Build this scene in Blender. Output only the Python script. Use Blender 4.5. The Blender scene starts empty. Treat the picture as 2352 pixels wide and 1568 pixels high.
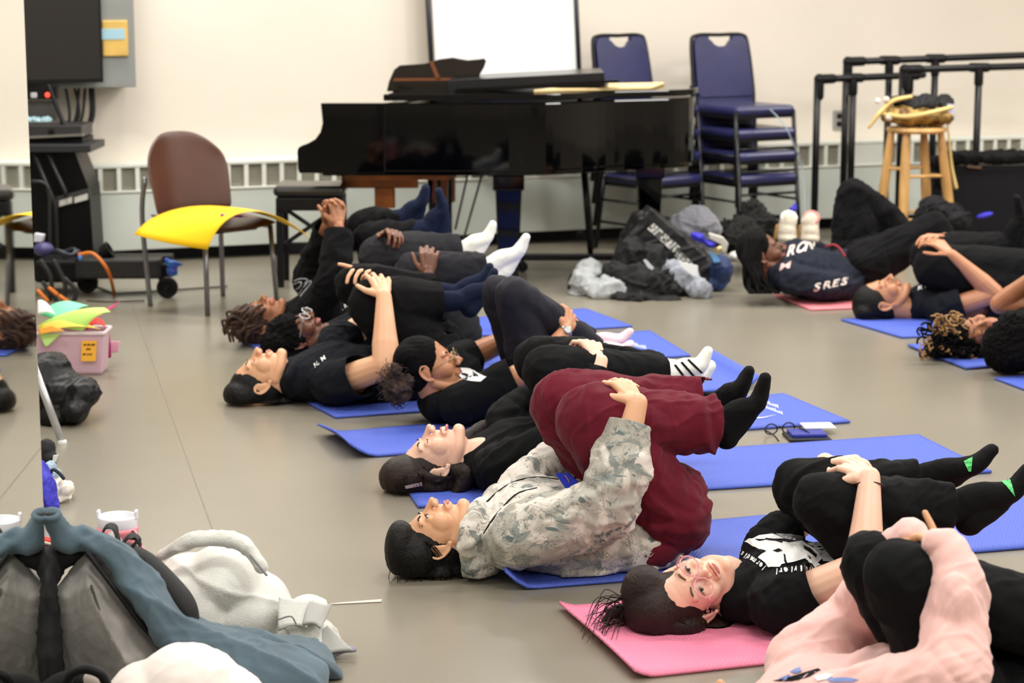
import bpy, bmesh, math, random
import numpy as np
from mathutils import Vector, Matrix, Quaternion
from mathutils.bvhtree import BVHTree

SC = bpy.context.scene
COL = SC.collection
random.seed(7)
RNG = np.random.RandomState(7)
R = math.radians

# ------------------------------------------------------------------ camera, world, exposure, lights
CAMH = 1.62
FPX = 4900.0
PITCH = math.atan(854.0 / FPX)
cam_data = bpy.data.cameras.new('camera')
cam = bpy.data.objects.new('camera', cam_data)
COL.objects.link(cam)
cam.location = (0, 0, CAMH)
cam.rotation_euler = (R(90) - PITCH, 0, 0)
cam_data.sensor_width = 36.0
cam_data.lens = 36.0 * FPX / 2352.0
cam_data.clip_start = 0.1
cam_data.clip_end = 100
cam_data.dof.use_dof = True
cam_data.dof.focus_distance = 5.75
cam_data.dof.aperture_fstop = 4.6
SC.camera = cam

w = bpy.data.worlds.new('world')
SC.world = w
w.use_nodes = True
w.node_tree.nodes['Background'].inputs[0].default_value = (0.95, 0.97, 1.0, 1)
w.node_tree.nodes['Background'].inputs[1].default_value = 0.6
SC.view_settings.view_transform = 'Standard'
SC.view_settings.look = 'None'
SC.view_settings.exposure = 0.0
SC.view_settings.gamma = 1.0
SC.view_settings.use_curve_mapping = False

CEIL = 3.3
def area_light(x, y, sx, sy, power):
    l = bpy.data.lights.new('ceiling_lamp', 'AREA')
    l.shape = 'RECTANGLE'; l.size = sx; l.size_y = sy
    l.energy = power; l.color = (1.0, 0.975, 0.93)
    o = bpy.data.objects.new('ceiling_lamp', l)
    COL.objects.link(o)
    o.location = (x, y, CEIL - 0.1)
LAMPS = [(x, y) for x in (-2.1, 0.6, 3.3, 6.0) for y in (1.2, 3.9, 6.6, 9.3, 11.3)]
for x, y in LAMPS:
    area_light(x, y, 1.2, 0.5, 39 if y < 9 else (52 if x < 3 else 60))

_F = Vector((0, math.cos(PITCH), -math.sin(PITCH)))
_U = Vector((0, math.sin(PITCH), math.cos(PITCH)))
def ray(px, py):
    return _F + Vector((1, 0, 0)) * ((px - 1176) / FPX) + _U * (-(py - 784) / FPX)
def at(px, py, Y):
    d = ray(px, py)
    return Vector((0, 0, CAMH)) + d * (Y / d.y)
def gp(px, py, z=0.0):
    d = ray(px, py)
    return Vector((0, 0, CAMH)) + d * ((z - CAMH) / d.z)

# ------------------------------------------------------------------ materials
def lin(c):
    c = c / 255.0
    return c / 12.92 if c <= 0.04045 else ((c + 0.055) / 1.055) ** 2.4
def rgb(c):
    return (lin(c[0]), lin(c[1]), lin(c[2]), 1)
MATS = {}
def mat(name, c, rough=0.6, metal=0.0, var=0.0, vscale=6.0, bump=0.0, bscale=60.0, c2=None, spec=0.5,
        sss=0.0, sheen=0.0, coat=0.0, trans=0.0, alpha=1.0, emit=0.0, stretch=None):
    if name in MATS: return MATS[name]
    m = bpy.data.materials.new(name); m.use_nodes = True
    nt = m.node_tree; b = nt.nodes['Principled BSDF']
    b.inputs['Roughness'].default_value = rough
    b.inputs['Metallic'].default_value = metal
    b.inputs['Specular IOR Level'].default_value = spec
    b.inputs['Base Color'].default_value = rgb(c)
    tc = nt.nodes.new('ShaderNodeTexCoord')
    src = tc.outputs['Object']
    if stretch:
        mp = nt.nodes.new('ShaderNodeMapping'); mp.inputs['Scale'].default_value = stretch
        nt.links.new(src, mp.inputs['Vector']); src = mp.outputs['Vector']
    if var > 0 or c2 is not None:
        n = nt.nodes.new('ShaderNodeTexNoise'); n.inputs['Scale'].default_value = vscale
        n.inputs['Detail'].default_value = 5
        nt.links.new(src, n.inputs['Vector'])
        r = nt.nodes.new('ShaderNodeValToRGB')
        r.color_ramp.elements[0].position = 0.36; r.color_ramp.elements[1].position = 0.66
        if c2 is None:
            lo = tuple(max(0, v * (1 - var)) for v in c); hi = tuple(min(255, v * (1 + var)) for v in c)
        else:
            lo, hi = c, c2
        r.color_ramp.elements[0].color = rgb(lo); r.color_ramp.elements[1].color = rgb(hi)
        nt.links.new(n.outputs['Fac'], r.inputs['Fac'])
        nt.links.new(r.outputs['Color'], b.inputs['Base Color'])
    if bump > 0:
        n2 = nt.nodes.new('ShaderNodeTexNoise'); n2.inputs['Scale'].default_value = bscale
        n2.inputs['Detail'].default_value = 4
        nt.links.new(src, n2.inputs['Vector'])
        bp = nt.nodes.new('ShaderNodeBump'); bp.inputs['Strength'].default_value = bump
        bp.inputs['Distance'].default_value = 0.01
        nt.links.new(n2.outputs['Fac'], bp.inputs['Height'])
        nt.links.new(bp.outputs['Normal'], b.inputs['Normal'])
    if sss > 0:
        b.inputs['Subsurface Weight'].default_value = sss
        b.inputs['Subsurface Radius'].default_value = (1.0, 0.35, 0.2)
        b.inputs['Subsurface Scale'].default_value = 0.012
    if sheen > 0:
        b.inputs['Sheen Weight'].default_value = sheen
        b.inputs['Sheen Roughness'].default_value = 0.5
    if coat > 0:
        b.inputs['Coat Weight'].default_value = coat
        b.inputs['Coat Roughness'].default_value = 0.04
    if trans > 0:
        b.inputs['Transmission Weight'].default_value = trans
        b.inputs['IOR'].default_value = 1.3
    if alpha < 1:
        b.inputs['Alpha'].default_value = alpha
    if emit > 0:
        b.inputs['Emission Color'].default_value = rgb(c)
        b.inputs['Emission Strength'].default_value = emit
    MATS[name] = m
    return m

# ------------------------------------------------------------------ mesh builder
def frame_from(d, side=None):
    d = d.normalized()
    if side is None or abs(d.dot(side.normalized())) > 0.97:
        side = Vector((0, 1, 0)) if abs(d.y) < 0.9 else Vector((1, 0, 0))
    a = (side - d * side.dot(d)).normalized()
    b = d.cross(a)
    return a, b
def V3(p): return Vector(p)
def catmull(pts, n):
    P = [V3(p) for p in pts]
    if len(P) < 3:
        return [P[0].lerp(P[-1], i / n) for i in range(n + 1)], [i / n * (len(P) - 1) for i in range(n + 1)]
    out, ts = [], []
    m = len(P) - 1
    for i in range(n + 1):
        t = i / n * m
        k = min(int(t), m - 1); f = t - k
        p1, p2 = P[k], P[k + 1]
        p0 = P[k - 1] if k > 0 else p1 * 2 - p2
        p3 = P[k + 2] if k + 2 <= m else p2 * 2 - p1
        out.append(0.5 * ((2 * p1) + (p2 - p0) * f + (2 * p0 - 5 * p1 + 4 * p2 - p3) * f * f + (3 * p1 - p0 - 3 * p2 + p3) * f ** 3))
        ts.append(t)
    return out, ts
def interp(vals, t):
    k = min(int(t), len(vals) - 2) if len(vals) > 1 else 0
    if len(vals) == 1: return vals[0]
    f = t - k
    return vals[k] * (1 - f) + vals[k + 1] * f

class G:
    def __init__(s): s.v = []; s.f = []; s.mi = []; s.cur = 0
    def add(s, vs, fs):
        o = len(s.v); s.v.extend(vs)
        for f in fs: s.f.append([i + o for i in f]); s.mi.append(s.cur)
        return s
    def box(s, c, size, M=None, taper=1.0):
        x, y, z = size[0] / 2, size[1] / 2, size[2] / 2
        vs = []
        for dz, k in ((-z, 1.0), (z, taper)):
            for dx, dy in ((-x, -y), (x, -y), (x, y), (-x, y)):
                p = Vector((dx * k, dy * k, dz))
                if M is not None: p = M @ p
                vs.append(V3(c) + p)
        return s.add(vs, [[0, 3, 2, 1], [4, 5, 6, 7], [0, 1, 5, 4], [1, 2, 6, 5], [2, 3, 7, 6], [3, 0, 4, 7]])
    def ell(s, c, r, M=None, nu=16, nv=10):
        vs = [None]; fs = []
        pts = []
        for i in range(1, nv):
            a = math.pi * i / nv
            for j in range(nu):
                b = 2 * math.pi * j / nu
                pts.append(Vector((r[0] * math.sin(a) * math.cos(b), r[1] * math.sin(a) * math.sin(b), r[2] * math.cos(a))))
        pts = [Vector((0, 0, r[2]))] + pts + [Vector((0, 0, -r[2]))]
        if M is not None: pts = [M @ p for p in pts]
        pts = [V3(c) + p for p in pts]
        for j in range(nu): fs.append([0, 1 + j, 1 + (j + 1) % nu])
        for i in range(nv - 2):
            for j in range(nu):
                a = 1 + i * nu + j; b = 1 + i * nu + (j + 1) % nu
                fs.append([a, a + nu, b + nu, b])
        L = len(pts) - 1; o = 1 + (nv - 2) * nu
        for j in range(nu): fs.append([L, o + (j + 1) % nu, o + j])
        return s.add(pts, fs)
    def tube(s, pts, r, rb=None, side=None, n=12, seg=None, caps='round', smooth=True):
        """sweep an ellipse along pts; r across the side vector, rb along it"""
        rs = r if isinstance(r, (list, tuple)) else [r] * len(pts)
        rbs = rs if rb is None else (rb if isinstance(rb, (list, tuple)) else [rb] * len(pts))
        if seg is None: seg = max(2, 6 * (len(pts) - 1)) if len(pts) > 2 else 2
        if smooth and len(pts) > 2: P, T = catmull(pts, seg)
        else: P = [V3(p) for p in pts]; T = list(range(len(P)))
        sd = V3(side) if side is not None else None
        rings = []
        a = None
        for i, p in enumerate(P):
            d = (P[min(i + 1, len(P) - 1)] - P[max(i - 1, 0)])
            if d.length < 1e-9: d = Vector((0, 0, 1))
            d.normalize()
            if sd is not None or a is None: a, b = frame_from(d, sd if sd is not None else a)
            else:
                a = a - d * a.dot(d)
                a = a.normalized() if a.length > 1e-6 else frame_from(d)[0]
                b = d.cross(a)
            rings.append((p, d, a, b, interp(rs, T[i]), interp(rbs, T[i])))
        full = []
        if caps == 'round':
            p, d, a, b, ra, rb_ = rings[0]
            for k in (80, 50, 25):
                q = R(k); full.append((p - d * ra * math.sin(q), d, a, b, ra * math.cos(q), rb_ * math.cos(q)))
        full += rings
        if caps == 'round':
            p, d, a, b, ra, rb_ = rings[-1]
            for k in (25, 50, 80):
                q = R(k); full.append((p + d * ra * math.sin(q), d, a, b, ra * math.cos(q), rb_ * math.cos(q)))
        vs = []; fs = []
        for p, d, a, b, ra, rb_ in full:
            for j in range(n):
                t = 2 * math.pi * j / n
                vs.append(p + a * (rb_ * math.cos(t)) + b * (ra * math.sin(t)))
        for i in range(len(full) - 1):
            for j in range(n):
                q = i * n + j; q2 = i * n + (j + 1) % n
                fs.append([q, q2, q2 + n, q + n])
        if caps != 'open':
            fs.append(list(range(n))[::-1]); fs.append([(len(full) - 1) * n + j for j in range(n)])
        return s.add(vs, fs)
    def prism(s, poly, z0, z1, M=None):
        n = len(poly)
        vs = [Vector((p[0], p[1], z0)) for p in poly] + [Vector((p[0], p[1], z1)) for p in poly]
        if M is not None: vs = [M @ v for v in vs]
        fs = [list(range(n))[::-1], list(range(n, 2 * n))] + [[i, (i + 1) % n, (i + 1) % n + n, i + n] for i in range(n)]
        return s.add(vs, fs)
    def lathe(s, c, prof, n=20, M=None, capb=True, capt=True):
        vs = []; fs = []
        for r_, z in prof:
            for j in range(n):
                t = 2 * math.pi * j / n
                p = Vector((r_ * math.cos(t), r_ * math.sin(t), z))
                if M is not None: p = M @ p
                vs.append(V3(c) + p)
        for i in range(len(prof) - 1):
            for j in range(n):
                a = i * n + j; b = i * n + (j + 1) % n
                fs.append([a, b, b + n, a + n])
        if capb: fs.append(list(range(n))[::-1])
        if capt: fs.append([(len(prof) - 1) * n + j for j in range(n)])
        return s.add(vs, fs)
    def patch(s, grid, thick=0.0, nu=16, nv=16):
        """bicubic Bezier patch from a 4x4 grid of points"""
        def B(t): return ((1 - t) ** 3, 3 * t * (1 - t) ** 2, 3 * t * t * (1 - t), t ** 3)
        vs = []
        for i in range(nv + 1):
            bv = B(i / nv)
            for j in range(nu + 1):
                bu = B(j / nu); p = Vector((0, 0, 0))
                for a in range(4):
                    for b in range(4): p = p + V3(grid[a][b]) * (bv[a] * bu[b])
                vs.append(p)
        fs = []
        for i in range(nv):
            for j in range(nu):
                a = i * (nu + 1) + j
                fs.append([a, a + 1, a + nu + 2, a + nu + 1])
        s.add(vs, fs)
        return s
    def np(s):
        return np.array([tuple(p) for p in s.v], dtype=np.float64), s.f

ORIG = {}
def wloc(o):
    return ORIG.get(o.name, Vector((0, 0, 0)))
def mkmesh(name, verts, faces, mats, origin, smooth=True, mi=None):
    me = bpy.data.meshes.new(name)
    if isinstance(verts, np.ndarray):
        vv = verts - np.array(origin)
        me.from_pydata(vv.tolist(), [], faces if isinstance(faces, list) else faces.tolist())
    else:
        me.from_pydata([tuple(v - origin) for v in verts], [], faces)
    for m in (mats if isinstance(mats, (list, tuple)) else [mats]): me.materials.append(m)
    if mi is not None: me.polygons.foreach_set('material_index', mi)
    if smooth: me.polygons.foreach_set('use_smooth', [True] * len(me.polygons))
    me.update()
    return me
def obj(name, g, m, parent=None, smooth=False, bevel=0.0, solid=0.0, sub=0, origin=None, recalc=True):
    if isinstance(g, G): verts, faces, mi = g.v, g.f, g.mi
    else: verts, faces, mi = g[0], g[1], None
    if parent is not None: org = wloc(parent)
    elif origin is not None: org = V3(origin)
    else: org = Vector((0, 0, 0))
    me = mkmesh(name, verts, faces, m, org, smooth, mi)
    if recalc and not isinstance(verts, np.ndarray):
        bm = bmesh.new(); bm.from_mesh(me); bmesh.ops.recalc_face_normals(bm, faces=bm.faces); bm.to_mesh(me); bm.free()
    o = bpy.data.objects.new(name, me)
    COL.objects.link(o)
    if parent is not None: o.parent = parent
    else: o.location = org
    ORIG[o.name] = org
    if bevel > 0:
        b = o.modifiers.new('bevel', 'BEVEL'); b.width = bevel; b.segments = 2; b.limit_method = 'ANGLE'
    if solid != 0:
        q = o.modifiers.new('solid', 'SOLIDIFY'); q.thickness = solid; q.offset = 0
    if sub:
        q = o.modifiers.new('sub', 'SUBSURF'); q.levels = sub; q.render_levels = sub
    return o
def thing(name, label, cat, loc, group=None):
    o = bpy.data.objects.new(name, None); COL.objects.link(o)
    o.empty_display_size = 0.05
    o.location = V3(loc); ORIG[o.name] = V3(loc)
    o['label'] = label; o['category'] = cat
    if group: o['group'] = group
    return o
def tag(o, label, cat, group=None):
    o['label'] = label; o['category'] = cat
    if group: o['group'] = group
    return o
def struct(o):
    o['kind'] = 'structure'; return o
def copy_thing(root, loc, label=None, rz=0.0):
    r = root.copy(); COL.objects.link(r); r.location = V3(loc); r.rotation_euler = (0, 0, root.rotation_euler[2] + rz)
    ORIG[r.name] = V3(loc)
    if label: r['label'] = label
    for ch in list(root.children):
        c = ch.copy(); COL.objects.link(c); c.parent = r
        for g2 in list(ch.children):
            d = g2.copy(); COL.objects.link(d); d.parent = c
    return r

# voxel union of the pieces in a G, smoothed
def blob(g, voxel=0.008, smooth=6, factor=0.5):
    me = bpy.data.meshes.new('tmp'); me.from_pydata([tuple(v) for v in g.v], [], g.f); me.update()
    bm = bmesh.new(); bm.from_mesh(me); bmesh.ops.recalc_face_normals(bm, faces=bm.faces); bm.to_mesh(me); bm.free()
    o = bpy.data.objects.new('tmp', me); COL.objects.link(o)
    q = o.modifiers.new('r', 'REMESH'); q.mode = 'VOXEL'; q.voxel_size = voxel; q.use_smooth_shade = True
    if smooth:
        q = o.modifiers.new('s', 'SMOOTH'); q.factor = factor; q.iterations = smooth
    dg = bpy.context.evaluated_depsgraph_get()
    e = o.evaluated_get(dg)
    m2 = e.to_mesh()
    v = np.empty(len(m2.vertices) * 3); m2.vertices.foreach_get('co', v); v = v.reshape(-1, 3).copy()
    n = np.empty(len(m2.vertices) * 3); m2.vertices.foreach_get('normal', n); n = n.reshape(-1, 3).copy()
    f = [list(p.vertices) for p in m2.polygons]
    e.to_mesh_clear()
    bpy.data.objects.remove(o); bpy.data.meshes.remove(me)
    return v, f, n
_ks = RNG.normal(size=(24, 3)); _ph = RNG.uniform(0, 6.28, 24)
def nz(v, scale, seed=0, aniso=None):
    """smooth pseudo noise in -1..1 for points v (N,3)"""
    x = v * scale
    if aniso is not None: x = x * np.array(aniso)
    wx = np.stack([np.sin(x @ _ks[(i + seed) % 24] * 0.7 + _ph[(i * 3 + seed) % 24]) for i in range(3)], 1)
    x2 = x + wx * 1.1
    a = np.zeros(len(v))
    for i in range(5):
        k = _ks[(i * 5 + seed + 3) % 24]
        a += np.sin(x2 @ k * (0.8 + 0.35 * i) + _ph[(i + seed) % 24]) / (1 + 0.35 * i)
    return a / 2.6
def wrinkle(v, n, amp=0.006, scale=14, seed=0, aniso=None):
    a = nz(v, scale, seed, aniso); b = nz(v, scale * 0.8, seed + 11, aniso)
    r = np.exp(-(a / 0.20) ** 2) * 1.1 + np.exp(-(b / 0.16) ** 2) * 0.7 - 0.5
    r2 = nz(v, scale * 0.5, seed + 5, aniso)
    return v + n * ((r + r2 * 0.6) * amp)[:, None]
def joint_folds(v, n, c, d, amp=0.006, freq=55, rad=0.10, seed=0):
    """creases that run across a bent joint"""
    c = np.array(c); d = np.array(d) / np.linalg.norm(d)
    q = v - c; s = q @ d
    w = np.exp(-((q ** 2).sum(1)) / rad ** 2)
    ph = s * freq + 2.0 * nz(v, 9, seed)
    return v + n * (w * amp * (np.abs(np.sin(ph)) ** 0.7 - 0.55) * (0.6 + 0.6 * nz(v, 16, seed + 4)))[:, None]
# ------------------------------------------------------------------ room shell
M_wall = mat('wall_paint', (225, 216, 203), rough=0.75, var=0.012, vscale=1.2, bump=0.02, bscale=90)
M_floor = mat('floor_vinyl', (134, 128, 114), rough=0.26, var=0.025, vscale=0.9, spec=0.45)
nt = M_floor.node_tree; b_ = nt.nodes['Principled BSDF']
tc_ = nt.nodes.new('ShaderNodeTexCoord')
n_ = nt.nodes.new('ShaderNodeTexNoise'); n_.inputs['Scale'].default_value = 5; n_.inputs['Detail'].default_value = 2
mp_ = nt.nodes.new('ShaderNodeMapRange'); mp_.inputs['To Min'].default_value = 0.20; mp_.inputs['To Max'].default_value = 0.42
nt.links.new(tc_.outputs['Object'], n_.inputs['Vector']); nt.links.new(n_.outputs['Fac'], mp_.inputs['Value'])
b_.inputs['Roughness'].default_value = 0.26
M_white = mat('white_enamel', (226, 228, 218), rough=0.4, var=0.01)
M_panel = mat('radiator_enamel', (205, 211, 203), rough=0.4, var=0.015, vscale=3)
M_grille = mat('grille_metal', (176, 172, 156), rough=0.5)
M_black = mat('black_plastic', (12, 12, 14), rough=0.5, spec=0.25)
M_blackm = mat('black_metal', (11, 11, 13), rough=0.35, spec=0.35)
M_ceil = mat('ceiling_paint', (236, 234, 228), rough=0.9)
M_lamp = mat('lamp_diffuser', (255, 250, 238), rough=0.6, emit=3.0)

g = G(); g.box((2, 7, -0.05), (16, 20, 0.1)); FLOOR = struct(obj('floor', g, M_floor))
g = G(); g.box((2, 7, CEIL + 0.05), (16, 20, 0.1)); struct(obj('ceiling', g, M_ceil))
WG1 = gp(200, 610); WG2 = gp(2335, 508)
wd = (WG2 - WG1); wd.z = 0; wd.normalize()
wn = Vector((wd.y, -wd.x, 0))          # towards the camera
RADD = 0.14                             # depth of the radiator cover
def wp(t, out, z): return WG1 + wd * t + wn * out + Vector((0, 0, z))
def wpx(px, py, out=-RADD):
    """point where the ray of a pixel meets the plane 'out' in front of the cover face"""
    d = ray(px, py); o = Vector((0, 0, CAMH))
    k = ((WG1 + wn * out) - o).dot(wn) / d.dot(wn)
    return o + d * k
def wt(p): return (p - WG1).dot(wd)
WM = Matrix((wd, wn, Vector((0, 0, 1)))).transposed()   # local x along the wall, y outwards
def wbox(g, t0, t1, o0, o1, z0, z1):
    g.box(wp((t0 + t1) / 2, (o0 + o1) / 2, (z0 + z1) / 2), (t1 - t0, o1 - o0, z1 - z0), WM); return g
g = G(); wbox(g, -6, 12, -RADD - 0.15, -RADD, 0, CEIL); struct(obj('wall_back', g, M_wall))
g = G(); g.box((9.0, 7, CEIL / 2), (0.1, 20, CEIL)); struct(obj('wall_right', g, M_wall))
g = G(); g.box((-5.4, 7, CEIL / 2), (0.1, 20, CEIL)); struct(obj('wall_left', g, M_wall))
g = G(); g.box((2, -2.6, CEIL / 2), (16, 0.1, CEIL)); struct(obj('wall_front', g, M_wall))
g = G(); wbox(g, -3, 10, -RADD, -RADD + 0.018, 0, 0.09); struct(obj('baseboard_back', g, M_black))
# floor seams
def seam(p, q):
    g = G(); a = gp(*p); b = gp(*q); d = (b - a); L = d.length; d.normalize()
    n = Vector((-d.y, d.x, 0)) * 0.0022
    ln = [a - n, b - n, b + n, a + n]
    up = Vector((0, 0, 0.0012))
    g.add([v for v in ln] + [v + up for v in ln], [[0, 3, 2, 1], [4, 5, 6, 7], [0, 1, 5, 4], [1, 2, 6, 5], [2, 3, 7, 6], [3, 0, 4, 7]])
    o = obj('seam', g, mat('seam_grey', (122, 116, 104), rough=0.5), FLOOR)
seam((300, 690), (505, 1262))
seam((1255, 668), (1700, 690))
# ceiling lights
for x, y in LAMPS:
    t = thing('ceiling_light', 'long white ceiling light panel above the room', 'ceiling light', (x, y, CEIL), 'ceiling lights')
    g = G(); g.box((x, y, CEIL - 0.02), (1.24, 0.54, 0.04)); obj('housing', g, M_white, t)
    g = G(); g.box((x, y, CEIL - 0.05), (1.16, 0.46, 0.02)); obj('diffuser', g, M_lamp, t)

# ------------------------------------------------------------------ radiator cover along the back wall
rad = thing('radiator_cover', 'long white metal radiator cover with square louvred grilles along the back wall', 'radiator', wp(3, 0, 0))
T0, T1 = -3.0, 9.2
g = G(); wbox(g, T0, T1, -RADD, 0, 0.075, 0.385)
obj('lower_panel', g, M_panel, rad, bevel=0.004)
g = G(); wbox(g, T0, T1, -RADD, -0.004, 0.385, 0.400); wbox(g, T0, T1, -RADD, 0.008, 0.398, 0.410)
obj('lip', g, M_white, rad, bevel=0.003)
g = G(); wbox(g, T0, T1, -RADD, 0.006, 0.535, 0.56)
obj('top_cap', g, M_white, rad, bevel=0.006)
g = G(); wbox(g, T0, T1, -RADD, -0.028, 0.41, 0.535); obj('inner_box', g, mat('grille_dark', (150, 146, 130), rough=0.7), rad)
PIT = 0.103
n_g = int((T1 - T0) / PIT)
g = G()
gm = None
gaps = [(wt(wpx(1378, 440, 0)), wt(wpx(1398, 440, 0))), (wt(wpx(1975, 400, 0)), wt(wpx(2030, 400, 0)))]
for i in range(n_g):
    t = T0 + (i + 0.5) * PIT
    gap = any(a < t < b for a, b in gaps)
    mu = G(); wbox(mu, t - PIT / 2 - 0.012, t - PIT / 2 + 0.012, -0.05, 0.002, 0.41, 0.537)
    me = obj('mullion', mu, M_white, rad)
    if gap:
        mu = G(); wbox(mu, t - PIT / 2, t + PIT / 2, -0.05, 0.001, 0.41, 0.537); obj('blank_plate', mu, M_white, rad)
        continue
    if not (-1.2 < t < 8.0): continue
    base = wp(t, 0, 0)
    if gm is None:
        sl = G()
        for k in range(8):
            z = 0.422 + k * 0.0145
            Mt = WM @ Matrix.Rotation(R(35), 3, 'X')
            sl.box(wp(t, -0.014, z), (PIT - 0.02, 0.011, 0.003), Mt)
        gm = obj('grille', sl, M_grille, rad); gbase = base
    else:
        o = gm.copy(); COL.objects.link(o); o.location = gm.location + (base - gbase)

# outlet on the wall
p = wpx(1925, 275); t = thing('wall_outlet', 'small grey wall outlet behind the black pipe barres', 'outlet', p)
g = G(); g.box(p + wn * 0.008, (0.075, 0.016, 0.12), WM); obj('plate', g, mat('outlet_grey', (150, 148, 142)), t, bevel=0.003)
g = G(); g.box(p + wn * 0.018 + Vector((0, 0, 0.025)), (0.035, 0.008, 0.03), WM); g.box(p + wn * 0.018 - Vector((0, 0, 0.025)), (0.035, 0.008, 0.03), WM)
obj('socket', g, M_black, t)

# ------------------------------------------------------------------ mirror (left)
mY0, mY1 = 0.9, 4.55
def mlat(Y): return -1.468 - 0.134 * (Y - 7.83)
a = Vector((mlat(mY0), mY0, 0)); b = Vector((mlat(mY1), mY1, 0))
md = (b - a).normalized(); mn = Vector((md.y, -md.x, 0))
t = thing('wall_mirror', 'tall frameless mirror panel at the left edge of the picture', 'mirror', (a + b) / 2)
MM = Matrix((md, mn, Vector((0, 0, 1)))).transposed()
g = G(); g.box((a + b) / 2 - mn * 0.004 + Vector((0, 0, 1.15)), ((b - a).length, 0.008, 2.1), MM)
mm = mat('mirror_glass', (225, 228, 224), rough=0.02, metal=1.0)
obj('mirror_glass', g, mm, t)
g = G(); g.box((a + b) / 2 - mn * 0.02 + Vector((0, 0, 1.15)), ((b - a).length - 0.002, 0.022, 2.1), MM)
obj('backing', g, M_black, t)
g = G(); g.box((a + b) / 2 - mn * 0.03 + Vector((0, 0, 0.05)), ((b - a).length, 0.06, 0.1), MM)
obj('base_rail', g, M_black, t)

# ------------------------------------------------------------------ grey cabinet, screen, envelope
def wquad_box(g, x0, y0, x1, y1, o0, o1):
    """box on the wall between two pixels, from o0 to o1 in front of the wall"""
    p = wpx(x0, y0, -RADD + o1); q = wpx(x1, y1, -RADD + o1)
    wbox(g, wt(p), wt(q), -RADD + o0, -RADD + o1, q.z, p.z); return p, q
cab = thing('wall_cabinet', 'grey metal cabinet hung high on the back wall behind the screen', 'cabinet', wpx(150, 200))
g = G(); wquad_box(g, -160, -260, 313, 200, 0, 0.30)
obj('cabinet_body', g, mat('cabinet_grey', (138, 141, 138), rough=0.45, metal=0.0, var=0.02), cab, bevel=0.004)
tv = thing('flat_screen', 'black flat screen monitor in front of the grey wall cabinet', 'screen', wpx(120, 190))
g = G(); wquad_box(g, -220, -240, 238, 189, 0.34, 0.385); obj('bezel', g, M_black, tv, bevel=0.004)
g = G(); wquad_box(g, -213, -234, 232, 181, 0.385, 0.389); obj('screen_panel', g, mat('screen_glass', (38, 36, 35), rough=0.22), tv)
g = G(); wquad_box(g, -60, -100, 100, 60, 0.30, 0.34); obj('mount', g, M_black, tv)
en = thing('envelope', 'yellow padded envelope on the side of the grey cabinet', 'envelope', wpx(264, 128))
g = G(); wquad_box(g, 234, 47, 296, 129, 0.30, 0.318); obj('envelope_body', g, mat('kraft_yellow', (214, 176, 92), rough=0.6, var=0.05), en, bevel=0.006)
g = G(); wquad_box(g, 232, 66, 287, 90, 0.318, 0.321); obj('tape', g, mat('blue_tape', (160, 200, 214), rough=0.5), en)

# cables under the cabinet
cm = mat('cable_black', (28, 28, 29), rough=0.5)
cab_w = thing('cable_bundle', 'black cables hanging from the wall cabinet down to the equipment cart', 'cables', wpx(180, 210))
for k, (x0, x1, x2, x3) in enumerate([(212, 214, 196, 188), (206, 208, 194, 192), (196, 190, 176, 184), (182, 176, 165, 190), (170, 182, 160, 150), (150, 160, 152, 140), (214, 216, 200, 200)]):
    g = G(); g.tube([wpx(x0, 196, 0.0), wpx(x1, 262, 0.02), wpx(x2, 320, 0.02), wpx(x3, 430, 0.03)], 0.008 + 0.004 * (k == 0), n=8, seg=14)
    obj('cable', g, cm, cab_w, smooth=True)

# ------------------------------------------------------------------ equipment cart at the left
YC = wpx(150, 560, 0.3).y
ec = thing('equipment_cart', 'tall black equipment cart with slanted panel below the screen', 'cart', gp(140, 640))
def pbox(g, x0, y0, x1, y1, Y, dep):
    """upright box whose front face fills two pixels at depth Y, going back by dep"""
    p = at(x0, y0, Y); q = at(x1, y1, Y)
    g.box(((p.x + q.x) / 2, Y + dep / 2, (p.z + q.z) / 2), (abs(q.x - p.x), dep, abs(p.z - q.z))); return g
g = G(); pbox(g, -30, 333, 208, 350, YC - 0.25, 0.4); obj('shelf', g, mat('shelf_dark', (34, 34, 38), rough=0.5), ec, bevel=0.004)
g = G(); pbox(g, -20, 318, 190, 335, YC - 0.1, 0.3); obj('drawer_unit', g, M_black, ec, bevel=0.003)
# slanted board + lower upright
def slab(g, pts, Y0, dep):
    vs = [at(x, y, Y0) for x, y in pts]; n = len(vs)
    vs2 = [v + Vector((0, dep, 0)) for v in vs]
    g.add(vs + vs2, [list(range(n))[::-1], list(range(n, 2 * n))] + [[i, (i + 1) % n, (i + 1) % n + n, i + n] for i in range(n)]); return g
g = G(); slab(g, [(60, 350), (172, 350), (204, 432), (206, 455), (60, 470)], YC - 0.15, 0.3); obj('slanted_panel', g, mat('gloss_black', (6, 6, 7), rough=0.4, spec=0.2), ec, bevel=0.003)
g = G(); slab(g, [(60, 470), (206, 452), (215, 588), (60, 600)], YC - 0.17, 0.3); obj('lower_panel', g, MATS['gloss_black'], ec, bevel=0.003)
g = G(); slab(g, [(128, 452), (204, 432), (208, 456), (132, 478)], YC - 0.19, 0.02); obj('label_rail', g, mat('rail_grey', (58, 60, 58), rough=0.4), ec)
for xa, xb in ((136, 165), (171, 201)):
    g = G(); slab(g, [(xa, 461 - (xa - 136) * 0.22), (xb, 453 - (xb - 165) * 0.22 - 1), (xb, 466 - (xb - 165) * 0.22), (xa, 474 - (xa - 136) * 0.22)], YC - 0.197, 0.006); obj('label_strip', g, mat('label_white', (208, 208, 200)), ec)
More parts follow.
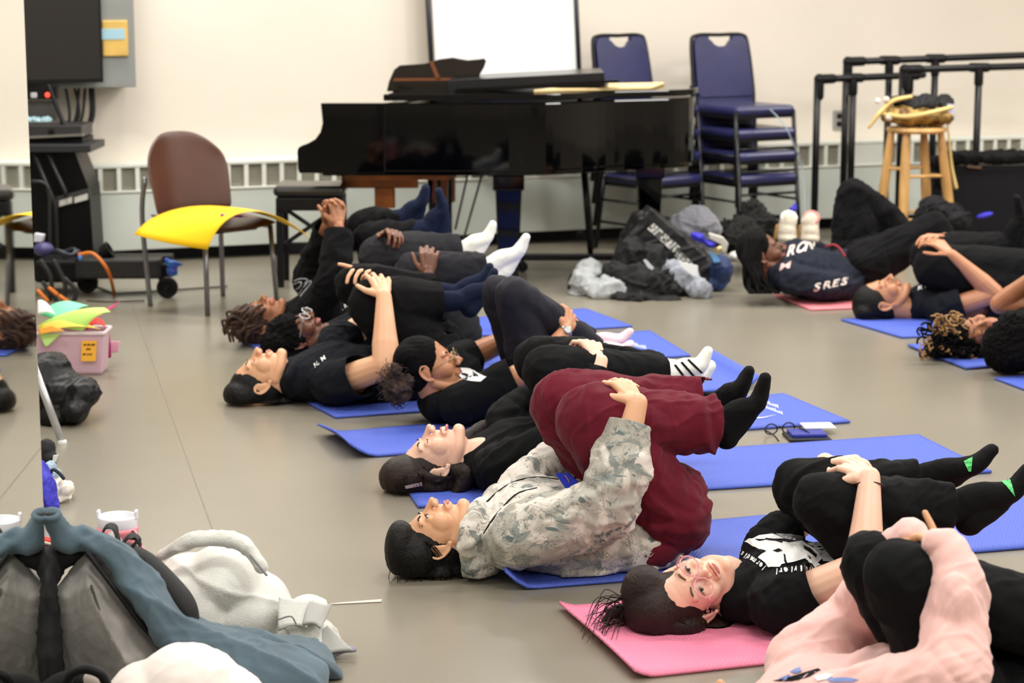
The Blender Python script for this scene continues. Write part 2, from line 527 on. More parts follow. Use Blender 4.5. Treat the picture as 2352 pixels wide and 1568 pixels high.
for pts in ([(78, 352), (128, 470), (133, 590)], [(110, 352), (150, 440), (152, 452)]):
    g = G(); g.tube([at(x, y, YC - 0.22) for x, y in pts], 0.011, n=8, smooth=False, caps='flat'); obj('strut', g, mat('strut_grey', (52, 52, 54), rough=0.35, metal=0.5), ec, smooth=True)
g = G(); g.tube([at(75, 416, YC - 0.3), at(100, 420, YC - 0.3), at(113, 445, YC - 0.3), at(115, 560, YC - 0.3)], 0.009, n=8, seg=16); obj('tube_arm', g, MATS['strut_grey'], ec, smooth=True)
mx = thing('audio_receiver', 'dark receiver with a silver front edge on the top of the black cart', 'receiver', at(120, 318, YC - 0.1))
g = G(); pbox(g, -30, 288, 188, 316, YC - 0.12, 0.3); obj('case', g, mat('case_dark', (44, 43, 44), rough=0.45), mx, bevel=0.005)
g = G(); slab(g, [(-30, 318), (190, 308), (190, 312), (-30, 323)], YC - 0.16, 0.04); obj('front_edge', g, mat('silver_edge', (150, 148, 140), rough=0.3, metal=0.6), mx)
g = G(); g.lathe(at(118, 303, YC - 0.12), [(0.016, 0), (0.016, 0.012)], 14, Matrix.Rotation(R(90), 3, 'X')); obj('knob', g, M_black, mx)
g = G(); g.lathe(at(60, 303, YC - 0.12), [(0.016, 0), (0.016, 0.012)], 14, Matrix.Rotation(R(90), 3, 'X')); obj('knob', g, M_black, mx)
cg = thing('clutter_tray', 'grey tray holding crumpled blue plastic on the receiver', 'tray', at(90, 288, YC - 0.05))
g = G(); pbox(g, -20, 232, 132, 286, YC + 0.05, 0.02); pbox(g, -20, 280, 142, 288, YC - 0.08, 0.16); obj('tray_body', g, mat('tray_grey', (72, 70, 68), rough=0.5), cg, bevel=0.004)
gb = G()
for k in range(9): gb.ell(at(52 + k * 7, 278 + (k * 37 % 7) - 3, YC - 0.03), (0.022, 0.03, 0.014 + 0.005 * (k % 3)), None, 8, 6)
v, f, n = blob(gb, 0.005, 2); v = wrinkle(v, n, 0.006, 60)
obj('plastic_wrap', (v, f), mat('wrap_blue', (150, 186, 196), rough=0.15), cg, smooth=True)
pw = thing('power_strip', 'black power box with a glowing red lamp under the screen', 'power strip', at(90, 215, YC))
g = G(); pbox(g, -30, 198, 130, 228, YC + 0.02, 0.05); obj('box_body', g, M_black, pw, bevel=0.003)
g = G(); g.ell(at(109, 218, YC + 0.01), (0.013, 0.012, 0.013)); obj('red_lamp', g, mat('red_led', (255, 60, 40), emit=3.0), pw, smooth=True)
g = G(); pbox(g, 70, 213, 84, 225, YC + 0.005, 0.02); obj('white_plug', g, mat('plug_white', (200, 200, 205)), pw, bevel=0.003)
g = G(); g.tube([at(112, 198, YC - 0.05), at(140, 270, YC - 0.08), at(148, 290, YC - 0.1)], 0.012, n=8, smooth=False); obj('arm', g, M_black, pw, smooth=True)

# low wheeled bar in front of the cart
YL = gp(385, 684).y
lb = thing('low_equipment_bar', 'long low black wheeled bar with cables near the floor beside the brown chair', 'equipment', gp(280, 684))
g = G(); pbox(g, 170, 596, 368, 641, YL, 0.25); obj('bar_body', g, mat('bar_black', (24, 24, 25), rough=0.5, var=0.2, vscale=20), lb, bevel=0.012)
g = G(); pbox(g, 240, 588, 392, 604, YL + 0.12, 0.12); obj('top_ledge', g, M_black, lb, bevel=0.006)
g = G(); g.box(at(378, 625, YL + 0.1), (0.05, 0.1, 0.1)); obj('wheel_bracket', g, M_black, lb, bevel=0.01)
def wheel(parent, c, r, wdt=0.035):
    g = G(); Mx = Matrix.Rotation(R(90), 3, 'X')
    g.lathe(c + Vector((0, wdt / 2, 0)), [(r * 0.55, 0), (r * 0.95, 0), (r, 0.005), (r, wdt - 0.005), (r * 0.95, wdt), (r * 0.6, wdt), (r * 0.55, wdt - 0.01), (0.012, wdt - 0.01), (0.012, wdt + 0.004)], 24, Mx)
    return obj('wheel', g, M_black, parent, smooth=False, bevel=0.002)
zc = 0.053
for x in (385, 202):
    p = gp(x, 684 if x > 300 else 672); wheel(lb, Vector((p.x, p.y, zc)), zc)
g = G(); pbox(g, 75, 600, 190, 650, YL + 0.05, 0.3); obj('floor_box', g, M_black, lb, bevel=0.02)
g = G()
for k, pts in enumerate([[(95, 600), (118, 640), (112, 700)], [(125, 600), (150, 655), (140, 705)], [(150, 640), (175, 670), (160, 712)], [(100, 650), (130, 690), (125, 715)]]):
    g.tube([at(x, y, YL - 0.1) for x, y in pts], 0.012, n=8, seg=10)
obj('loose_cables', g, cm, lb, smooth=True)
oc = mat('orange_cable', (216, 118, 32), rough=0.45)
t = thing('orange_cable', 'bright orange cable looping from the black equipment to the floor', 'cable', gp(262, 690))
g = G(); g.tube([at(182, 584, YL - 0.05), at(215, 583, YL - 0.06), at(248, 622, YL - 0.08), gp(263, 676)], 0.009, n=8, seg=20); obj('cable_loop', g, oc, t, smooth=True)
for a0, b0 in (((88, 668), (108, 690)), ((114, 662), (130, 675)), ((138, 680), (168, 702))):
    g = G(); g.tube([at(a0[0], a0[1], YL - 0.16), at(b0[0], b0[1], YL - 0.16)], 0.01, n=8); obj('cable_end', g, oc, t, smooth=True)
for k, pts in enumerate([[(215, 655), (260, 672), (300, 672), (520, 657)], [(200, 690), (250, 692), (330, 690)]]):
    g = G(); g.tube([gp(x, y, 0.006) for x, y in pts], 0.005, n=6, seg=16)
    tag(obj('floor_cord', g, mat('cord_grey', (78, 74, 68), rough=0.5), None, smooth=True, origin=gp(*pts[0])), ['thin grey cord running along the floor to the brown chair', 'thin grey cord lying on the floor behind the plastic bin'][k], 'cord')
t = thing('blue_clip_bucket', 'small blue cloth hooked on the end of the low black bar', 'cloth', at(397, 620, YL - 0.02))
gb = G(); gb.ell(at(397, 606, YL - 0.03), (0.038, 0.02, 0.02)); gb.ell(at(396, 622, YL - 0.03), (0.028, 0.018, 0.026)); gb.ell(at(412, 606, YL - 0.03), (0.018, 0.01, 0.008)); gb.ell(at(384, 598, YL - 0.03), (0.012, 0.014, 0.014))
v, f, n = blob(gb, 0.004, 2); v = wrinkle(v, n, 0.005, 70); obj('cloth_body', (v, f), mat('bucket_blue', (44, 118, 190), c2=(58, 60, 190), rough=0.4, vscale=25), t, smooth=True)
t = thing('purple_ball', 'purple ball cap lying on the black equipment by the mirror', 'cap', at(100, 570, YL))
gb = G(); gb.ell(at(100, 572, YL), (0.052, 0.05, 0.036)); v, f, n = blob(gb, 0.005, 2); obj('crown', (v, f), mat('cap_purple', (62, 58, 108), rough=0.45), t, smooth=True)
g = G(); slab(g, [(78, 536), (100, 540), (96, 556), (76, 556)], YL, 0.05); obj('white_visor', g, mat('visor_white', (205, 205, 215)), t, bevel=0.004)
t = thing('black_spotlight', 'small black lamp head on the low black bar', 'lamp', at(240, 578, YL + 0.15))
g = G(); Mr = Matrix.Rotation(R(60), 3, 'Y'); g.lathe(at(232, 584, YL + 0.1), [(0.02, 0), (0.035, 0.01), (0.042, 0.05), (0.045, 0.055), (0.036, 0.056), (0.03, 0.03)], 18, Mr); obj('lamp_head', g, M_black, t, smooth=False)
g = G(); g.tube([at(228, 600, YL + 0.1), at(224, 588, YL + 0.1), at(234, 580, YL + 0.1)], 0.007, n=8); obj('bracket', g, M_black, t, smooth=True)
t = thing('cable_coil', 'coiled dark cables with blue connector on the black equipment', 'cables', at(155, 580, YL))
for k in range(4):
    g = G(); c = at(150 + k * 4, 578 + k * 2, YL - 0.02 + k * 0.01)
    g.tube([c + Vector((0.05 * math.cos(a), 0.04 * math.sin(a), 0.012 * math.sin(2 * a + k))) for a in [i * math.pi / 4 for i in range(9)]], 0.009, n=8, seg=30)
    obj('coil', g, mat('coil_grey', (40, 46, 58), rough=0.4), t, smooth=True)
g = G(); g.ell(at(184, 592, YL - 0.06), (0.012, 0.01, 0.014)); obj('connector', g, mat('conn_blue', (80, 130, 210)), t, smooth=True)

# ------------------------------------------------------------------ brown chair with poster
fl = (gp(334, 711) + gp(496, 725) + gp(641, 692) + gp(490, 681)) / 4
cf = Vector((0.72, -0.69, 0)).normalized(); cs = Vector((-cf.y, cf.x, 0))       # cf forward, cs to the far side
CM = Matrix((cf, cs, Vector((0, 0, 1)))).transposed()
def cl(x, y, z): return fl + CM @ Vector((x, y, z))
bc = thing('brown_chair', 'brown moulded shell chair with steel legs under a yellow poster', 'chair', fl)
M_shell = mat('brown_shell', (80, 48, 36), rough=0.34, var=0.06, vscale=3)
M_steel = mat('chair_steel', (128, 128, 132), rough=0.3, metal=0.8)
grid = []
for j in range(9):       # up the back
    s_ = j / 8; z = 0.45 + 0.39 * s_
    row = []
    for i in range(13):
        u = i / 12 * 2 - 1
        wv = 0.255 * (1 - 0.18 * max(0, s_ - 0.55) ** 2 * 4) * (1 - 0.1 * (1 - s_))
        zz = z - (abs(u) ** 3) * 0.10 * s_ ** 2
        x = -0.21 - 0.07 * s_ + 0.085 * abs(u) ** 2.2
        row.append(cl(x, u * wv, zz))
    grid.append(row)
g = G(); vs = [p for r_ in grid for p in r_]; fs = [[j * 13 + i, j * 13 + i + 1, (j + 1) * 13 + i + 1, (j + 1) * 13 + i] for j in range(8) for i in range(12)]
g.add(vs, fs); obj('backrest', g, M_shell, bc, smooth=True, solid=0.014, sub=1)
grid = []
for j in range(7):
    x = -0.22 + 0.46 * j / 6
    z = 0.412 + 0.02 * (1 - j / 6) ** 3 - 0.02 * (j / 6) ** 4
    grid.append([cl(x, (i / 8 * 2 - 1) * 0.225, z + 0.018 * abs(i / 8 * 2 - 1) ** 2) for i in range(9)])
g = G(); vs = [p for r_ in grid for p in r_]; fs = [[j * 9 + i, j * 9 + i + 1, (j + 1) * 9 + i + 1, (j + 1) * 9 + i] for j in range(6) for i in range(8)]
g.add(vs, fs); obj('seat', g, M_shell, bc, smooth=True, solid=0.014, sub=1)
for sy in (-1, 1):
    g = G(); g.tube([cl(0.20, sy * 0.20, 0.395), cl(0.225, sy * 0.215, 0.0)], 0.0125, n=10, caps='flat'); obj('leg', g, M_steel, bc, smooth=True)
    g = G(); g.tube([cl(-0.215, sy * 0.232, 0.63), cl(-0.235, sy * 0.24, 0.43), cl(-0.21, sy * 0.225, 0.0)], 0.0125, n=10, seg=10, caps='flat'); obj('leg', g, M_steel, bc, smooth=True)
    g = G(); g.tube([cl(0.20, sy * 0.20, 0.392), cl(-0.225, sy * 0.225, 0.392)], 0.011, n=8, caps='flat'); obj('side_rail', g, M_steel, bc, smooth=True)
g = G(); g.box(cl(0.02, 0, 0.39), (0.30, 0.30, 0.03), CM); obj('under_plate', g, M_black, bc, bevel=0.01)

# poster
def bez(rows, Ys):
    return [[at(x, y, Y) for (x, y), Y in zip(r_, yy)] for r_, yy in zip(rows, Ys)]
Yc = fl.y
rows = [[(477, 573), (515, 458), (620, 460), (719, 552)],
        [(420, 566), (465, 452), (610, 452), (718, 550)],
        [(365, 556), (415, 452), (590, 448), (717, 548)],
        [(308, 538), (370, 452), (560, 446), (716, 547)]]
Ys = [[Yc - 0.45, Yc - 0.44, Yc - 0.33, Yc - 0.24], [Yc - 0.40, Yc - 0.34, Yc - 0.15, Yc - 0.05],
      [Yc - 0.34, Yc - 0.22, Yc, Yc + 0.05], [Yc - 0.28, Yc - 0.10, Yc + 0.12, Yc + 0.12]]
g = G(); g.patch(bez(rows, Ys), nu=20, nv=14)
PBV = BVHTree.FromPolygons(list(g.v), g.f)
def onpost(x, y):
    d = ray(x, y).normalized(); h, nn, i, ds = PBV.ray_cast(Vector((0, 0, CAMH)), d)
    return (h + Vector((0, -0.003, 0.007))) if h is not None else at(x, y, Yc - 0.3)
tag(obj('yellow_poster', g, mat('poster_yellow', (255, 206, 22), rough=0.6, spec=0.3), None, smooth=True, solid=0.002, origin=fl + Vector((0, 0, 0.46))), 'large yellow poster board draped over the seat of the brown chair', 'poster')
t = thing('purple_marker', 'purple marker pen lying on the yellow poster', 'marker', at(540, 492, Yc - 0.2))
g = G(); g.tube([onpost(508, 497), onpost(556, 497)], 0.007, n=10, caps='flat'); obj('barrel', g, mat('marker_purple', (126, 34, 142), rough=0.4), t, smooth=True)
g = G(); g.tube([onpost(556, 497), onpost(568, 498)], [0.0065, 0.003], n=10); obj('tip', g, mat('marker_tip', (190, 190, 200)), t, smooth=True)

# ------------------------------------------------------------------ piano bench
YB = 10.9
pb = thing('piano_bench', 'black padded piano bench with crossed legs in front of the keyboard', 'bench', at(708, 600, YB))
g = G(); p = at(626, 425, YB); q = at(790, 425, YB); cx = (p.x + q.x) / 2; W_ = q.x - p.x; zt = at(700, 440, YB).z
poly = []
g.box((cx, YB + 0.16, zt), (W_, 0.34, 0.055)); obj('cushion', g, mat('cushion_black', (30, 30, 32), rough=0.28), pb, bevel=0.024)
g = G(); g.box((cx, YB + 0.16, zt - 0.065), (W_ * 0.93, 0.31, 0.07)); obj('apron', g, M_black, pb, bevel=0.01)
for s_ in (-1, 1):
    g = G(); g.tube([Vector((cx - s_ * 0.13, YB + 0.1, zt - 0.1)), Vector((cx + s_ * 0.13, YB + 0.1, 0.22))], 0.011, n=8); obj('scissor_bar', g, M_blackm, pb, smooth=True)
    for yy in (0.03, 0.29):
        g = G(); g.box((cx + s_ * W_ * 0.42, YB + yy, (zt - 0.08) / 2), (0.035, 0.035, zt - 0.08)); obj('leg', g, M_black, pb, bevel=0.004)
g = G(); g.box((cx, YB + 0.1, 0.2), (W_ * 0.84, 0.04, 0.05)); obj('foot_rail', g, M_black, pb, bevel=0.004)

# ------------------------------------------------------------------ grand piano
YP = 10.75
M_pi = mat('piano_lacquer', (3, 3, 4), rough=0.05, spec=0.3)
M_inw = mat('piano_wood', (150, 84, 24), rough=0.4, var=0.15, vscale=8, stretch=(1, 8, 1))
px0 = at(683, 400, YP).x; pxa = at(737, 300, YP).x; pxl = at(880, 210, YP).x; pxe = at(1590, 300, YP + 0.75).x
zk = at(690, 398, YP).z; zarm = at(690, 335, YP).z; zrim = at(800, 237, YP).z; zb = at(1000, 404, YP).z
pi_ = thing('grand_piano', 'glossy black grand piano against the back wall', 'piano', (px0 + 1.0, YP + 0.6, 0))
WP = 1.28
# plan outline (x, y): near side straight, then curved bentside to the tail, far side straight
L_ = pxe - px0
def bent(o=0.0, xs=None):
    pts = [(pxa if xs is None else xs, YP + o)]
    ctl = [(px0 + L_ * 0.52, YP + o), (px0 + L_ * 0.60, YP + 0.03 + o), (px0 + L_ * 0.68, YP + 0.12 + o), (px0 + L_ * 0.77, YP + 0.26 + o), (px0 + L_ * 0.88, YP + 0.36 + o),
           (px0 + L_ * 0.96, YP + 0.44 + o), (px0 + L_ - o, YP + 0.60), (px0 + L_ * 1.0 - o, YP + 0.78), (px0 + L_ * 0.95 - o, YP + 0.98 - o), (px0 + L_ * 0.86, YP + 1.06 - o)]
    C_, _ = catmull([(a, b, 0) for a, b in ctl], 40)
    pts += [(c.x, c.y) for c in C_]
    pts += [(pxa if xs is None else xs, YP + WP - o)]
    return pts
g = G(); g.prism(bent(0.0, pxl), zb + 0.02, zrim); case = obj('case_rim', g, M_pi, pi_, bevel=0.008)
g = G(); g.prism(bent(0.012), zb, zb + 0.03); obj('bottom_trim', g, M_pi, pi_, bevel=0.004)
g = G(); g.prism(bent(-0.012, pxl), zrim + 0.012, zrim + 0.045); obj('lid', g, M_pi, pi_, bevel=0.006)
# cheeks with the curved arm
for yy in (YP, YP + WP - 0.06):
    prof = [(px0 + 0.01, zk), (pxl + 0.004, zk), (pxl + 0.004, zrim), (pxa, zrim), (pxa + 0.005, zrim - 0.06), (pxa + 0.008, zrim - 0.10), (pxa - 0.004, zrim - 0.145), (pxa - 0.03, zrim - 0.18), (pxa - 0.065, zrim - 0.20), (px0 + 0.02, zarm), (px0 + 0.004, zarm - 0.012), (px0, zarm - 0.03), (px0 + 0.002, zk + 0.02)]
    g = G(); Mx = Matrix(((1, 0, 0), (0, 0, -1), (0, 1, 0)))
    n = len(prof); vs = [Vector((a, yy, b)) for a, b in prof] + [Vector((a, yy + 0.06, b)) for a, b in prof]
    g.add(vs, [list(range(n))[::-1], list(range(n, 2 * n))] + [[i, (i + 1) % n, (i + 1) % n + n, i + n] for i in range(n)])
    obj('cheek', g, M_pi, pi_, bevel=0.004)
g = G(); g.box(((px0 + pxa) / 2 + 0.05, YP + WP / 2, zk + 0.03), (pxa - px0 + 0.1, WP - 0.1, 0.05)); obj('keybed', g, M_pi, pi_)
g = G(); g.box((pxa - 0.02, YP + WP / 2, zk + 0.075), (0.14, WP - 0.14, 0.02)); obj('white_keys', g, mat('ivory', (235, 232, 222), rough=0.3), pi_)
g = G(); g.box((pxl - 0.10, YP + WP / 2, zk + 0.14), (0.22, WP - 0.14, 0.22)); obj('fallboard', g, M_pi, pi_, bevel=0.004)
# underside wood, seen below the keybed
g = G(); g.box((px0 + 0.42, YP + 0.75, zb - 0.02), (0.55, 0.9, 0.06)); g.box((px0 + 0.50, YP + 0.9, zb - 0.12), (0.12, 0.06, 0.22)); obj('underside_brace', g, M_inw, pi_, bevel=0.004)
g = G(); pbox(g, 742, 398, 915, 432, YP + 0.4, 0.03); pbox(g, 818, 430, 862, 478, YP + 0.4, 0.03); obj('wood_panel', g, M_inw, pi_)
# music desk
g = G()
desk = [(888, 210), (893, 188), (905, 160), (918, 150), (950, 148), (975, 146), (1010, 136), (1040, 132), (1075, 138), (1100, 136), (1112, 134), (1117, 140), (1112, 155), (1103, 170), (1100, 185), (1096, 210)]
slab(g, desk, YP + 0.55, 0.018); obj('music_desk', g, mat('desk_inner', (22, 14, 10), rough=0.18, coat=0.5), pi_, bevel=0.003)
g = G(); slab(g, [(904, 180), (1100, 179), (1099, 184), (904, 186)], YP + 0.54, 0.01); slab(g, [(986, 142), (994, 140), (1012, 182), (1002, 182)], YP + 0.54, 0.01); obj('desk_brace', g, mat('desk_wood', (118, 68, 30), rough=0.4), pi_)
g = G(); slab(g, [(1030, 186), (1060, 183), (1388, 166), (1390, 194), (1400, 196), (1030, 212)], YP + 0.30, 0.5); obj('folded_lid_flap', g, mat('flap_black', (24, 25, 28), rough=0.25), pi_, bevel=0.004)
g = G(); slab(g, [(1045, 205), (1420, 183), (1422, 189), (1045, 214)], YP + 0.25, 0.1); obj('lid_edge', g, M_pi, pi_)
bd = thing('cream_board', 'thin cream wooden board lying on the piano lid', 'board', at(1400, 205, YP + 0.3))
zt_ = zrim + 0.047
qs = [Vector((at(1225, 214, YP + 0.25).x, YP + 0.12, zt_)), Vector((at(1500, 206, YP + 0.3).x, YP + 0.40, zt_)), Vector((at(1535, 198, YP + 0.6).x, YP + 0.85, zt_)), Vector((at(1400, 198, YP + 0.8).x, YP + 0.75, zt_))]
g = G(); vs = qs + [p + Vector((0, 0, 0.014)) for p in qs]; g.add(vs, [[0, 3, 2, 1], [4, 5, 6, 7], [0, 1, 5, 4], [1, 2, 6, 5], [2, 3, 7, 6], [3, 0, 4, 7]])
obj('board_sheet', g, mat('board_cream', (236, 208, 150), rough=0.5, var=0.04), bd, bevel=0.002)
def shear_piano():
    for ch in pi_.children:
        if ch.name.split('.')[0] in ('leg', 'music_desk', 'desk_brace', 'folded_lid_flap', 'lid_edge'): continue
        org = wloc(pi_)
        for q in ch.data.vertices: q.co.x += max(0.0, q.co.y + org.y - YP) * 0.24 * max(0.0, min(1.0, (px0 + L_ * 0.75 - (q.co.x + org.x)) / (L_ * 0.5)))
shear_piano()
# legs
def pleg(x, y):
    g = G(); g.box((x, y, zb - 0.04), (0.16, 0.16, 0.08)); g.box((x, y, zb / 2 - 0.01), (0.10, 0.10, zb - 0.12), taper=1.35)
    o = obj('leg', g, M_pi, pi_, bevel=0.008)
    g = G(); Mx = Matrix.Rotation(R(90), 3, 'X'); g.lathe(Vector((x, y + 0.015, 0.032)), [(0.03, 0), (0.032, 0.006), (0.032, 0.024), (0.03, 0.03)], 16, Mx); g.box((x, y, 0.062), (0.04, 0.04, 0.03))
    obj('caster', g, mat('brass_dark', (96, 78, 44), metal=0.8, rough=0.35), o)
pleg(at(1168, 500, YP + 0.12).x, YP + 0.12)
pleg(at(1010, 500, YP + 1.1).x, YP + 1.1)
pleg(at(1490, 500, YP + 0.75).x, YP + 0.75)
g = G(); xl = at(1020, 500, YP + 0.6).x
for dx in (-0.03, 0.03): g.tube([Vector((xl + dx, YP + 0.6, zb)), Vector((xl + dx, YP + 0.6, 0.12))], 0.012, n=8, caps='flat')
g.box((xl, YP + 0.6, 0.10), (0.18, 0.3, 0.05)); obj('pedal_lyre', g, M_pi, pi_)
for a_, b_2 in (((1075, 398), (1046, 525)), ((1108, 398), (1060, 565))):
    g = G(); g.tube([at(a_[0], a_[1], YP + 0.65), at(b_2[0], b_2[1], YP + 0.62)], 0.006, n=8); obj('lyre_rod', g, mat('rod_grey', (84, 80, 74), metal=0.7, rough=0.3), pi_, smooth=True)

# ------------------------------------------------------------------ whiteboard on wheeled stand behind the piano
YW = 11.75
wb = thing('whiteboard', 'white board in a dark frame on a wheeled stand behind the piano', 'whiteboard', at(1190, 600, YW))
YW2 = wpx(1150, 100, 0.02).y - 0.12
YW = YW2
def leanp(x, y): return at(x, y, YW)
pts = [(985, -160), (1312, -160), (1330, 165), (1338, 330), (1005, 330), (993, 130)]
g = G(); slab(g, [(985, -160), (1312, -160), (1340, 330), (1008, 330)], YW, 0.015); obj('board_face', g, mat('board_white', (247, 249, 248), rough=0.22, spec=0.5), wb)
g = G()
for a_, b_2, r_ in (((974, -160), (1000, 300), 0.016), ((1316, -160), (1336, 300), 0.014), ((1336, 300), (1362, 592), 0.014), ((1000, 300), (1030, 592), 0.014)):
    g = G(); g.tube([leanp(*a_) + Vector((0, -0.01, 0)), leanp(*b_2) + Vector((0, -0.01, 0))], r_, n=8, caps='flat'); obj('frame_post', g, mat('frame_dark', (44, 44, 52), rough=0.35, metal=0.4), wb, smooth=True)
g = G(); g.tube([leanp(1008, 332), leanp(1340, 332)], 0.014, n=8); obj('bottom_rail', g, MATS['frame_dark'], wb, smooth=True)

# ------------------------------------------------------------------ floor rail with casters (stand foot)
YR = gp(1290, 625).y
sr = thing('stand_foot_rail', 'low black wheeled foot rail on the floor under the piano', 'stand', gp(1290, 625))
g = G(); p = at(1200, 590, YR); q = at(1440, 590, YR); g.box(((p.x + q.x) / 2, YR, p.z), (q.x - p.x, 0.05, 0.035)); obj('rail', g, M_blackm, sr, bevel=0.006)
for x in (1200, 1425):
    p = at(x, 590, YR); wheel(sr, Vector((p.x, YR, 0.03)), 0.03, 0.02)
    g = G(); g.box((p.x, YR, (0.03 + p.z) / 2), (0.02, 0.03, p.z - 0.03)); obj('caster_stem', g, M_blackm, sr)
g = G(); g.tube([at(1338, 365, YR), at(1357, 590, YR)], 0.016, n=10, caps='flat'); obj('post', g, M_blackm, sr, smooth=True)
g = G(); g.lathe(at(1338, 540, YR), [(0.018, -0.03), (0.022, 0), (0.012, 0.03)], 10, Matrix.Rotation(R(90), 3, 'Y')); obj('knob', g, M_black, sr)
# ------------------------------------------------------------------ stacked banquet chairs
M_navy = mat('navy_vinyl', (38, 40, 84), rough=0.27, var=0.05, vscale=5, bump=0.12, bscale=7)
def make_banquet(name, label, base, group):
    c = thing(name, label, 'chair', base, group)
    f = Vector((0.5, -0.866, 0)); s = Vector((0.866, 0.5, 0))
    Mx = Matrix((s, -f, Vector((0, 0, 1)))).transposed()     # local x across, y backwards
    def L(x, y, z): return V3(base) + Mx @ Vector((x, y, z))
    g = G(); g.box(L(0, 0, 0.42), (0.42, 0.42, 0.055), Mx); obj('seat', g, M_navy, c, bevel=0.022, smooth=False)
    g = G(); g.box(L(0, 0, 0.385), (0.40, 0.40, 0.02), Mx); obj('seat_pan', g, M_black, c)
    # backrest with the hand hole: a U-shaped outline
    prof = []
    W, H0, H1 = 0.20, 0.475, 0.835
    def P(x, z): return L(x, 0.20 + (z - 0.45) * 0.20, z)
    out = [(-W * 0.94, H0), (W * 0.94, H0), (W, H0 + 0.03), (W * 0.97, H1 - 0.05), (W * 0.90, H1 - 0.015), (W * 0.78, H1)]
    hole = [(0.085, H1), (0.085, H1 - 0.022), (0.075, H1 - 0.022), (0.05, H1 - 0.05), (0.02, H1 - 0.062), (-0.02, H1 - 0.062), (-0.05, H1 - 0.05), (-0.075, H1 - 0.022), (-0.085, H1 - 0.022), (-0.085, H1)]
    out2 = [(-W * 0.78, H1), (-W * 0.90, H1 - 0.015), (-W * 0.97, H1 - 0.05), (-W, H0 + 0.03)]
    poly = out + [(0.085, H1 - 0.0)] + hole[1:] + out2
    n = len(poly)
    bdir = (Mx @ Vector((0, 1, -0.2))).normalized()
    vs = [P(x, z) - bdir * 0.022 for x, z in poly] + [P(x, z) + bdir * 0.018 for x, z in poly]
    g = G(); g.add(vs, [list(range(n))[::-1], list(range(n, 2 * n))] + [[i, (i + 1) % n, (i + 1) % n + n, i + n] for i in range(n)])
    obj('backrest', g, M_navy, c, bevel=0.016)
    g = G(); g.tube([P(-0.205, 0.42), P(-0.215, H0 + 0.05), P(-0.205, H1 - 0.05), P(-0.165, H1 + 0.006), P(0, H1 + 0.008), P(0.165, H1 + 0.006), P(0.205, H1 - 0.05), P(0.215, H0 + 0.05), P(0.205, 0.42)], 0.0115, n=8, seg=32)
    obj('back_frame', g, M_blackm, c, smooth=True)
    for sx in (-1, 1):
        g = G(); g.tube([L(sx * 0.205, -0.195, 0.42), L(sx * 0.22, -0.225, 0.0)], 0.0125, n=8, caps='flat'); obj('leg', g, M_blackm, c, smooth=True)
        g = G(); g.tube([L(sx * 0.205, 0.19, 0.44), L(sx * 0.22, 0.25, 0.0)], 0.0125, n=8, caps='flat'); obj('leg', g, M_blackm, c, smooth=True)
        g = G(); g.tube([L(sx * 0.212, -0.21, 0.16), L(sx * 0.212, 0.23, 0.16)], 0.008, n=6, caps='flat'); obj('stretcher', g, M_blackm, c, smooth=True)
    g = G(); g.tube([L(-0.212, -0.21, 0.20), L(0.212, -0.21, 0.20)], 0.008, n=6, caps='flat'); obj('front_stretcher', g, M_blackm, c, smooth=True)
    return c
b1 = gp(1716, 566)
ban = make_banquet('banquet_chair', 'navy vinyl banquet chair at the bottom of the stack beside the piano tail', b1, 'stacked navy chairs right of the piano')
names = ['second from the bottom of the stack beside the piano tail', 'third from the bottom of the stack beside the piano tail', 'on top of the stack beside the piano tail, fully visible']
for k in range(3):
    copy_thing(ban, b1 + Vector((-0.008, 0.012, 0)) * (k + 1) + Vector((0, 0, 0.131 * (k + 1))), 'navy vinyl banquet chair ' + names[k])
b2 = gp(1497, 572)
names = ['at the bottom of the stack half hidden behind the piano', 'second from the bottom of the stack hidden behind the piano', 'third from the bottom of the stack hidden behind the piano', 'on top of the stack behind the piano, only its back showing']
for k in range(4):
    c = copy_thing(ban, b2 + Vector((-0.008, 0.012, 0)) * k + Vector((0, 0, 0.131 * k)), 'navy vinyl banquet chair ' + names[k], rz=R(8))
    c['group'] = 'stacked navy chairs behind the piano'
g = G(); g.tube([at(1770, 252, b1.y - 0.15), at(1800, 285, b1.y - 0.3), at(1822, 330, b1.y - 0.3), at(1845, 400, b1.y - 0.25), gp(1850, 590)], 0.004, n=6, seg=20)
tag(obj('thin_cord', g, mat('cord_pale', (150, 165, 175)), None, smooth=True, origin=at(1822, 330, b1.y - 0.3)), 'thin pale cord hanging over the stacked navy chairs', 'cord')

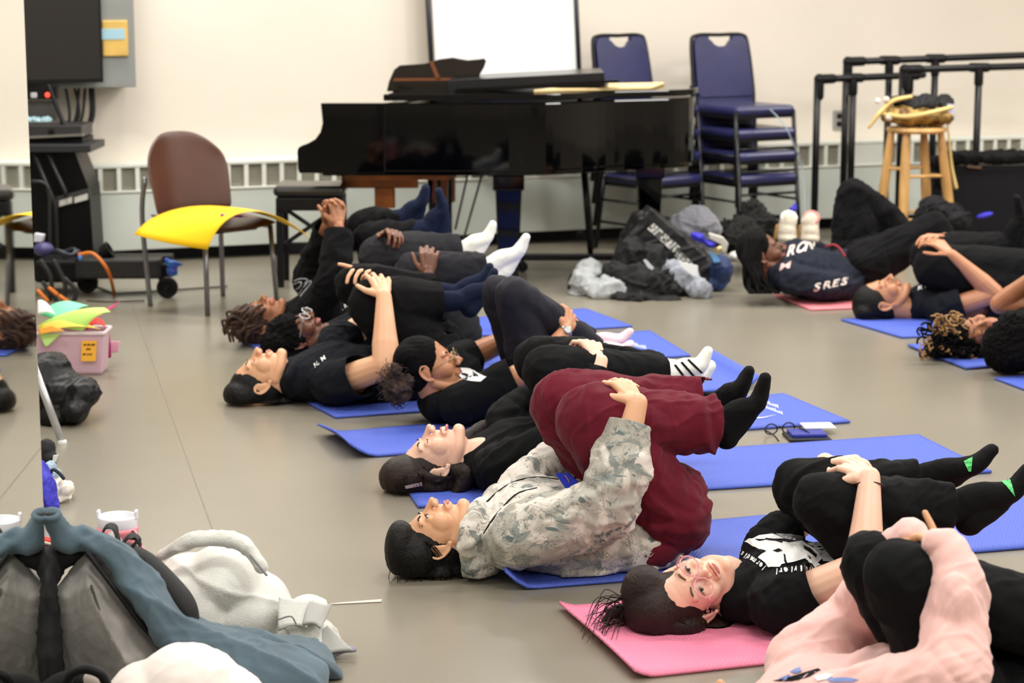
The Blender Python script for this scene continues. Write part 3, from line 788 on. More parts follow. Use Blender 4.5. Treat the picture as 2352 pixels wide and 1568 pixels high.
# ------------------------------------------------------------------ black pipe barres
def barre(label, Y, corner, right, posts, yb):
    """corner/right: pixels of the bar ends; posts: list of (px_top, py_top, px_bottom)"""
    t = thing('pipe_barre', label, 'barre', gp(corner[0], yb), 'black pipe ballet barres')
    a_, b_2 = at(corner[0], corner[1], Y), at(right[0], right[1], Y + 0.25)
    g = G(); g.tube([a_, b_2], 0.021, n=12); obj('top_bar', g, M_blackm, t, smooth=True)
    g = G(); g.ell(a_, (0.033, 0.033, 0.033)); g.tube([a_, a_ + (b_2 - a_).normalized() * 0.09], 0.029, n=12); g.tube([a_, a_ - Vector((0, 0, 0.1))], 0.029, n=12)
    obj('elbow_joint', g, M_black, t, smooth=True)
    for i, px in enumerate(posts):
        f = (at(px, 0, Y).x - a_.x) / (b_2.x - a_.x)
        p = a_.lerp(b_2, f)
        g = G(); g.tube([p, Vector((p.x, p.y, 0.02))], 0.021, n=12, caps='flat'); obj('post', g, M_blackm, t, smooth=True)
        if i:
            g = G(); g.tube([p - Vector((0.045, 0, 0)), p + Vector((0.045, 0, 0))], 0.028, n=12); g.tube([p, p - Vector((0, 0, 0.09))], 0.027, n=12); obj('tee_joint', g, M_black, t, smooth=True)
        g = G(); g.tube([p * 1.0 - Vector((0, 0.22, p.z - 0.025)), p - Vector((0, -0.16, p.z - 0.025))], 0.021, n=10); obj('foot', g, M_black, t, smooth=True)
    return t
Yb = gp(1876, 560).y
barre('low black pipe barre nearest the chair stack, with two left posts', Yb, (1882, 182), (2120, 172), [1882, 1970, 2110], 560)
barre('tall black pipe barre at the back, its bar highest along the wall', Yb + 0.22, (1948, 142), (2480, 122), [1948, 2050, 2160, 2420], 552)
barre('black pipe barre in front with the post right of the wooden stool', Yb - 0.25, (2078, 160), (2480, 148), [2078, 2264, 2430], 570)

# ------------------------------------------------------------------ wooden stool with a gold and black bag
YS = gp(2105, 585).y
st = thing('wooden_stool', 'light wooden stool with turned legs holding a gold and black bag', 'stool', gp(2105, 585))
M_wood = mat('stool_wood', (206, 160, 98), rough=0.45, var=0.10, vscale=6, stretch=(3, 3, 0.6))
zs = at(2105, 292, YS).z; xs = at(2105, 292, YS).x
g = G(); g.lathe((xs, YS, zs - 0.03), [(0.15, 0), (0.168, 0.008), (0.172, 0.018), (0.165, 0.03), (0.14, 0.033)], 28); obj('seat', g, M_wood, st, smooth=False, bevel=0.002)
legs = []
for xa, ya, xb, yoff in ((2048, -0.03, 2012, -0.02), (2082, -0.10, 2074, -0.17), (2122, 0.09, 2134, 0.15), (2160, 0.0, 2196, 0.0)):
    a_ = at(xa, 300, YS + ya); b_2 = gp(xb, 578); b_2.y = YS + yoff * 1.1
    b_2 = Vector((at(xb, 500, YS + yoff).x, YS + yoff, 0.0))
    legs.append((a_, b_2))
    g = G(); g.tube([a_, a_.lerp(b_2, 0.12), a_.lerp(b_2, 0.45), a_.lerp(b_2, 0.75), b_2], [0.018, 0.024, 0.029, 0.026, 0.020], n=14, seg=16, caps='flat'); obj('leg', g, M_wood, st, smooth=True)
for (i, j) in ((0, 1), (1, 3), (3, 2), (2, 0)):
    for f in (0.30 + 0.06 * (i % 2), 0.66 + 0.04 * (i % 2)):
        g = G(); g.tube([legs[i][0].lerp(legs[i][1], f), legs[j][0].lerp(legs[j][1], f)], [0.009, 0.012, 0.009][0], n=10); obj('rung', g, M_wood, st, smooth=True)
bg = thing('gold_bag', 'gold and black sequinned bag heaped on the wooden stool', 'bag', Vector((xs, YS, zs + 0.02)))
gb = G()
for (x, y, rx, rz) in ((2080, 264, 0.11, 0.055), (2120, 266, 0.12, 0.055), (2155, 264, 0.09, 0.055), (2050, 262, 0.07, 0.05)):
    gb.ell(at(x, y, YS - 0.02), (rx, 0.11, rz))
v, f, n = blob(gb, 0.008, 4); v = wrinkle(v, n, 0.012, 30)
obj('bag_body', (v, f), mat('gold_cloth', (196, 164, 92), c2=(96, 66, 30), rough=0.3, metal=0.35, vscale=14), bg, smooth=True)
gb = G()
for (x, y, rx, rz) in ((2095, 240, 0.09, 0.045), (2130, 238, 0.08, 0.05), (2165, 240, 0.06, 0.045), (2060, 232, 0.05, 0.025)):
    gb.ell(at(x, y, YS - 0.0), (rx, 0.09, rz))
v, f, n = blob(gb, 0.008, 3); v = wrinkle(v, n, 0.012, 25, 3)
obj('black_lining', (v, f), mat('lining_black', (20, 20, 22), rough=0.7), bg, smooth=True)
g = G()
g.tube([at(2092, 222, YS - 0.08), at(2050, 232, YS - 0.10), at(2020, 260, YS - 0.12), at(1996, 292, YS - 0.12)], [0.012, 0.014, 0.015, 0.009], n=8, seg=14)
g.tube([at(2030, 262, YS - 0.12), at(2080, 268, YS - 0.15), at(2140, 258, YS - 0.15), at(2186, 246, YS - 0.12)], [0.008, 0.016, 0.014, 0.012], n=8, seg=14)
obj('gold_trim', g, mat('gold_trim', (218, 190, 122), rough=0.35, metal=0.3), bg, smooth=True)
for x, y, r_ in ((2016, 232, 0.017), (2036, 228, 0.017), (2042, 268, 0.023)):
    g = G(); g.ell(at(x, y, YS - 0.12), (r_, r_ * 0.9, r_)); obj('pearl', g, mat('pearl', (238, 226, 208), rough=0.15), bg, smooth=True)
g = G(); g.tube([at(2172, 262, YS - 0.05), at(2178, 300, YS - 0.06), at(2186, 380, YS - 0.06), at(2196, 430, YS - 0.07)], [0.006, 0.006, 0.009, 0.012], n=6, seg=14); obj('hanging_strap', g, MATS['gold_trim'], bg, smooth=True)
g = G(); slab(g, [(2176, 238), (2192, 240), (2194, 272), (2180, 276)], YS - 0.1, 0.006); obj('clear_tag', g, mat('tag_lilac', (200, 200, 222), rough=0.3), bg)

# ------------------------------------------------------------------ big black case on the right
YK = gp(2260, 572).y
ks = thing('covered_speaker', 'large black covered speaker case standing behind the stool at the right edge', 'speaker', gp(2260, 572))
a_ = at(2150, 382, YK); b_2 = at(2420, 560, YK)
g = G(); g.box(((a_.x + b_2.x) / 2, YK + 0.22, a_.z / 2), (b_2.x - a_.x, 0.44, a_.z)); obj('case_body', g, mat('case_cloth', (14, 14, 18), rough=0.7, spec=0.2, var=0.1), ks, bevel=0.02)
gb = G(); gb.tube([at(2150, 372, YK - 0.0), at(2200, 362, YK), at(2290, 360, YK), at(2420, 358, YK)], 0.045, n=10)
gb.tube([at(2165, 372, YK), at(2160, 420, YK), at(2150, 470, YK)], 0.03)
v, f, n = blob(gb, 0.009, 3); v = wrinkle(v, n, 0.012, 22); obj('folded_cover', (v, f), mat('cover_black', (10, 10, 11), rough=0.7, spec=0.2), ks, smooth=True)
g = G(); slab(g, [(2222, 380), (2255, 382), (2255, 388), (2222, 385)], YK - 0.02, 0.02); obj('leather_tab', g, mat('tab_brown', (96, 68, 44)), ks)

# ------------------------------------------------------------------ generic soft heap
def heap(name, label, cat, parts, m, voxel=0.008, amp=0.012, wsc=18, seed=0, smooth=5, parent=None, part='body', group=None, aniso=None, loc=None, zmin=0.002):
    """parts: (px, py, Y, rx, ry, rz[, tiltY deg]) or ('t', [(px,py,Y)...], r, rb)"""
    gb = G()
    for p in parts:
        if p[0] == 't':
            gb.tube([at(*q) for q in p[1]], p[2], p[3] if len(p) > 3 else None, side=(0, 1, 0) if len(p) > 3 else None, n=12)
        else:
            Mx = Matrix.Rotation(R(p[6]), 3, 'Y') if len(p) > 6 else None
            gb.ell(at(p[0], p[1], p[2]), (p[3], p[4], p[5]), Mx, 14, 10)
    v, f, n = blob(gb, voxel, smooth)
    if amp: v = wrinkle(v, n, amp, wsc * 0.8, seed, aniso); v = wrinkle(v, n, amp * 0.5, wsc * 2.0, seed + 2, aniso)
    v[:, 2] = np.maximum(v[:, 2], zmin + 0.0 * v[:, 2])
    if parent is None:
        c = v.mean(0)
        t = thing(name, label, cat, (c[0], c[1], 0) if loc is None else loc, group)
    else: t = parent
    obj(part, (v, f), m, t, smooth=True)
    return t
M_gcloth = mat('grey_fleece', (150, 154, 164), rough=0.9, sheen=0.3, var=0.05)
M_bcloth = mat('black_cloth', (17, 17, 19), rough=0.85, var=0.15, vscale=8, bump=0.1, bscale=150)
M_blueb = mat('blue_cloth', (44, 40, 180), rough=0.6)
# bag pile between the piano and the chairs
Y = gp(1480, 690).y
t = heap('grey_hoodie', 'light grey hoodie crumpled on the floor left of the black bags', 'hoodie', [(1340, 650, Y + 0.25, 0.075, 0.12, 0.055), (1390, 665, Y + 0.15, 0.10, 0.12, 0.045), (1355, 625, Y + 0.35, 0.07, 0.1, 0.04), (1330, 672, Y + 0.25, 0.05, 0.08, 0.03)], mat('hoodie_pale', (168, 171, 172), rough=0.9), seed=2, amp=0.018)
heap(None, None, None, [('t', [(1312, 680, Y + 0.2), (1310, 640, Y + 0.35), (1340, 612, Y + 0.4)], 0.014), ('t', [(1345, 690, Y + 0.2), (1385, 668, Y + 0.1), (1410, 690, Y + 0.1)], 0.015)], M_bcloth, parent=t, part='strap', amp=0.002)
t = heap('black_jacket', 'black jacket slumped on the floor in front of the duffel bag', 'jacket', [(1480, 650, Y + 0.15, 0.13, 0.13, 0.09, 0), (1460, 680, Y + 0.08, 0.13, 0.12, 0.035), (1500, 610, Y + 0.25, 0.07, 0.1, 0.10), (1420, 632, Y + 0.2, 0.08, 0.1, 0.06, 30), (1450, 590, Y + 0.3, 0.08, 0.08, 0.1, 25), (1540, 665, Y + 0.18, 0.07, 0.1, 0.07, 30), (1520, 690, Y + 0.05, 0.09, 0.08, 0.02)], M_bcloth, seed=4, amp=0.02, wsc=14)
g = G(); slab(g, [(1478, 598), (1484, 596), (1502, 615), (1498, 620), (1488, 614)], Y + 0.05, 0.012); obj('white_logo', g, mat('logo_white', (200, 200, 208)), t)
t = thing('black_duffel_bag', 'black duffel bag with two bands of white studded lettering', 'duffel bag', gp(1540, 650) + Vector((0, 0.3, 0)))
YD = Y + 0.33
ca = at(1552, 590, YD); Md = Matrix.Rotation(R(40), 3, 'Y')
gb = G(); gb.box(ca + Vector((0, 0.16, 0)), (0.52, 0.30, 0.21), Md); gb.tube([at(1462, 505, YD + 0.1), at(1448, 560, YD + 0.12), at(1440, 620, YD + 0.15)], [0.04, 0.07, 0.08], n=12)
gb.ell(at(1612, 655, YD + 0.12), (0.11, 0.15, 0.08)); gb.ell(at(1470, 500, YD + 0.12), (0.05, 0.12, 0.04))
v, f, n = blob(gb, 0.008, 8); v = wrinkle(v, n, 0.008, 12, 6); v[:, 2] = np.maximum(v[:, 2], 0.003)
obj('bag_body', (v, f), mat('duffel_black', (14, 14, 15), rough=0.5), t, smooth=True)
class _P: pass
DUFF = _P(); DUFF.root = t; DUFF.sv = v; DUFF.sf = f
t = heap('grey_sweater', 'light grey sweater rolled in front of the duffel bag', 'sweater', [('t', [(1545, 622, Y + 0.22), (1580, 645, Y + 0.16), (1608, 668, Y + 0.10)], 0.062), (1608, 664, Y + 0.08, 0.055, 0.05, 0.055)], M_gcloth, seed=7, amp=0.010)
t = heap('grey_fur_hat', 'grey fuzzy blanket bunched behind the duffel bag', 'blanket', [(1605, 520, Y + 0.8, 0.13, 0.14, 0.10, 20), (1580, 540, Y + 0.8, 0.14, 0.14, 0.12)], mat('fur_grey', (112, 112, 120), rough=1.0, sheen=0.3), seed=8, amp=0.01)
t = heap('denim_bag', 'dark blue bag beside the right end of the duffel bag', 'bag', [(1655, 620, Y + 0.35, 0.055, 0.1, 0.08), (1645, 650, Y + 0.35, 0.05, 0.08, 0.04)], mat('denim_navy', (34, 56, 104), rough=0.6, var=0.2, vscale=10), seed=9, amp=0.008)
t = heap('blue_bundle', 'bright blue cloth bundle on the right end of the duffel bag', 'bundle', [(1610, 545, Y + 0.32, 0.045, 0.05, 0.02, 20), (1635, 560, Y + 0.3, 0.035, 0.05, 0.02, 20)], M_blueb, seed=3, amp=0.01, wsc=30, zmin=0.3, loc=at(1610, 545, Y + 0.32)) if False else None
g = G(); gb = G(); gb.ell(at(1605, 545, Y + 0.22), (0.04, 0.04, 0.02), Matrix.Rotation(R(20), 3, 'Y')); gb.ell(at(1632, 560, Y + 0.22), (0.035, 0.04, 0.02), Matrix.Rotation(R(20), 3, 'Y'))
v, f, n = blob(gb, 0.006, 3); v = wrinkle(v, n, 0.008, 40)
t = thing('blue_bundle', 'bright blue cloth bundle on the right end of the duffel bag', 'bundle', at(1610, 552, Y + 0.22)); obj('cloth_body', (v, f), M_blueb, t, smooth=True)
t = thing('beige_pouch', 'beige pouch with a round brass clasp above the dark blue bag', 'pouch', at(1650, 560, Y + 0.2))
g = G(); slab(g, [(1628, 535), (1662, 545), (1674, 560), (1668, 582), (1654, 580), (1655, 562), (1630, 550)], Y + 0.2, 0.05); obj('pouch_body', g, mat('pouch_beige', (188, 186, 176)), t, bevel=0.008)
g = G(); g.ell(at(1652, 572, Y + 0.17), (0.016, 0.012, 0.016)); obj('clasp', g, mat('clasp_brass', (220, 190, 130), metal=0.6, rough=0.3), t, smooth=True)
g = G(); slab(g, [(1626, 575), (1650, 590), (1655, 602), (1640, 604)], Y + 0.22, 0.02)
tag(obj('blue_bottle_label', g, mat('packet_blue', (110, 170, 230)), None, bevel=0.004, origin=at(1640, 590, Y + 0.2)), 'small light blue packet on top of the dark blue bag', 'packet')
g = G(); slab(g, [(1560, 600), (1603, 610), (1603, 634), (1590, 632), (1565, 612)], Y + 0.07, 0.01)
tag(obj('white_paper', g, mat('paper_white', (235, 238, 240)), None, origin=at(1590, 618, Y + 0.1)), 'white paper tag lying on the grey rolled sweater', 'paper')
t = heap('black_fur_coat', 'fuzzy black coat heaped on the floor behind the braided person', 'coat', [(1700, 530, Y + 1.0, 0.12, 0.14, 0.07), (1740, 520, Y + 1.1, 0.10, 0.12, 0.08), (1728, 492, Y + 1.2, 0.06, 0.06, 0.07), (1680, 545, Y + 0.9, 0.08, 0.12, 0.07), (1775, 530, Y + 1.1, 0.1, 0.1, 0.05)], mat('fur_black', (24, 23, 22), rough=1.0, var=0.3, vscale=25), seed=11, amp=0.02, wsc=35)
for dx, lab in ((1808, 'cream fuzzy slipper boot with a white cuff, left one behind the braided person'), (1860, 'cream fuzzy slipper boot with a pink cuff, right one behind the braided person')):
    Yp = Y + 0.95
    gb = G(); gb.ell(at(dx, 530, Yp), (0.052, 0.07, 0.05)); gb.ell(at(dx + (4 if dx < 1830 else -2), 508, Yp), (0.045, 0.05, 0.04)); gb.ell(at(dx, 545, Yp), (0.055, 0.09, 0.03)); gb.tube([at(dx, 548, Yp), at(dx, 528, Yp), at(dx + 2, 506, Yp)], [0.052, 0.050, 0.044], n=14)
    v, f, n = blob(gb, 0.006, 14); v = wrinkle(v, n, 0.002, 50)
    t = thing('slipper_boot', lab, 'boot', at(dx, 560, Yp), 'fuzzy slipper boots'); obj('boot_body', (v, f), mat('boot_cream', (206, 196, 178), rough=0.95, sheen=0.3), t, smooth=True)
    g = G(); c = at(dx + 4, 500, Yp - 0.01); g.tube([c + Vector((0.036 * math.cos(a), 0.02 * math.sin(a), 0.028 * math.sin(a))) for a in [i * math.pi / 4 for i in range(9)]], 0.012, n=8, seg=24)
    obj('cuff', g, mat('cuff_white' if dx < 1830 else 'cuff_pink', (226, 222, 214) if dx < 1830 else (206, 140, 132), rough=0.9), t, smooth=True)
    g = G(); g.tube([at(dx - 22, 520, Yp), at(dx - 26, 545, Yp)], 0.012, n=8); obj('side_seam', g, mat('suede_tan', (166, 128, 78)), t, smooth=True)
gb = G(); gb.ell(at(1822, 480, Y + 1.0), (0.022, 0.02, 0.015)); gb.ell(at(1826, 474, Y + 1.0), (0.012, 0.012, 0.02)); v, f, n = blob(gb, 0.005, 2)
tag(obj('blue_tag', (v, f), M_blueb, None, smooth=True), 'small bright blue cloth tip on top of the slipper boots', 'cloth')
t = heap('dark_backpack', 'dark grey backpack leaning behind the legs beside the stool', 'backpack', [(2150, 480, YS - 0.35, 0.10, 0.1, 0.07, 15), (2190, 500, YS - 0.35, 0.10, 0.12, 0.08, 30), (2130, 505, YS - 0.35, 0.07, 0.1, 0.09)], mat('pack_dark', (26, 26, 29), rough=0.7, spec=0.2), seed=12, amp=0.014, wsc=20)
gb = G(); gb.ell(at(2262, 494, YS - 0.3), (0.05, 0.03, 0.015), Matrix.Rotation(R(-15), 3, 'Y')); v, f, n = blob(gb, 0.005, 2)
tag(obj('blue_cloth', (v, f), M_blueb, None, smooth=True, origin=at(2262, 494, YS - 0.3)), 'bright blue cloth in front of the black case at the right', 'cloth')
gb = G(); gb.ell(at(1690, 590, Y + 0.5), (0.04, 0.04, 0.025)); v, f, n = blob(gb, 0.005, 2); v = wrinkle(v, n, 0.006, 40)
tag(obj('white_cloth_scrap', (v, f), mat('scrap_white', (190, 190, 186)), None, smooth=True, origin=at(1690, 600, Y + 0.5)), 'small white cloth beside the braided hair', 'cloth')

# ------------------------------------------------------------------ plastic bin with coloured papers
YBn = gp(170, 862).y
bn = thing('plastic_bin', 'translucent pink storage bin on the floor near the mirror', 'bin', gp(165, 862))
def frust(g, x0, x1, yt, yb, dep, ins):
    a_ = at(x0, yt, YBn); b_2 = at(x1, yt, YBn); z1 = a_.z; z0 = at(x0, yb, YBn).z
    z0 = max(0.0, z0)
    w0 = (b_2.x - a_.x) / 2; cx = (a_.x + b_2.x) / 2; cy = YBn + dep / 2
    vs = [Vector((cx + sx * (w0 - ins), cy + sy * (dep / 2 - ins), z0)) for sx, sy in ((-1, -1), (1, -1), (1, 1), (-1, 1))] + [Vector((cx + sx * w0, cy + sy * dep / 2, z1)) for sx, sy in ((-1, -1), (1, -1), (1, 1), (-1, 1))]
    return g.add(vs, [[0, 3, 2, 1], [0, 1, 5, 4], [1, 2, 6, 5], [2, 3, 7, 6], [3, 0, 4, 7]])
g = G(); frust(g, 72, 236, 765, 866, 0.15, 0.012)
obj('tub', g, mat('bin_pink', (226, 190, 204), rough=0.25, trans=0.25, var=0.03), bn, solid=0.004, bevel=0.012)
g = G(); a_ = at(68, 765, YBn); b_2 = at(239, 765, YBn); g.box(((a_.x + b_2.x) / 2, YBn - 0.002, a_.z), (b_2.x - a_.x, 0.012, 0.014)); g.box((b_2.x, YBn + 0.075, a_.z), (0.012, 0.15, 0.014)); g.box(((a_.x + b_2.x) / 2, YBn + 0.15, a_.z), (b_2.x - a_.x, 0.012, 0.014))
obj('rim', g, mat('rim_clear', (236, 220, 226), rough=0.2), bn, bevel=0.004)
g = G(); slab(g, [(187, 783), (222, 782), (220, 829), (186, 830)], YBn - 0.004, 0.003); obj('sticky_note', g, mat('note_orange', (250, 184, 60), rough=0.7), bn)
g = G()
for y, segs in ((790, [(192, 198), (200, 207), (209, 218)]), (800, [(198, 203), (204, 208)]), (812, [(190, 197), (200, 204), (206, 211)])):
    for xa, xb in segs: slab(g, [(xa, y), (xb, y - 1), (xb, y + 3), (xa, y + 4)], YBn - 0.0055, 0.001)
obj('handwriting', g, mat('ink_brown', (96, 60, 20)), bn)
def sheet(label, pts, Y_, c, name='paper_sheet', curl=0.03, n=8, grp='coloured papers in the bin'):
    """curled paper: quad of pixels with its own depths"""
    P = [at(x, y, Y_ + d) for x, y, d in pts]
    g = G(); rows = []
    for a in range(4):
        r_ = []
        for b in range(4):
            u, v_ = b / 3, a / 3
            p = (P[0] * (1 - u) + P[1] * u) * (1 - v_) + (P[3] * (1 - u) + P[2] * u) * v_
            k = math.sin(math.pi * u) * curl
            r_.append(p + Vector((0, 0, k)))
        rows.append(r_)
    g.patch(rows, nu=n, nv=n)
    return tag(obj(name, g, mat('paper_%d_%d_%d' % c, c, rough=0.7), None, smooth=True, solid=0.0012, origin=(P[0] + P[2]) / 2), label, 'paper', grp)
sheet('mint green paper sheet on top of the bin', [(90, 722, 0.1), (165, 692, 0.15), (204, 702, 0.15), (150, 742, 0.0)], YBn, (128, 238, 180))
sheet('yellow green paper strip crossing the top of the bin', [(88, 745, 0.0), (240, 706, 0.05), (254, 716, 0.0), (190, 760, -0.02)], YBn, (196, 240, 120))
sheet('hot pink paper strip sticking up out of the bin', [(200, 720, 0.12), (262, 706, 0.1), (276, 690, 0.1), (225, 712, 0.12)], YBn, (240, 90, 150), curl=-0.012)
sheet('yellow paper sheet lying across the bin rim', [(88, 748, -0.02), (200, 744, 0.02), (232, 756, -0.02), (90, 768, -0.03)], YBn, (232, 214, 88))
sheet('red paper sheet at the right corner of the bin', [(195, 748, 0.1), (236, 735, 0.1), (243, 752, 0.05), (200, 758, 0.05)], YBn, (236, 52, 44))
sheet('pale green paper triangle hanging over the front of the bin', [(88, 766, -0.02), (138, 768, -0.02), (108, 796, -0.03), (104, 795, -0.03)], YBn, (186, 226, 128), curl=0.0)
sheet('orange paper sheet under the yellow one on the bin', [(88, 758, -0.03), (120, 748, -0.03), (150, 760, -0.04), (90, 768, -0.04)], YBn, (246, 170, 60), curl=0.005)
sheet('salmon pink paper in the bin below the pink strip', [(150, 742, 0.12), (215, 712, 0.14), (236, 722, 0.1), (200, 745, 0.1)], YBn, (246, 132, 150), curl=0.004)
sheet('magenta paper card sticking out behind the bin', [(238, 768, 0.2), (252, 765, 0.2), (256, 820, 0.2), (238, 826, 0.2)], YBn, (176, 30, 110), curl=0.0)
sheet('light pink paper card beyond the right side of the bin', [(254, 783, 0.24), (275, 783, 0.24), (272, 808, 0.24), (254, 810, 0.24)], YBn, (238, 176, 202), curl=0.0)
sheet('white curled paper roll at the left of the bin', [(86, 690, 0.05), (112, 700, 0.05), (128, 722, 0.0), (86, 722, 0.0)], YBn, (232, 230, 228), curl=0.015)

# ------------------------------------------------------------------ things by the mirror edge
YJ = gp(150, 975).y
t = heap('puffy_black_jacket', 'black puffy jacket lying on the floor in front of the plastic bin', 'jacket', [(110, 880, YJ + 0.2, 0.10, 0.16, 0.12), (150, 900, YJ + 0.15, 0.09, 0.15, 0.08, 25), (190, 905, YJ + 0.1, 0.06, 0.12, 0.065, 30), (130, 950, YJ + 0.05, 0.08, 0.1, 0.045), (175, 940, YJ + 0.02, 0.05, 0.09, 0.05)], mat('puffer_black', (11, 11, 13), rough=0.5, spec=0.25), seed=5, amp=0.007, wsc=14)
fc = thing('folding_chair', 'folding chair behind the mirror edge, only its silver leg showing', 'chair', gp(100, 1020))
Yf = gp(143, 1018).y
g = G(); g.tube([at(70, 820, Yf + 0.05), at(143, 1016, Yf)], 0.0135, n=10, caps='flat'); obj('leg', g, mat('leg_silver', (190, 190, 194), rough=0.3, metal=0.5), fc, smooth=True)
g = G(); g.lathe(at(143, 1020, Yf) - Vector((0, 0, 0.006)), [(0.014, 0), (0.017, 0.004), (0.016, 0.018), (0.013, 0.022)], 14); obj('foot_cap', g, mat('cap_white', (222, 222, 220)), fc, smooth=True)
g = G(); g.tube([at(70, 820, Yf + 0.05), at(20, 1010, Yf + 0.30)], 0.0135, n=10); obj('leg', g, MATS['leg_silver'], fc, smooth=True)
g = G(); g.box(at(-60, 820, Yf + 0.2), (0.26, 0.3, 0.03)); obj('seat', g, M_black, fc, bevel=0.01)
Yt = gp(140, 1155).y
tb = thing('canvas_tote', 'white canvas tote bag on the floor beside the mirror edge', 'tote bag', gp(140, 1155))
g = G()
def pz(x, y, d=0.0): return at(x, y, Yt + d)
vs = [pz(108, 1098, 0.05), pz(150, 1100, -0.02), pz(172, 1122, 0.04), pz(168, 1140, 0.06), pz(140, 1156, 0.0), pz(112, 1152, 0.02),
      pz(100, 1090, 0.14), pz(158, 1088, 0.14), pz(172, 1118, 0.14), pz(166, 1135, 0.14), pz(120, 1140, 0.14)]
gb = G(); gb.ell(pz(135, 1125, 0.05), (0.045, 0.06, 0.032)); gb.ell(pz(152, 1120, 0.03), (0.028, 0.04, 0.026)); gb.ell(pz(118, 1112, 0.06), (0.03, 0.05, 0.03)); gb.ell(pz(135, 1142, 0.03), (0.04, 0.05, 0.016))
v, f, n = blob(gb, 0.004, 3); v = wrinkle(v, n, 0.008, 30)
obj('bag_body', (v, f), mat('canvas_white', (232, 226, 212), rough=0.85, bump=0.1, bscale=200), tb, smooth=True)
g = G(); g.tube([pz(112, 1095), pz(122, 1078), pz(138, 1088), pz(146, 1098)], 0.006, n=6, seg=14); obj('handle', g, mat('handle_dark', (44, 48, 54)), tb, smooth=True)
gb = G(); gb.ell(pz(112, 1078, 0.06), (0.02, 0.03, 0.025)); gb.ell(pz(122, 1088, 0.06), (0.022, 0.03, 0.012)); v, f, n = blob(gb, 0.004, 2); v = wrinkle(v, n, 0.006, 50)
obj('blue_contents', (v, f), mat('pale_blue_cloth', (166, 188, 208), rough=0.7), tb, smooth=True)
t = heap('blue_cloth_roll', 'deep blue cloth hanging beside the white tote bag at the mirror', 'cloth', [('t', [(98, 1066, Yt - 0.02), (106, 1110, Yt - 0.06), (120, 1168, Yt - 0.1)], [0.012, 0.022, 0.014], [0.04, 0.05, 0.05])], M_blueb, voxel=0.005, amp=0.004, zmin=0.0)
t = heap('black_pouch', 'black pouch with a white tag on the floor next to the mirror above the tote', 'pouch', [(106, 1034, gp(110, 1058).y, 0.03, 0.05, 0.04), (112, 1050, gp(110, 1058).y - 0.02, 0.026, 0.04, 0.022)], M_bcloth, voxel=0.005, amp=0.005)
g = G(); slab(g, [(122, 1046), (134, 1044), (128, 1060), (120, 1062)], gp(110, 1058).y - 0.05, 0.006); obj('white_tag', g, MATS['paper_white'], t)

# ------------------------------------------------------------------ mats
def make_mat(label, NL, FL, FR, NR, c, curlL=0.0, curlR=0.0, ripple=0.0, ridges=True, group='blue yoga mats on the floor', lenL=0.07, wav=0.0):
    P = [gp(*NL), gp(*FL), gp(*FR), gp(*NR)]
    nu, nv = 60, 12
    vs = []
    for i in range(nv + 1):
        b = i / nv
        for j in range(nu + 1):
            a = j / nu
            p = (P[0] * (1 - a) + P[3] * a) * (1 - b) + (P[1] * (1 - a) + P[2] * a) * b
            z = 0.006
            if curlL and a < lenL:
                q = (lenL - a) / lenL; z += curlL * q ** 1.6 * (0.8 + 0.3 * math.sin(3 * b + 0.5))
            if curlR and a > 1 - lenL:
                q = (a - 1 + lenL) / lenL; z += curlR * q ** 1.5
            z += ripple * (0.5 + 0.5 * math.sin(a * 21 + b * 2)) * (b > 0.6 or b < 0.4)
            if wav: z += wav * max(0, math.sin(a * 9 + b * 1.5)) * (1 - min(1, a * 3))
            vs.append(Vector((p.x, p.y, z)))
    fs = [[i * (nu + 1) + j, i * (nu + 1) + j + 1, (i + 1) * (nu + 1) + j + 1, (i + 1) * (nu + 1) + j] for i in range(nv) for j in range(nu)]
    g = G(); g.add(vs, fs)
    nm = 'mat_foam_%d_%d_%d' % c
    if nm not in MATS:
        m = mat(nm, c, rough=0.55, spec=0.3)
        nt = m.node_tree; b = nt.nodes['Principled BSDF']
        tc = nt.nodes.new('ShaderNodeTexCoord'); mp = nt.nodes.new('ShaderNodeMapping'); mp.inputs['Rotation'].default_value = (0, 0, R(17))
        wv = nt.nodes.new('ShaderNodeTexWave'); wv.bands_direction = 'Y' ; wv.inputs['Scale'].default_value = 32; wv.inputs['Distortion'].default_value = 0.3
        w2 = nt.nodes.new('ShaderNodeTexWave'); w2.bands_direction = 'X'; w2.inputs['Scale'].default_value = 32
        ad = nt.nodes.new('ShaderNodeMath'); ad.operation = 'MULTIPLY'
        bp = nt.nodes.new('ShaderNodeBump'); bp.inputs['Strength'].default_value = 0.6; bp.inputs['Distance'].default_value = 0.003
        nt.links.new(tc.outputs['Object'], mp.inputs['Vector']); nt.links.new(mp.outputs['Vector'], wv.inputs['Vector']); nt.links.new(mp.outputs['Vector'], w2.inputs['Vector'])
        nt.links.new(wv.outputs['Fac'], ad.inputs[0]); nt.links.new(w2.outputs['Fac'], ad.inputs[1])
        nt.links.new(ad.outputs['Value'], bp.inputs['Height']); nt.links.new(bp.outputs['Normal'], b.inputs['Normal'])
    o = obj('yoga_mat', g, MATS[nm], None, smooth=True, solid=0.008, origin=((P[0] + P[2]) / 2))
    return tag(o, label, 'yoga mat', group)
BL = (80, 102, 200)
PK = (244, 140, 172)
make_mat('blue yoga mat under the camouflage hoodie, curled up at the head end', (1162, 1360), (1108, 1250), (2400, 1128), (2560, 1245), BL, curlL=0.055, lenL=0.04)
make_mat('blue yoga mat under the laughing person with the hair clip', (960, 1168), (905, 1085), (2110, 1003), (2278, 1087), BL)
make_mat('blue yoga mat under the person in glasses and dark leggings, its head end curled', (805, 1055), (730, 1000), (1800, 908), (1953, 972), BL, curlL=0.05, lenL=0.05)
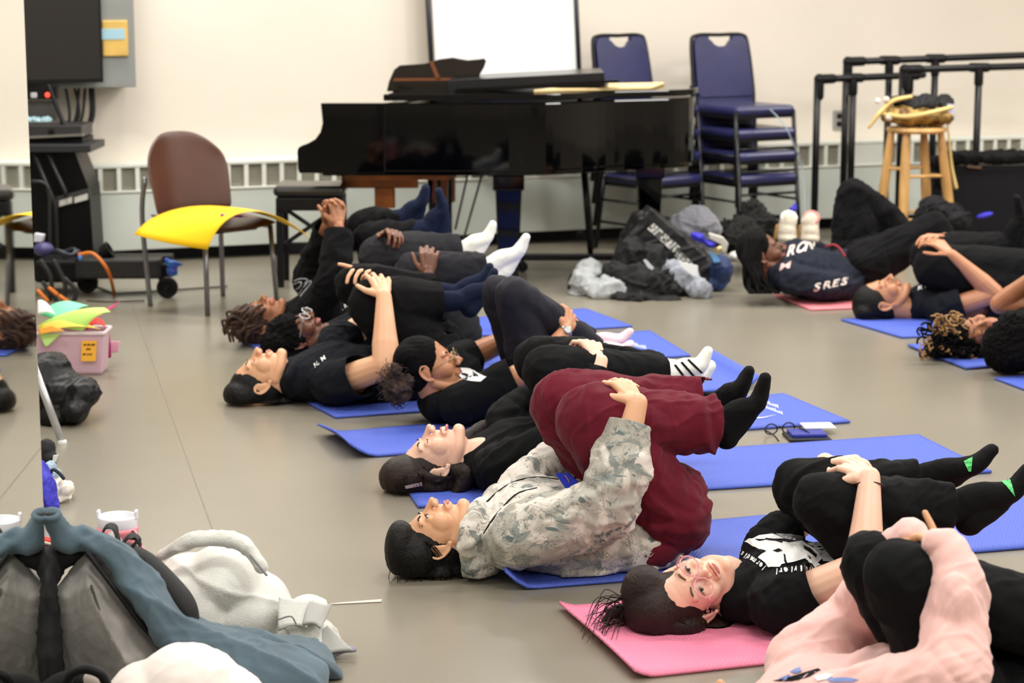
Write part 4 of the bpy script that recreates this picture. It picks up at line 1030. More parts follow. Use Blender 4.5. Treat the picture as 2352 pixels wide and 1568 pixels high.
make_mat('blue yoga mat under the person in the dark polo, its foot end curled up', (770, 962), (706, 928), (1628, 826), (1745, 893), BL, curlR=0.045, lenL=0.04)
make_mat('blue yoga mat ending below the pink socks, under the person in silver glasses', (640, 880), (590, 838), (1492, 763), (1586, 820), BL)
make_mat('blue yoga mat farthest back in the left row, under the person with locs', (592, 806), (548, 778), (1345, 712), (1452, 752), BL)
make_mat('pink yoga mat in front under the person in pink glasses, head end wavy', (1458, 1562), (1284, 1400), (2290, 1318), (2560, 1440), PK, curlL=0.02, lenL=0.04, group='pink yoga mats', wav=0.0)
make_mat('pink yoga mat in the right row under the braided person', (1862, 714), (1778, 680), (2600, 650), (2800, 680), (246, 142, 150), group='pink yoga mats')
make_mat('blue yoga mat in the right row under the person with the bun', (2072, 778), (1932, 737), (2800, 690), (2950, 730), BL)
make_mat('blue yoga mat in the right row under the person with blond tipped curls', (2218, 850), (2084, 797), (2950, 740), (3100, 790), BL, ripple=0.004)
make_mat('blue yoga mat at the right edge, only its pointed corner showing', (2480, 945), (2284, 872), (3100, 810), (3300, 880), BL)
# pale marks printed on two mats
def mark(key, arc, strokes):
    par = [o for o in bpy.data.objects if o.name.startswith('yoga_mat') and key in o.get('label', '')][0]
    m_ = mat('mat_print', (196, 206, 236), rough=0.6)
    g = G()
    P = [gp(x, y, 0.0125) for x, y in arc]
    C_, _ = catmull(P, 16)
    for i in range(len(C_) - 1):
        w0 = 0.010 * math.sin(math.pi * (i + 0.02) / 16) + 0.002; w1 = 0.010 * math.sin(math.pi * (i + 0.98) / 16) + 0.002
        u = Vector((0.3, 1, 0)).normalized(); b0 = len(g.v)
        g.v += [C_[i] - u * w0, C_[i + 1] - u * w1, C_[i + 1] + u * w1, C_[i] + u * w0]; g.f.append([b0, b0 + 1, b0 + 2, b0 + 3]); g.mi.append(0)
    obj('printed_arc', g, m_, par)
    g = G()
    for x0, y0, x1, y1, n in strokes:
        for k in range(n):
            f0 = k / n; x = x0 + (x1 - x0) * f0; y = y0 + (y1 - y0) * f0
            h = 5 + (k * 37 % 4)
            q = [(x, y), (x + 3, y + 0.6), (x + 3 - 2, y - h), (x - 2, y - h)]
            b0 = len(g.v); g.v += [gp(a, b, 0.0125) for a, b in q]; g.f.append([b0, b0 + 1, b0 + 2, b0 + 3]); g.mi.append(0)
    o = obj('printed_lettering', g, m_, par); o['kind'] = 'stuff'
mark('dark leggings', [(1716, 952), (1745, 959), (1782, 952)], [(1745, 932, 1800, 953, 11), (1752, 924, 1790, 938, 8)])
mark('pink socks', [(1440, 806), (1462, 809), (1482, 804)], [(1448, 792, 1486, 802, 8)])

# ------------------------------------------------------------------ glasses and phone on the floor
YG = gp(1840, 1002).y
t = thing('eyeglasses', 'black eyeglasses lying on the floor beside the blue phone', 'glasses', gp(1785, 1000))
def glasses(parent, M3, org, fm, lm=None, lw=0.024, lh=0.019, wire=0.0018, gap=0.034, temple=0.12, shape='round', tdrop=0.0):
    """local frame: x across the face, y forward, z up; org at the bridge"""
    def T(x, y, z): return org + M3 @ Vector((x, y, z))
    for sx in (-1, 1):
        ring = [T(sx * gap + lw * math.cos(a) * (1.0 if shape == 'round' else 1.05), -0.003 * abs(math.cos(a)), lh * math.sin(a) * (1.0 if math.sin(a) > 0 else 0.92)) for a in [i * math.pi / 8 for i in range(17)]]
        g = G(); g.tube(ring, wire, n=6, seg=40); rim = obj('rim', g, fm, parent, smooth=True)
        if lm is not None:
            g = G(); vs = [T(sx * gap, 0.002, 0)] + ring[:-1]; g.add(vs, [[0, 1 + i, 1 + (i + 1) % 16] for i in range(16)]); obj('lens', g, lm, parent, smooth=True)
        g = G(); g.tube([T(sx * (gap + lw), 0, 0.004), T(sx * (gap + lw + 0.008), -0.01, 0.004), T(sx * (gap + lw + 0.010), -temple * 0.75, 0.0 - tdrop), T(sx * (gap + lw + 0.006), -temple, -0.015 - tdrop)], wire * 1.1, n=6, seg=14); obj('temple', g, fm, parent, smooth=True)
    g = G(); g.tube([T(-gap + lw, 0, 0.003), T(0, 0.003, 0.007), T(gap - lw, 0, 0.003)], wire * 1.1, n=6, seg=8); obj('bridge', g, fm, parent, smooth=True)
a_ = gp(1790, 998) + Vector((0, 0, 0.022))
glasses(t, Matrix.Rotation(R(20), 3, 'Z'), a_, M_black, None, wire=0.0025)
ph = thing('phone_case', 'blue phone case with papers lying on the floor between two mats', 'phone', gp(1860, 1003))
Mx = Matrix.Rotation(R(5), 3, 'Z')
g = G(); g.box(gp(1853, 1003) + Vector((0, 0, 0.012)), (0.125, 0.10, 0.018), Mx); obj('case', g, mat('case_blue', (34, 48, 150), rough=0.4), ph, bevel=0.005)
g = G(); g.box(gp(1853, 1006) + Vector((0, 0, 0.005)), (0.15, 0.13, 0.008), Mx); obj('black_cover', g, M_black, ph, bevel=0.003)
g = G(); g.box(gp(1880, 995) + Vector((0, 0.02, 0.024)), (0.11, 0.09, 0.004), Mx); obj('paper', g, MATS['paper_white'], ph)

# paper strip on the floor
g = G(); a_ = gp(758, 1389); b_2 = gp(876, 1383)
g.add([a_, b_2, b_2 + Vector((0, 0.02, 0)), a_ + Vector((0.02, 0.012, 0.0))], [[0, 1, 2, 3]])
for v in g.v: v.z += 0.002
tag(obj('paper_strip', g, mat('strip_white', (216, 210, 196)), None, solid=0.002, origin=a_), 'thin white paper strip on the floor beyond the fleece', 'paper strip')

# ------------------------------------------------------------------ foreground bags and clothes
Yq = 4.62
bp_ = thing('grey_backpack', 'grey felt backpack standing in the lower left corner by the mirror', 'backpack', Vector((at(230, 1500, Yq).x, Yq, 0)))
pts = [(198, 1262, 0.06), (96, 1395, 0.03), (140, 1570, 0.0), (262, 1660, -0.06), (202, 1345, -0.06), (240, 1430, -0.10), (292, 1525, -0.12), (264, 1340, 0.0), (330, 1422, 0.0), (386, 1482, 0.03), (384, 1660, 0.02), (120, 1680, 0.03)]
fr = [at(x, y, Yq + d) for x, y, d in pts]; bk = [q + Vector((0.03, 0.22, 0.0)) for q in fr]
for q in fr + bk: q.z = max(q.z, 0.012)
F_ = [[0, 1, 4], [1, 2, 5, 4], [2, 11, 3, 6, 5], [0, 4, 7], [4, 5, 8, 7], [5, 6, 9, 8], [6, 3, 10, 9]]
out = [0, 1, 2, 11, 3, 10, 9, 8, 7]
n_ = len(pts)
gb = G(); gb.add(fr + bk, F_ + [[i + n_ for i in q][::-1] for q in F_] + [[out[i], out[(i + 1) % 9], out[(i + 1) % 9] + n_, out[i] + n_] for i in range(9)])
v, f, n = blob(gb, 0.006, 10)
v = wrinkle(v, n, 0.005, 7, 2); v = wrinkle(v, n, 0.0015, 30, 6)
v[:, 2] = np.maximum(v[:, 2], 0.004)
M_felt = mat('felt_grey', (150, 146, 142), rough=0.95, var=0.10, vscale=9, bump=0.25, bscale=260, sheen=0.2)
obj('pack_body', (v, f), M_felt, bp_, smooth=True)
g = G(); g.tube([at(200, 1268, Yq - 0.01), at(262, 1350, Yq - 0.055), at(330, 1440, Yq - 0.045), at(375, 1480, Yq - 0.01)], 0.006, n=8, seg=20); obj('zip', g, M_black, bp_, smooth=True)
g = G(); g.tube([at(210, 1345, Yq - 0.058), at(240, 1430, Yq - 0.085), at(290, 1520, Yq - 0.10)], 0.0028, n=6, seg=16); obj('seam_line', g, mat('seam_dark', (70, 66, 62)), bp_, smooth=True)
g = G(); g.tube([at(120, 1290, Yq + 0.05), at(160, 1265, Yq + 0.06), at(200, 1262, Yq + 0.08)], [0.03, 0.035, 0.02], n=10); obj('top_handle', g, M_bcloth, bp_, smooth=True)
g = G(); g.tube([at(275, 1262, Yq + 0.16), at(305, 1275, Yq + 0.14), at(350, 1306, Yq + 0.1), at(415, 1375, Yq + 0.05), at(440, 1420, Yq + 0.04), at(436, 1480, Yq + 0.04)], [0.008, 0.014, 0.02, 0.022, 0.016, 0.012], [0.03, 0.03, 0.03, 0.03, 0.026, 0.02], side=(0.2, 1, 0.5), n=12, seg=30); obj('shoulder_strap', g, mat('strap_black', (20, 20, 21), rough=0.7), bp_, smooth=True)
g = G(); g.tube([at(232, 1236, Yq + 0.16), at(243, 1210, Yq + 0.16), at(262, 1212, Yq + 0.15), at(272, 1240, Yq + 0.14)], 0.003, 0.016, side=(0, 1, 0.2), n=8, seg=16); obj('strap_loop', g, MATS['strap_black'], bp_, smooth=True)
g = G(); g.tube([at(282, 1246, Yq + 0.12), at(298, 1231, Yq + 0.12), at(314, 1240, Yq + 0.11), at(304, 1256, Yq + 0.1)], 0.003, 0.018, side=(0, 1, 0.2), n=8, seg=16); obj('strap_loop', g, MATS['strap_black'], bp_, smooth=True)
v_ = heap(None, None, None, [(112, 1400, Yq - 0.02, 0.022, 0.05, 0.10), (118, 1540, Yq - 0.04, 0.026, 0.06, 0.15), (120, 1300, Yq + 0.03, 0.025, 0.05, 0.05)], M_bcloth, parent=bp_, part='side_pocket', amp=0.006)

# teal sweatshirt draped across
M_teal = mat('teal_sweat', (84, 104, 116), rough=0.92, var=0.06, vscale=7, bump=0.15, bscale=240, sheen=0.15)
tl = thing('teal_sweatshirt', 'slate blue sweatshirt draped over the grey backpack down to the floor', 'sweatshirt', Vector((at(450, 1500, Yq).x, Yq, 0)))
gb = G()
gb.tube([at(118, 1186, Yq + 0.0), at(138, 1216, Yq + 0.02), at(160, 1238, Yq + 0.03), at(215, 1242, Yq + 0.05), at(262, 1265, Yq + 0.03)], [0.022, 0.026, 0.03, 0.032, 0.03], n=12)
gb.tube([at(215, 1240, Yq + 0.05), at(275, 1280, Yq + 0.03), at(345, 1375, Yq + 0.0), at(415, 1450, Yq + 0.02), at(520, 1500, Yq + 0.0), at(640, 1535, Yq - 0.02), at(720, 1560, Yq - 0.03)], [0.02, 0.032, 0.04, 0.045, 0.055, 0.05, 0.04], [0.05, 0.07, 0.08, 0.09, 0.10, 0.10, 0.08], side=(0, 1, 0), n=16)
gb.tube([at(500, 1470, Yq + 0.1), at(600, 1490, Yq + 0.12), at(700, 1492, Yq + 0.15), at(735, 1530, Yq + 0.1)], [0.03, 0.03, 0.025, 0.03], [0.08] * 4, side=(0, 1, 0), n=12)
gb.tube([at(420, 1500, Yq + 0.02), at(520, 1560, Yq - 0.02), at(650, 1600, Yq - 0.05)], [0.05, 0.06, 0.05], n=12)
v, f, n = blob(gb, 0.006, 6)
dirv = np.array([0.80, 0, -0.60]); perp = np.array([0.60, 0.5, 0.80])
fold = 1 - np.abs(np.sin((v @ perp) * 42 + 1.6 * np.sin((v @ dirv) * 5)))
v = v + n * ((fold ** 1.5) * 0.012 - 0.004)[:, None]
v = wrinkle(v, n, 0.004, 20, 9); v[:, 2] = np.maximum(v[:, 2], 0.004)
obj('garment', (v, f), M_teal, tl, smooth=True)
g = G(); c = at(115, 1181, Yq + 0.0)
g.tube([c + Vector((0.02 * math.cos(a), 0.018 * math.sin(a), 0.006 * math.sin(a))) for a in [i * math.pi / 4 for i in range(9)]], 0.007, n=8, seg=24); obj('cuff', g, M_teal, tl, smooth=True)
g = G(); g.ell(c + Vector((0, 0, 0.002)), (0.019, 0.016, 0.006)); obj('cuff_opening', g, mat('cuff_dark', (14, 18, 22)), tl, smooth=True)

# pink bottle with white lid
bt = thing('pink_tumbler', 'pink drinking bottle with a white lid behind the grey backpack', 'bottle', Vector((at(268, 1300, Yq + 0.35).x, Yq + 0.35, 0)))
c = at(270, 1200, Yq + 0.35); zt = c.z; s_ = 1.0
c0 = Vector((c.x, c.y, 0))
def zz(y): return at(270, y, Yq + 0.35).z
rr = (at(314, 1200, Yq + 0.35).x - at(225, 1200, Yq + 0.35).x) / 2
g = G(); g.lathe(c0, [(rr * 0.8, max(0.01, zz(1400))), (rr * 0.95, zz(1330)), (rr * 1.02, zz(1240)), (rr * 1.04, zz(1222)), (rr * 1.07, zz(1218)), (rr * 1.07, zz(1211)), (rr, zz(1208))], 32); obj('bottle_body', g, mat('bottle_pink', (238, 142, 156), rough=0.3), bt, smooth=True)
g = G(); g.lathe(c0, [(rr * 0.97, zz(1216)), (rr * 1.0, zz(1204)), (rr * 1.0, zz(1186)), (rr * 0.96, zz(1183)), (rr * 0.90, zz(1186)), (rr * 0.90, zz(1196)), (0.001, zz(1197))], 32, capt=False); obj('lid', g, mat('lid_white', (232, 232, 240), rough=0.35), bt, smooth=True)
for sx in (-1, 1):
    g = G(); g.box(Vector((c.x + sx * rr * 0.97, c.y, zz(1181))), (0.008, 0.022, 0.022)); obj('lid_tab', g, MATS['lid_white'], bt, bevel=0.003)
for k in range(2):
    g = G(); pts = [at(306 + 4 * k, 1222, Yq + 0.28), at(318, 1240 + 4 * k, Yq + 0.26), at(326 + 3 * k, 1262, Yq + 0.25), at(340 + 4 * k, 1285, Yq + 0.24)]
    g.tube(pts, 0.005, n=8, seg=16); obj('braided_cord', g, mat('cord_pink' if k else 'cord_black2', (240, 150, 160) if k else (24, 20, 22)), bt, smooth=True)
rw = heap('red_jacket', 'red navy and cream striped cloth tucked behind the grey backpack', 'jacket', [(118, 1250, Yq + 0.15, 0.035, 0.05, 0.025), (120, 1280, Yq + 0.13, 0.03, 0.05, 0.03)], mat('jacket_red', (196, 44, 32), rough=0.7), voxel=0.006, amp=0.004, zmin=0.1) if False else None
rj = thing('striped_jacket', 'red and cream striped cloth tucked behind the grey backpack', 'jacket', at(118, 1270, Yq + 0.14))
for k, (pts, mm_) in enumerate([([(96, 1238), (140, 1248), (140, 1262), (96, 1256)], 'red'), ([(96, 1242), (136, 1253), (136, 1257), (96, 1249)], 'cream'), ([(112, 1266), (130, 1264), (108, 1310), (98, 1320)], 'red'), ([(124, 1266), (134, 1264), (112, 1318), (98, 1330)], 'cream'), ([(96, 1256), (122, 1260), (112, 1290), (96, 1300)], 'navy')]):
    g = G(); slab(g, pts, Yq + 0.10 - 0.004 * k, 0.03); obj('stripe_' + mm_, g, mat('stripe_' + mm_, {'red': (200, 44, 30), 'cream': (228, 218, 196), 'navy': (52, 54, 74)}[mm_], rough=0.8), rj, bevel=0.004)

# white fleece
M_fleece = mat('fleece_white', (222, 222, 216), rough=1.0, var=0.03, vscale=12, bump=0.25, bscale=220, sheen=0.2)
YFl = 4.98
fl2 = thing('white_fleece', 'off-white fleece garment heaped on the floor behind the backpack', 'fleece', gp(560, 1500))
gb = G()
for (x, y, rx, ry, rz, tl_) in ((470, 1400, 0.10, 0.15, 0.13, 0), (520, 1330, 0.10, 0.13, 0.085, 10), (575, 1410, 0.10, 0.14, 0.11, 35), (640, 1460, 0.09, 0.12, 0.06, 25), (420, 1330, 0.08, 0.12, 0.055, -20), (410, 1420, 0.09, 0.12, 0.11, 0), (530, 1470, 0.14, 0.12, 0.06, 0)):
    gb.ell(at(x, y, YFl + 0.08), (rx, ry, rz), Matrix.Rotation(R(tl_), 3, 'Y'))
v, f, n = blob(gb, 0.006, 24)
fold = 1 - np.abs(np.sin((v @ np.array([0.75, 0.3, 0.55])) * 17 + 1.8 * np.sin((v @ np.array([0.5, 0, -0.8])) * 8)))
v = v + n * ((fold ** 6) * 0.008)[:, None]
v = wrinkle(v, n, 0.007, 5, 14); v[:, 2] = np.maximum(v[:, 2], 0.004)
obj('garment', (v, f), M_fleece, fl2, smooth=True)
gb = G(); gb.tube([at(372, 1275, YFl - 0.02), at(430, 1245, YFl - 0.03), at(500, 1237, YFl - 0.02), at(560, 1252, YFl - 0.03), at(600, 1300, YFl - 0.05)], [0.016, 0.02, 0.022, 0.022, 0.014], n=12)
v, f, n = blob(gb, 0.005, 4); v = wrinkle(v, n, 0.004, 30); obj('rolled_edge', (v, f), M_fleece, fl2, smooth=True)
gb = G()
gb.tube([at(640, 1440, YFl + 0.02), at(700, 1400, YFl + 0.0), at(738, 1402, YFl)], [0.03, 0.026, 0.016], [0.05, 0.05, 0.045], side=(0, 1, 0.3), n=12)
gb.tube([at(660, 1470, YFl - 0.02), at(730, 1455, YFl - 0.03), at(764, 1485, YFl - 0.04)], [0.03, 0.02, 0.01], [0.05, 0.06, 0.06], side=(0, 1, 0.3), n=12)
v, f, n = blob(gb, 0.005, 4); v = wrinkle(v, n, 0.006, 24); obj('sleeve', (v, f), M_fleece, fl2, smooth=True)
M_rib = mat('rib_knit', (180, 180, 176), rough=0.95)
def flap(c4, dep, m_, nm, w_=0.012):
    rows = []
    for i in range(4):
        r_ = []
        for j in range(4):
            u, q = j / 3, i / 3
            x = (c4[0][0] * (1 - u) + c4[1][0] * u) * (1 - q) + (c4[3][0] * (1 - u) + c4[2][0] * u) * q
            y = (c4[0][1] * (1 - u) + c4[1][1] * u) * (1 - q) + (c4[3][1] * (1 - u) + c4[2][1] * u) * q
            p_ = at(x, y, YFl + dep + 0.03 - 0.06 * q + w_ * math.sin(j * 2.3 + i)); p_.z = max(0.01, p_.z + w_ * math.sin(j * 2.6 + i * 1.3)); r_.append(p_)
        rows.append(r_)
    g = G(); g.patch(rows, nu=14, nv=10); obj(nm, g, m_, fl2, smooth=True, solid=0.006)
flap([(640, 1372), (722, 1384), (705, 1432), (640, 1440)], -0.06, M_fleece, 'sleeve_flap')
flap([(712, 1382), (764, 1394), (736, 1434), (696, 1428)], -0.065, M_rib, 'rib_cuff')
flap([(650, 1440), (742, 1440), (762, 1492), (690, 1500)], -0.075, M_fleece, 'hem_flap')
flap([(722, 1450), (752, 1442), (812, 1490), (735, 1502)], -0.08, M_rib, 'rib_hem', 0.006)
g = G(); g.tube([at(722, 1490, YFl - 0.08), at(755, 1503, YFl - 0.09), at(790, 1492, YFl - 0.08), at(812, 1490, YFl - 0.07)], [0.006, 0.007, 0.007, 0.006], [0.016] * 4, side=(0, 1, 0), n=8, seg=20); obj('zip_edge', g, mat('zip_lilac', (134, 130, 150), rough=0.6), fl2, smooth=True)
g = G(); g.tube([at(576, 1276, YFl - 0.07), at(596, 1300, YFl - 0.085), at(612, 1320, YFl - 0.09)], 0.003, n=6, seg=12); obj('stitching', g, mat('stitch_grey', (140, 138, 140)), fl2, smooth=True)
g = G(); g.tube([at(640, 1422, YFl - 0.09), at(668, 1415, YFl - 0.1), at(680, 1432, YFl - 0.1)], 0.002, n=6, seg=12); obj('stitching', g, mat('stitch_grey', (140, 138, 140)), fl2, smooth=True)
# pale garment at the bottom
t = heap('cream_hoodie', 'cream pink garment bulging up at the bottom edge in front of the backpack', 'garment', [(430, 1570, 4.35, 0.115, 0.12, 0.085), (350, 1590, 4.35, 0.10, 0.12, 0.07), (510, 1600, 4.35, 0.09, 0.1, 0.065), (430, 1680, 4.35, 0.22, 0.15, 0.1), (430, 1780, 4.35, 0.22, 0.15, 0.1)], mat('cream_pink', (250, 236, 230), rough=0.9, sheen=0.2), voxel=0.007, amp=0.004, wsc=10)
t = thing('black_ring_strap', 'black looped strap at the bottom edge beside the cream garment', 'strap', at(215, 1570, 4.25))
g = G(); g.tube([at(150, 1580, 4.3), at(165, 1548, 4.28), at(195, 1536, 4.27), at(232, 1548, 4.27), at(248, 1580, 4.28)], 0.011, n=10, seg=24); obj('loop', g, M_black, t, smooth=True)
g = G(); g.tube([at(90, 1600, 4.35), at(140, 1565, 4.35), at(190, 1560, 4.35)], 0.02, n=10, seg=16); obj('band', g, M_bcloth, t, smooth=True)
g = G(); g.ell(at(215, 1560, 4.31), (0.022, 0.015, 0.02)); obj('cream_patch', g, MATS['cream_pink'], t, smooth=True)
gb = G(); gb.ell(at(55, 1572, 4.3), (0.017, 0.02, 0.014)); v, f, n = blob(gb, 0.004, 2)
tag(obj('white_crumple', (v, f), MATS['paper_white'], None, smooth=True, origin=at(55, 1570, 4.3)), 'small white crumpled piece at the bottom left corner', 'paper')
# ================================================================== people
def vn(v): return V3(v).normalized()
# canonical head: x forward (face), y to the person's left, z to the crown; origin between the ears
_g = G()
_g.ell((-0.014, 0, 0.042), (0.092, 0.074, 0.080), nu=28, nv=20)
_g.ell((0.026, 0, 0.004), (0.064, 0.062, 0.085), nu=24, nv=16)
_g.ell((0.022, 0, -0.055), (0.056, 0.050, 0.050), nu=24, nv=16)
_g.ell((0.064, 0, -0.094), (0.020, 0.022, 0.018))
_g.tube([(-0.005, 0.043, -0.045), (0.03, 0.038, -0.076), (0.062, 0.012, -0.096)], [0.020, 0.018, 0.016], n=12)
_g.tube([(-0.005, -0.043, -0.045), (0.03, -0.038, -0.076), (0.062, -0.012, -0.096)], [0.020, 0.018, 0.016], n=12)
for _s in (-1, 1):
    _g.ell((0.052, _s * 0.036, -0.022), (0.033, 0.026, 0.030))
    _g.ell((0.070, _s * 0.024, 0.026), (0.016, 0.026, 0.010))
    _g.ell((0.0745, _s * 0.031, 0.003), (0.0135, 0.0145, 0.0115))
    _g.ell((0.100, _s * 0.0115, -0.0275), (0.011, 0.0085, 0.0085))
    ring = [(0.008, -0.028), (-0.010, -0.022), (-0.021, 0.000), (-0.021, 0.020), (-0.008, 0.033), (0.006, 0.028), (0.010, 0.012)]
    _g.tube([(x, _s * (0.076 - x * 0.35), z) for x, z in ring], 0.0042, n=8, seg=24)
    _g.ell((-0.004, _s * 0.0735, 0.003), (0.014, 0.006, 0.023))
    _g.ell((0.003, _s * 0.0755, -0.028), (0.007, 0.005, 0.009))
_g.tube([(0.080, 0, 0.018), (0.096, 0, -0.004), (0.112, 0, -0.022)], [0.0075, 0.0080, 0.0092], n=12, seg=8)
_g.ell((0.079, 0, -0.054), (0.015, 0.027, 0.014))
_g.tube([(-0.02, 0, -0.03), (-0.035, 0, -0.12)], [0.058, 0.054], n=20)
HV, HF, HN = blob(_g, 0.003, 7)
def brush(v, c, r, d):
    q = np.exp(-(((v - np.array(c)) / np.array(r)) ** 2).sum(1))
    return v + q[:, None] * np.array(d)
for _s in (-1, 1):
    HV = brush(HV, (0.092, _s * 0.018, 0.010), (0.012, 0.010, 0.012), (-0.005, 0, 0))
    HV = brush(HV, (0.085, _s * 0.031, 0.0155), (0.012, 0.014, 0.004), (-0.003, 0, 0))
    HV = brush(HV, (0.085, _s * 0.030, -0.012), (0.012, 0.014, 0.005), (-0.003, 0, 0))
    HV = brush(HV, (0.05, _s * 0.06, 0.035), (0.03, 0.02, 0.03), (0, -_s * 0.004, 0))
    HV = brush(HV, (0.115, _s * 0.006, -0.034), (0.006, 0.0035, 0.004), (0, 0, 0.004))
HV = brush(HV, (0.094, 0, -0.078), (0.012, 0.022, 0.006), (-0.005, 0, 0))
HV = brush(HV, (0.10, 0, -0.040), (0.008, 0.005, 0.006), (-0.002, 0, 0))

def head_frame(p, hd):
    px, py, off, t, psi, th, sc = hd
    t, psi, th = R(t), R(psi), R(th)
    F0 = Vector((-math.sin(t), 0, math.cos(t))); U0 = Vector((-math.cos(t), 0, -math.sin(t)))
    near = Vector((0, -1, 0))
    F = F0 * math.cos(psi) + near * math.sin(psi)
    F2 = F * math.cos(th) - U0 * math.sin(th); U2 = U0 * math.cos(th) + F * math.sin(th)
    L = U2.cross(F2)
    o = p.J(px, py, off)
    M = Matrix((F2, L, U2)).transposed() * sc
    return o, M

def hand(g, wr, D, N, right=True, sz=1.0, curl=(35, 45, 30), spread=6, tcurl=20, point=None, tspread=1.0):
    D = vn(D); N = V3(N); N = vn(N - D * N.dot(D)); T = D.cross(N) * (-1 if right else 1)
    s = sz
    g.ell(wr + (D * 0.047 - N * 0.002) * s, (0.046 * s, 0.035 * s, 0.0135 * s), Matrix((D, T, N)).transposed(), 16, 10)
    g.tube([wr - D * 0.004 * s, wr + D * 0.012 * s, wr + D * 0.03 * s], [0.017 * s, 0.016 * s, 0.015 * s], [0.021 * s, 0.024 * s, 0.028 * s], side=T, n=14, seg=6)
    ks = [(0.085, 0.031), (0.089, 0.0105), (0.085, -0.0105), (0.077, -0.030)]
    ln = [(0.041, 0.026, 0.021), (0.045, 0.029, 0.022), (0.041, 0.027, 0.021), (0.033, 0.021, 0.018)]
    rd = [0.0088, 0.0090, 0.0085, 0.0076]
    for i in range(4):
        K = wr + (D * ks[i][0] + T * ks[i][1]) * s
        g.tube([wr + (D * 0.02 + T * ks[i][1] * 0.5) * s, K], [0.012 * s, 0.0108 * s], n=10)
        a = 0; p = K; pts = [K]
        sp = R(spread * (1.5 - i))
        base = D * math.cos(sp) + T * math.sin(sp)
        c_ = curl if not (point is not None and i == point) else (4, 4, 3)
        for k in range(3):
            a += R(c_[k] + (i * 2 if c_ is curl else 0))
            p = p + (base * math.cos(a) - N * math.sin(a)) * ln[i][k] * s; pts.append(p)
        for k in range(3):
            g.tube([pts[k], pts[k + 1]], [rd[i] * s * (1.04 - 0.08 * k), rd[i] * s * (0.98 - 0.09 * k)], n=10)
    b = wr + (D * 0.022 + T * 0.024 - N * 0.006) * s
    a = 0; d0 = vn(D * 0.75 + T * 0.75 * tspread - N * 0.35); ax = vn(D - N * 0.3)
    p1 = b + d0 * 0.042 * s; d1 = vn(d0 + ax * math.sin(R(tcurl)) * 1.2 - T * 0.5 * math.sin(R(tcurl)))
    p2 = p1 + d1 * 0.033 * s; d2 = vn(d1 + ax * 0.3 * math.sin(R(tcurl))); p3 = p2 + d2 * 0.022 * s
    g.tube([b, p1], [0.0145 * s, 0.0112 * s], n=10); g.tube([p1, p2], [0.0108 * s, 0.0095 * s], n=10); g.tube([p2, p3], [0.0095 * s, 0.0075 * s], n=10)
    nails = []
    return nails

def cut_open(v, f, cuts):
    """open a garment at its hems: cuts = (point, outward dir, radius)"""
    me = bpy.data.meshes.new('c'); me.from_pydata(v.tolist(), [], f); bm = bmesh.new(); bm.from_mesh(me)
    for p, d, rad in cuts:
        p = V3(p); d = vn(d)
        vs = [q for q in bm.verts if (q.co - p).length < rad]
        st = set(vs)
        fs = [q for q in bm.faces if all(x in st for x in q.verts)]
        es = set(e for q in fs for e in q.edges)
        bmesh.ops.bisect_plane(bm, geom=vs + list(es) + fs, plane_co=p, plane_no=d, clear_outer=True)
    bm.to_mesh(me); bm.free()
    n = len(me.vertices); a = np.empty(n * 3); me.vertices.foreach_get('co', a); a = a.reshape(-1, 3)
    ff = [list(q.vertices) for q in me.polygons]
    bpy.data.meshes.remove(me)
    return a, ff

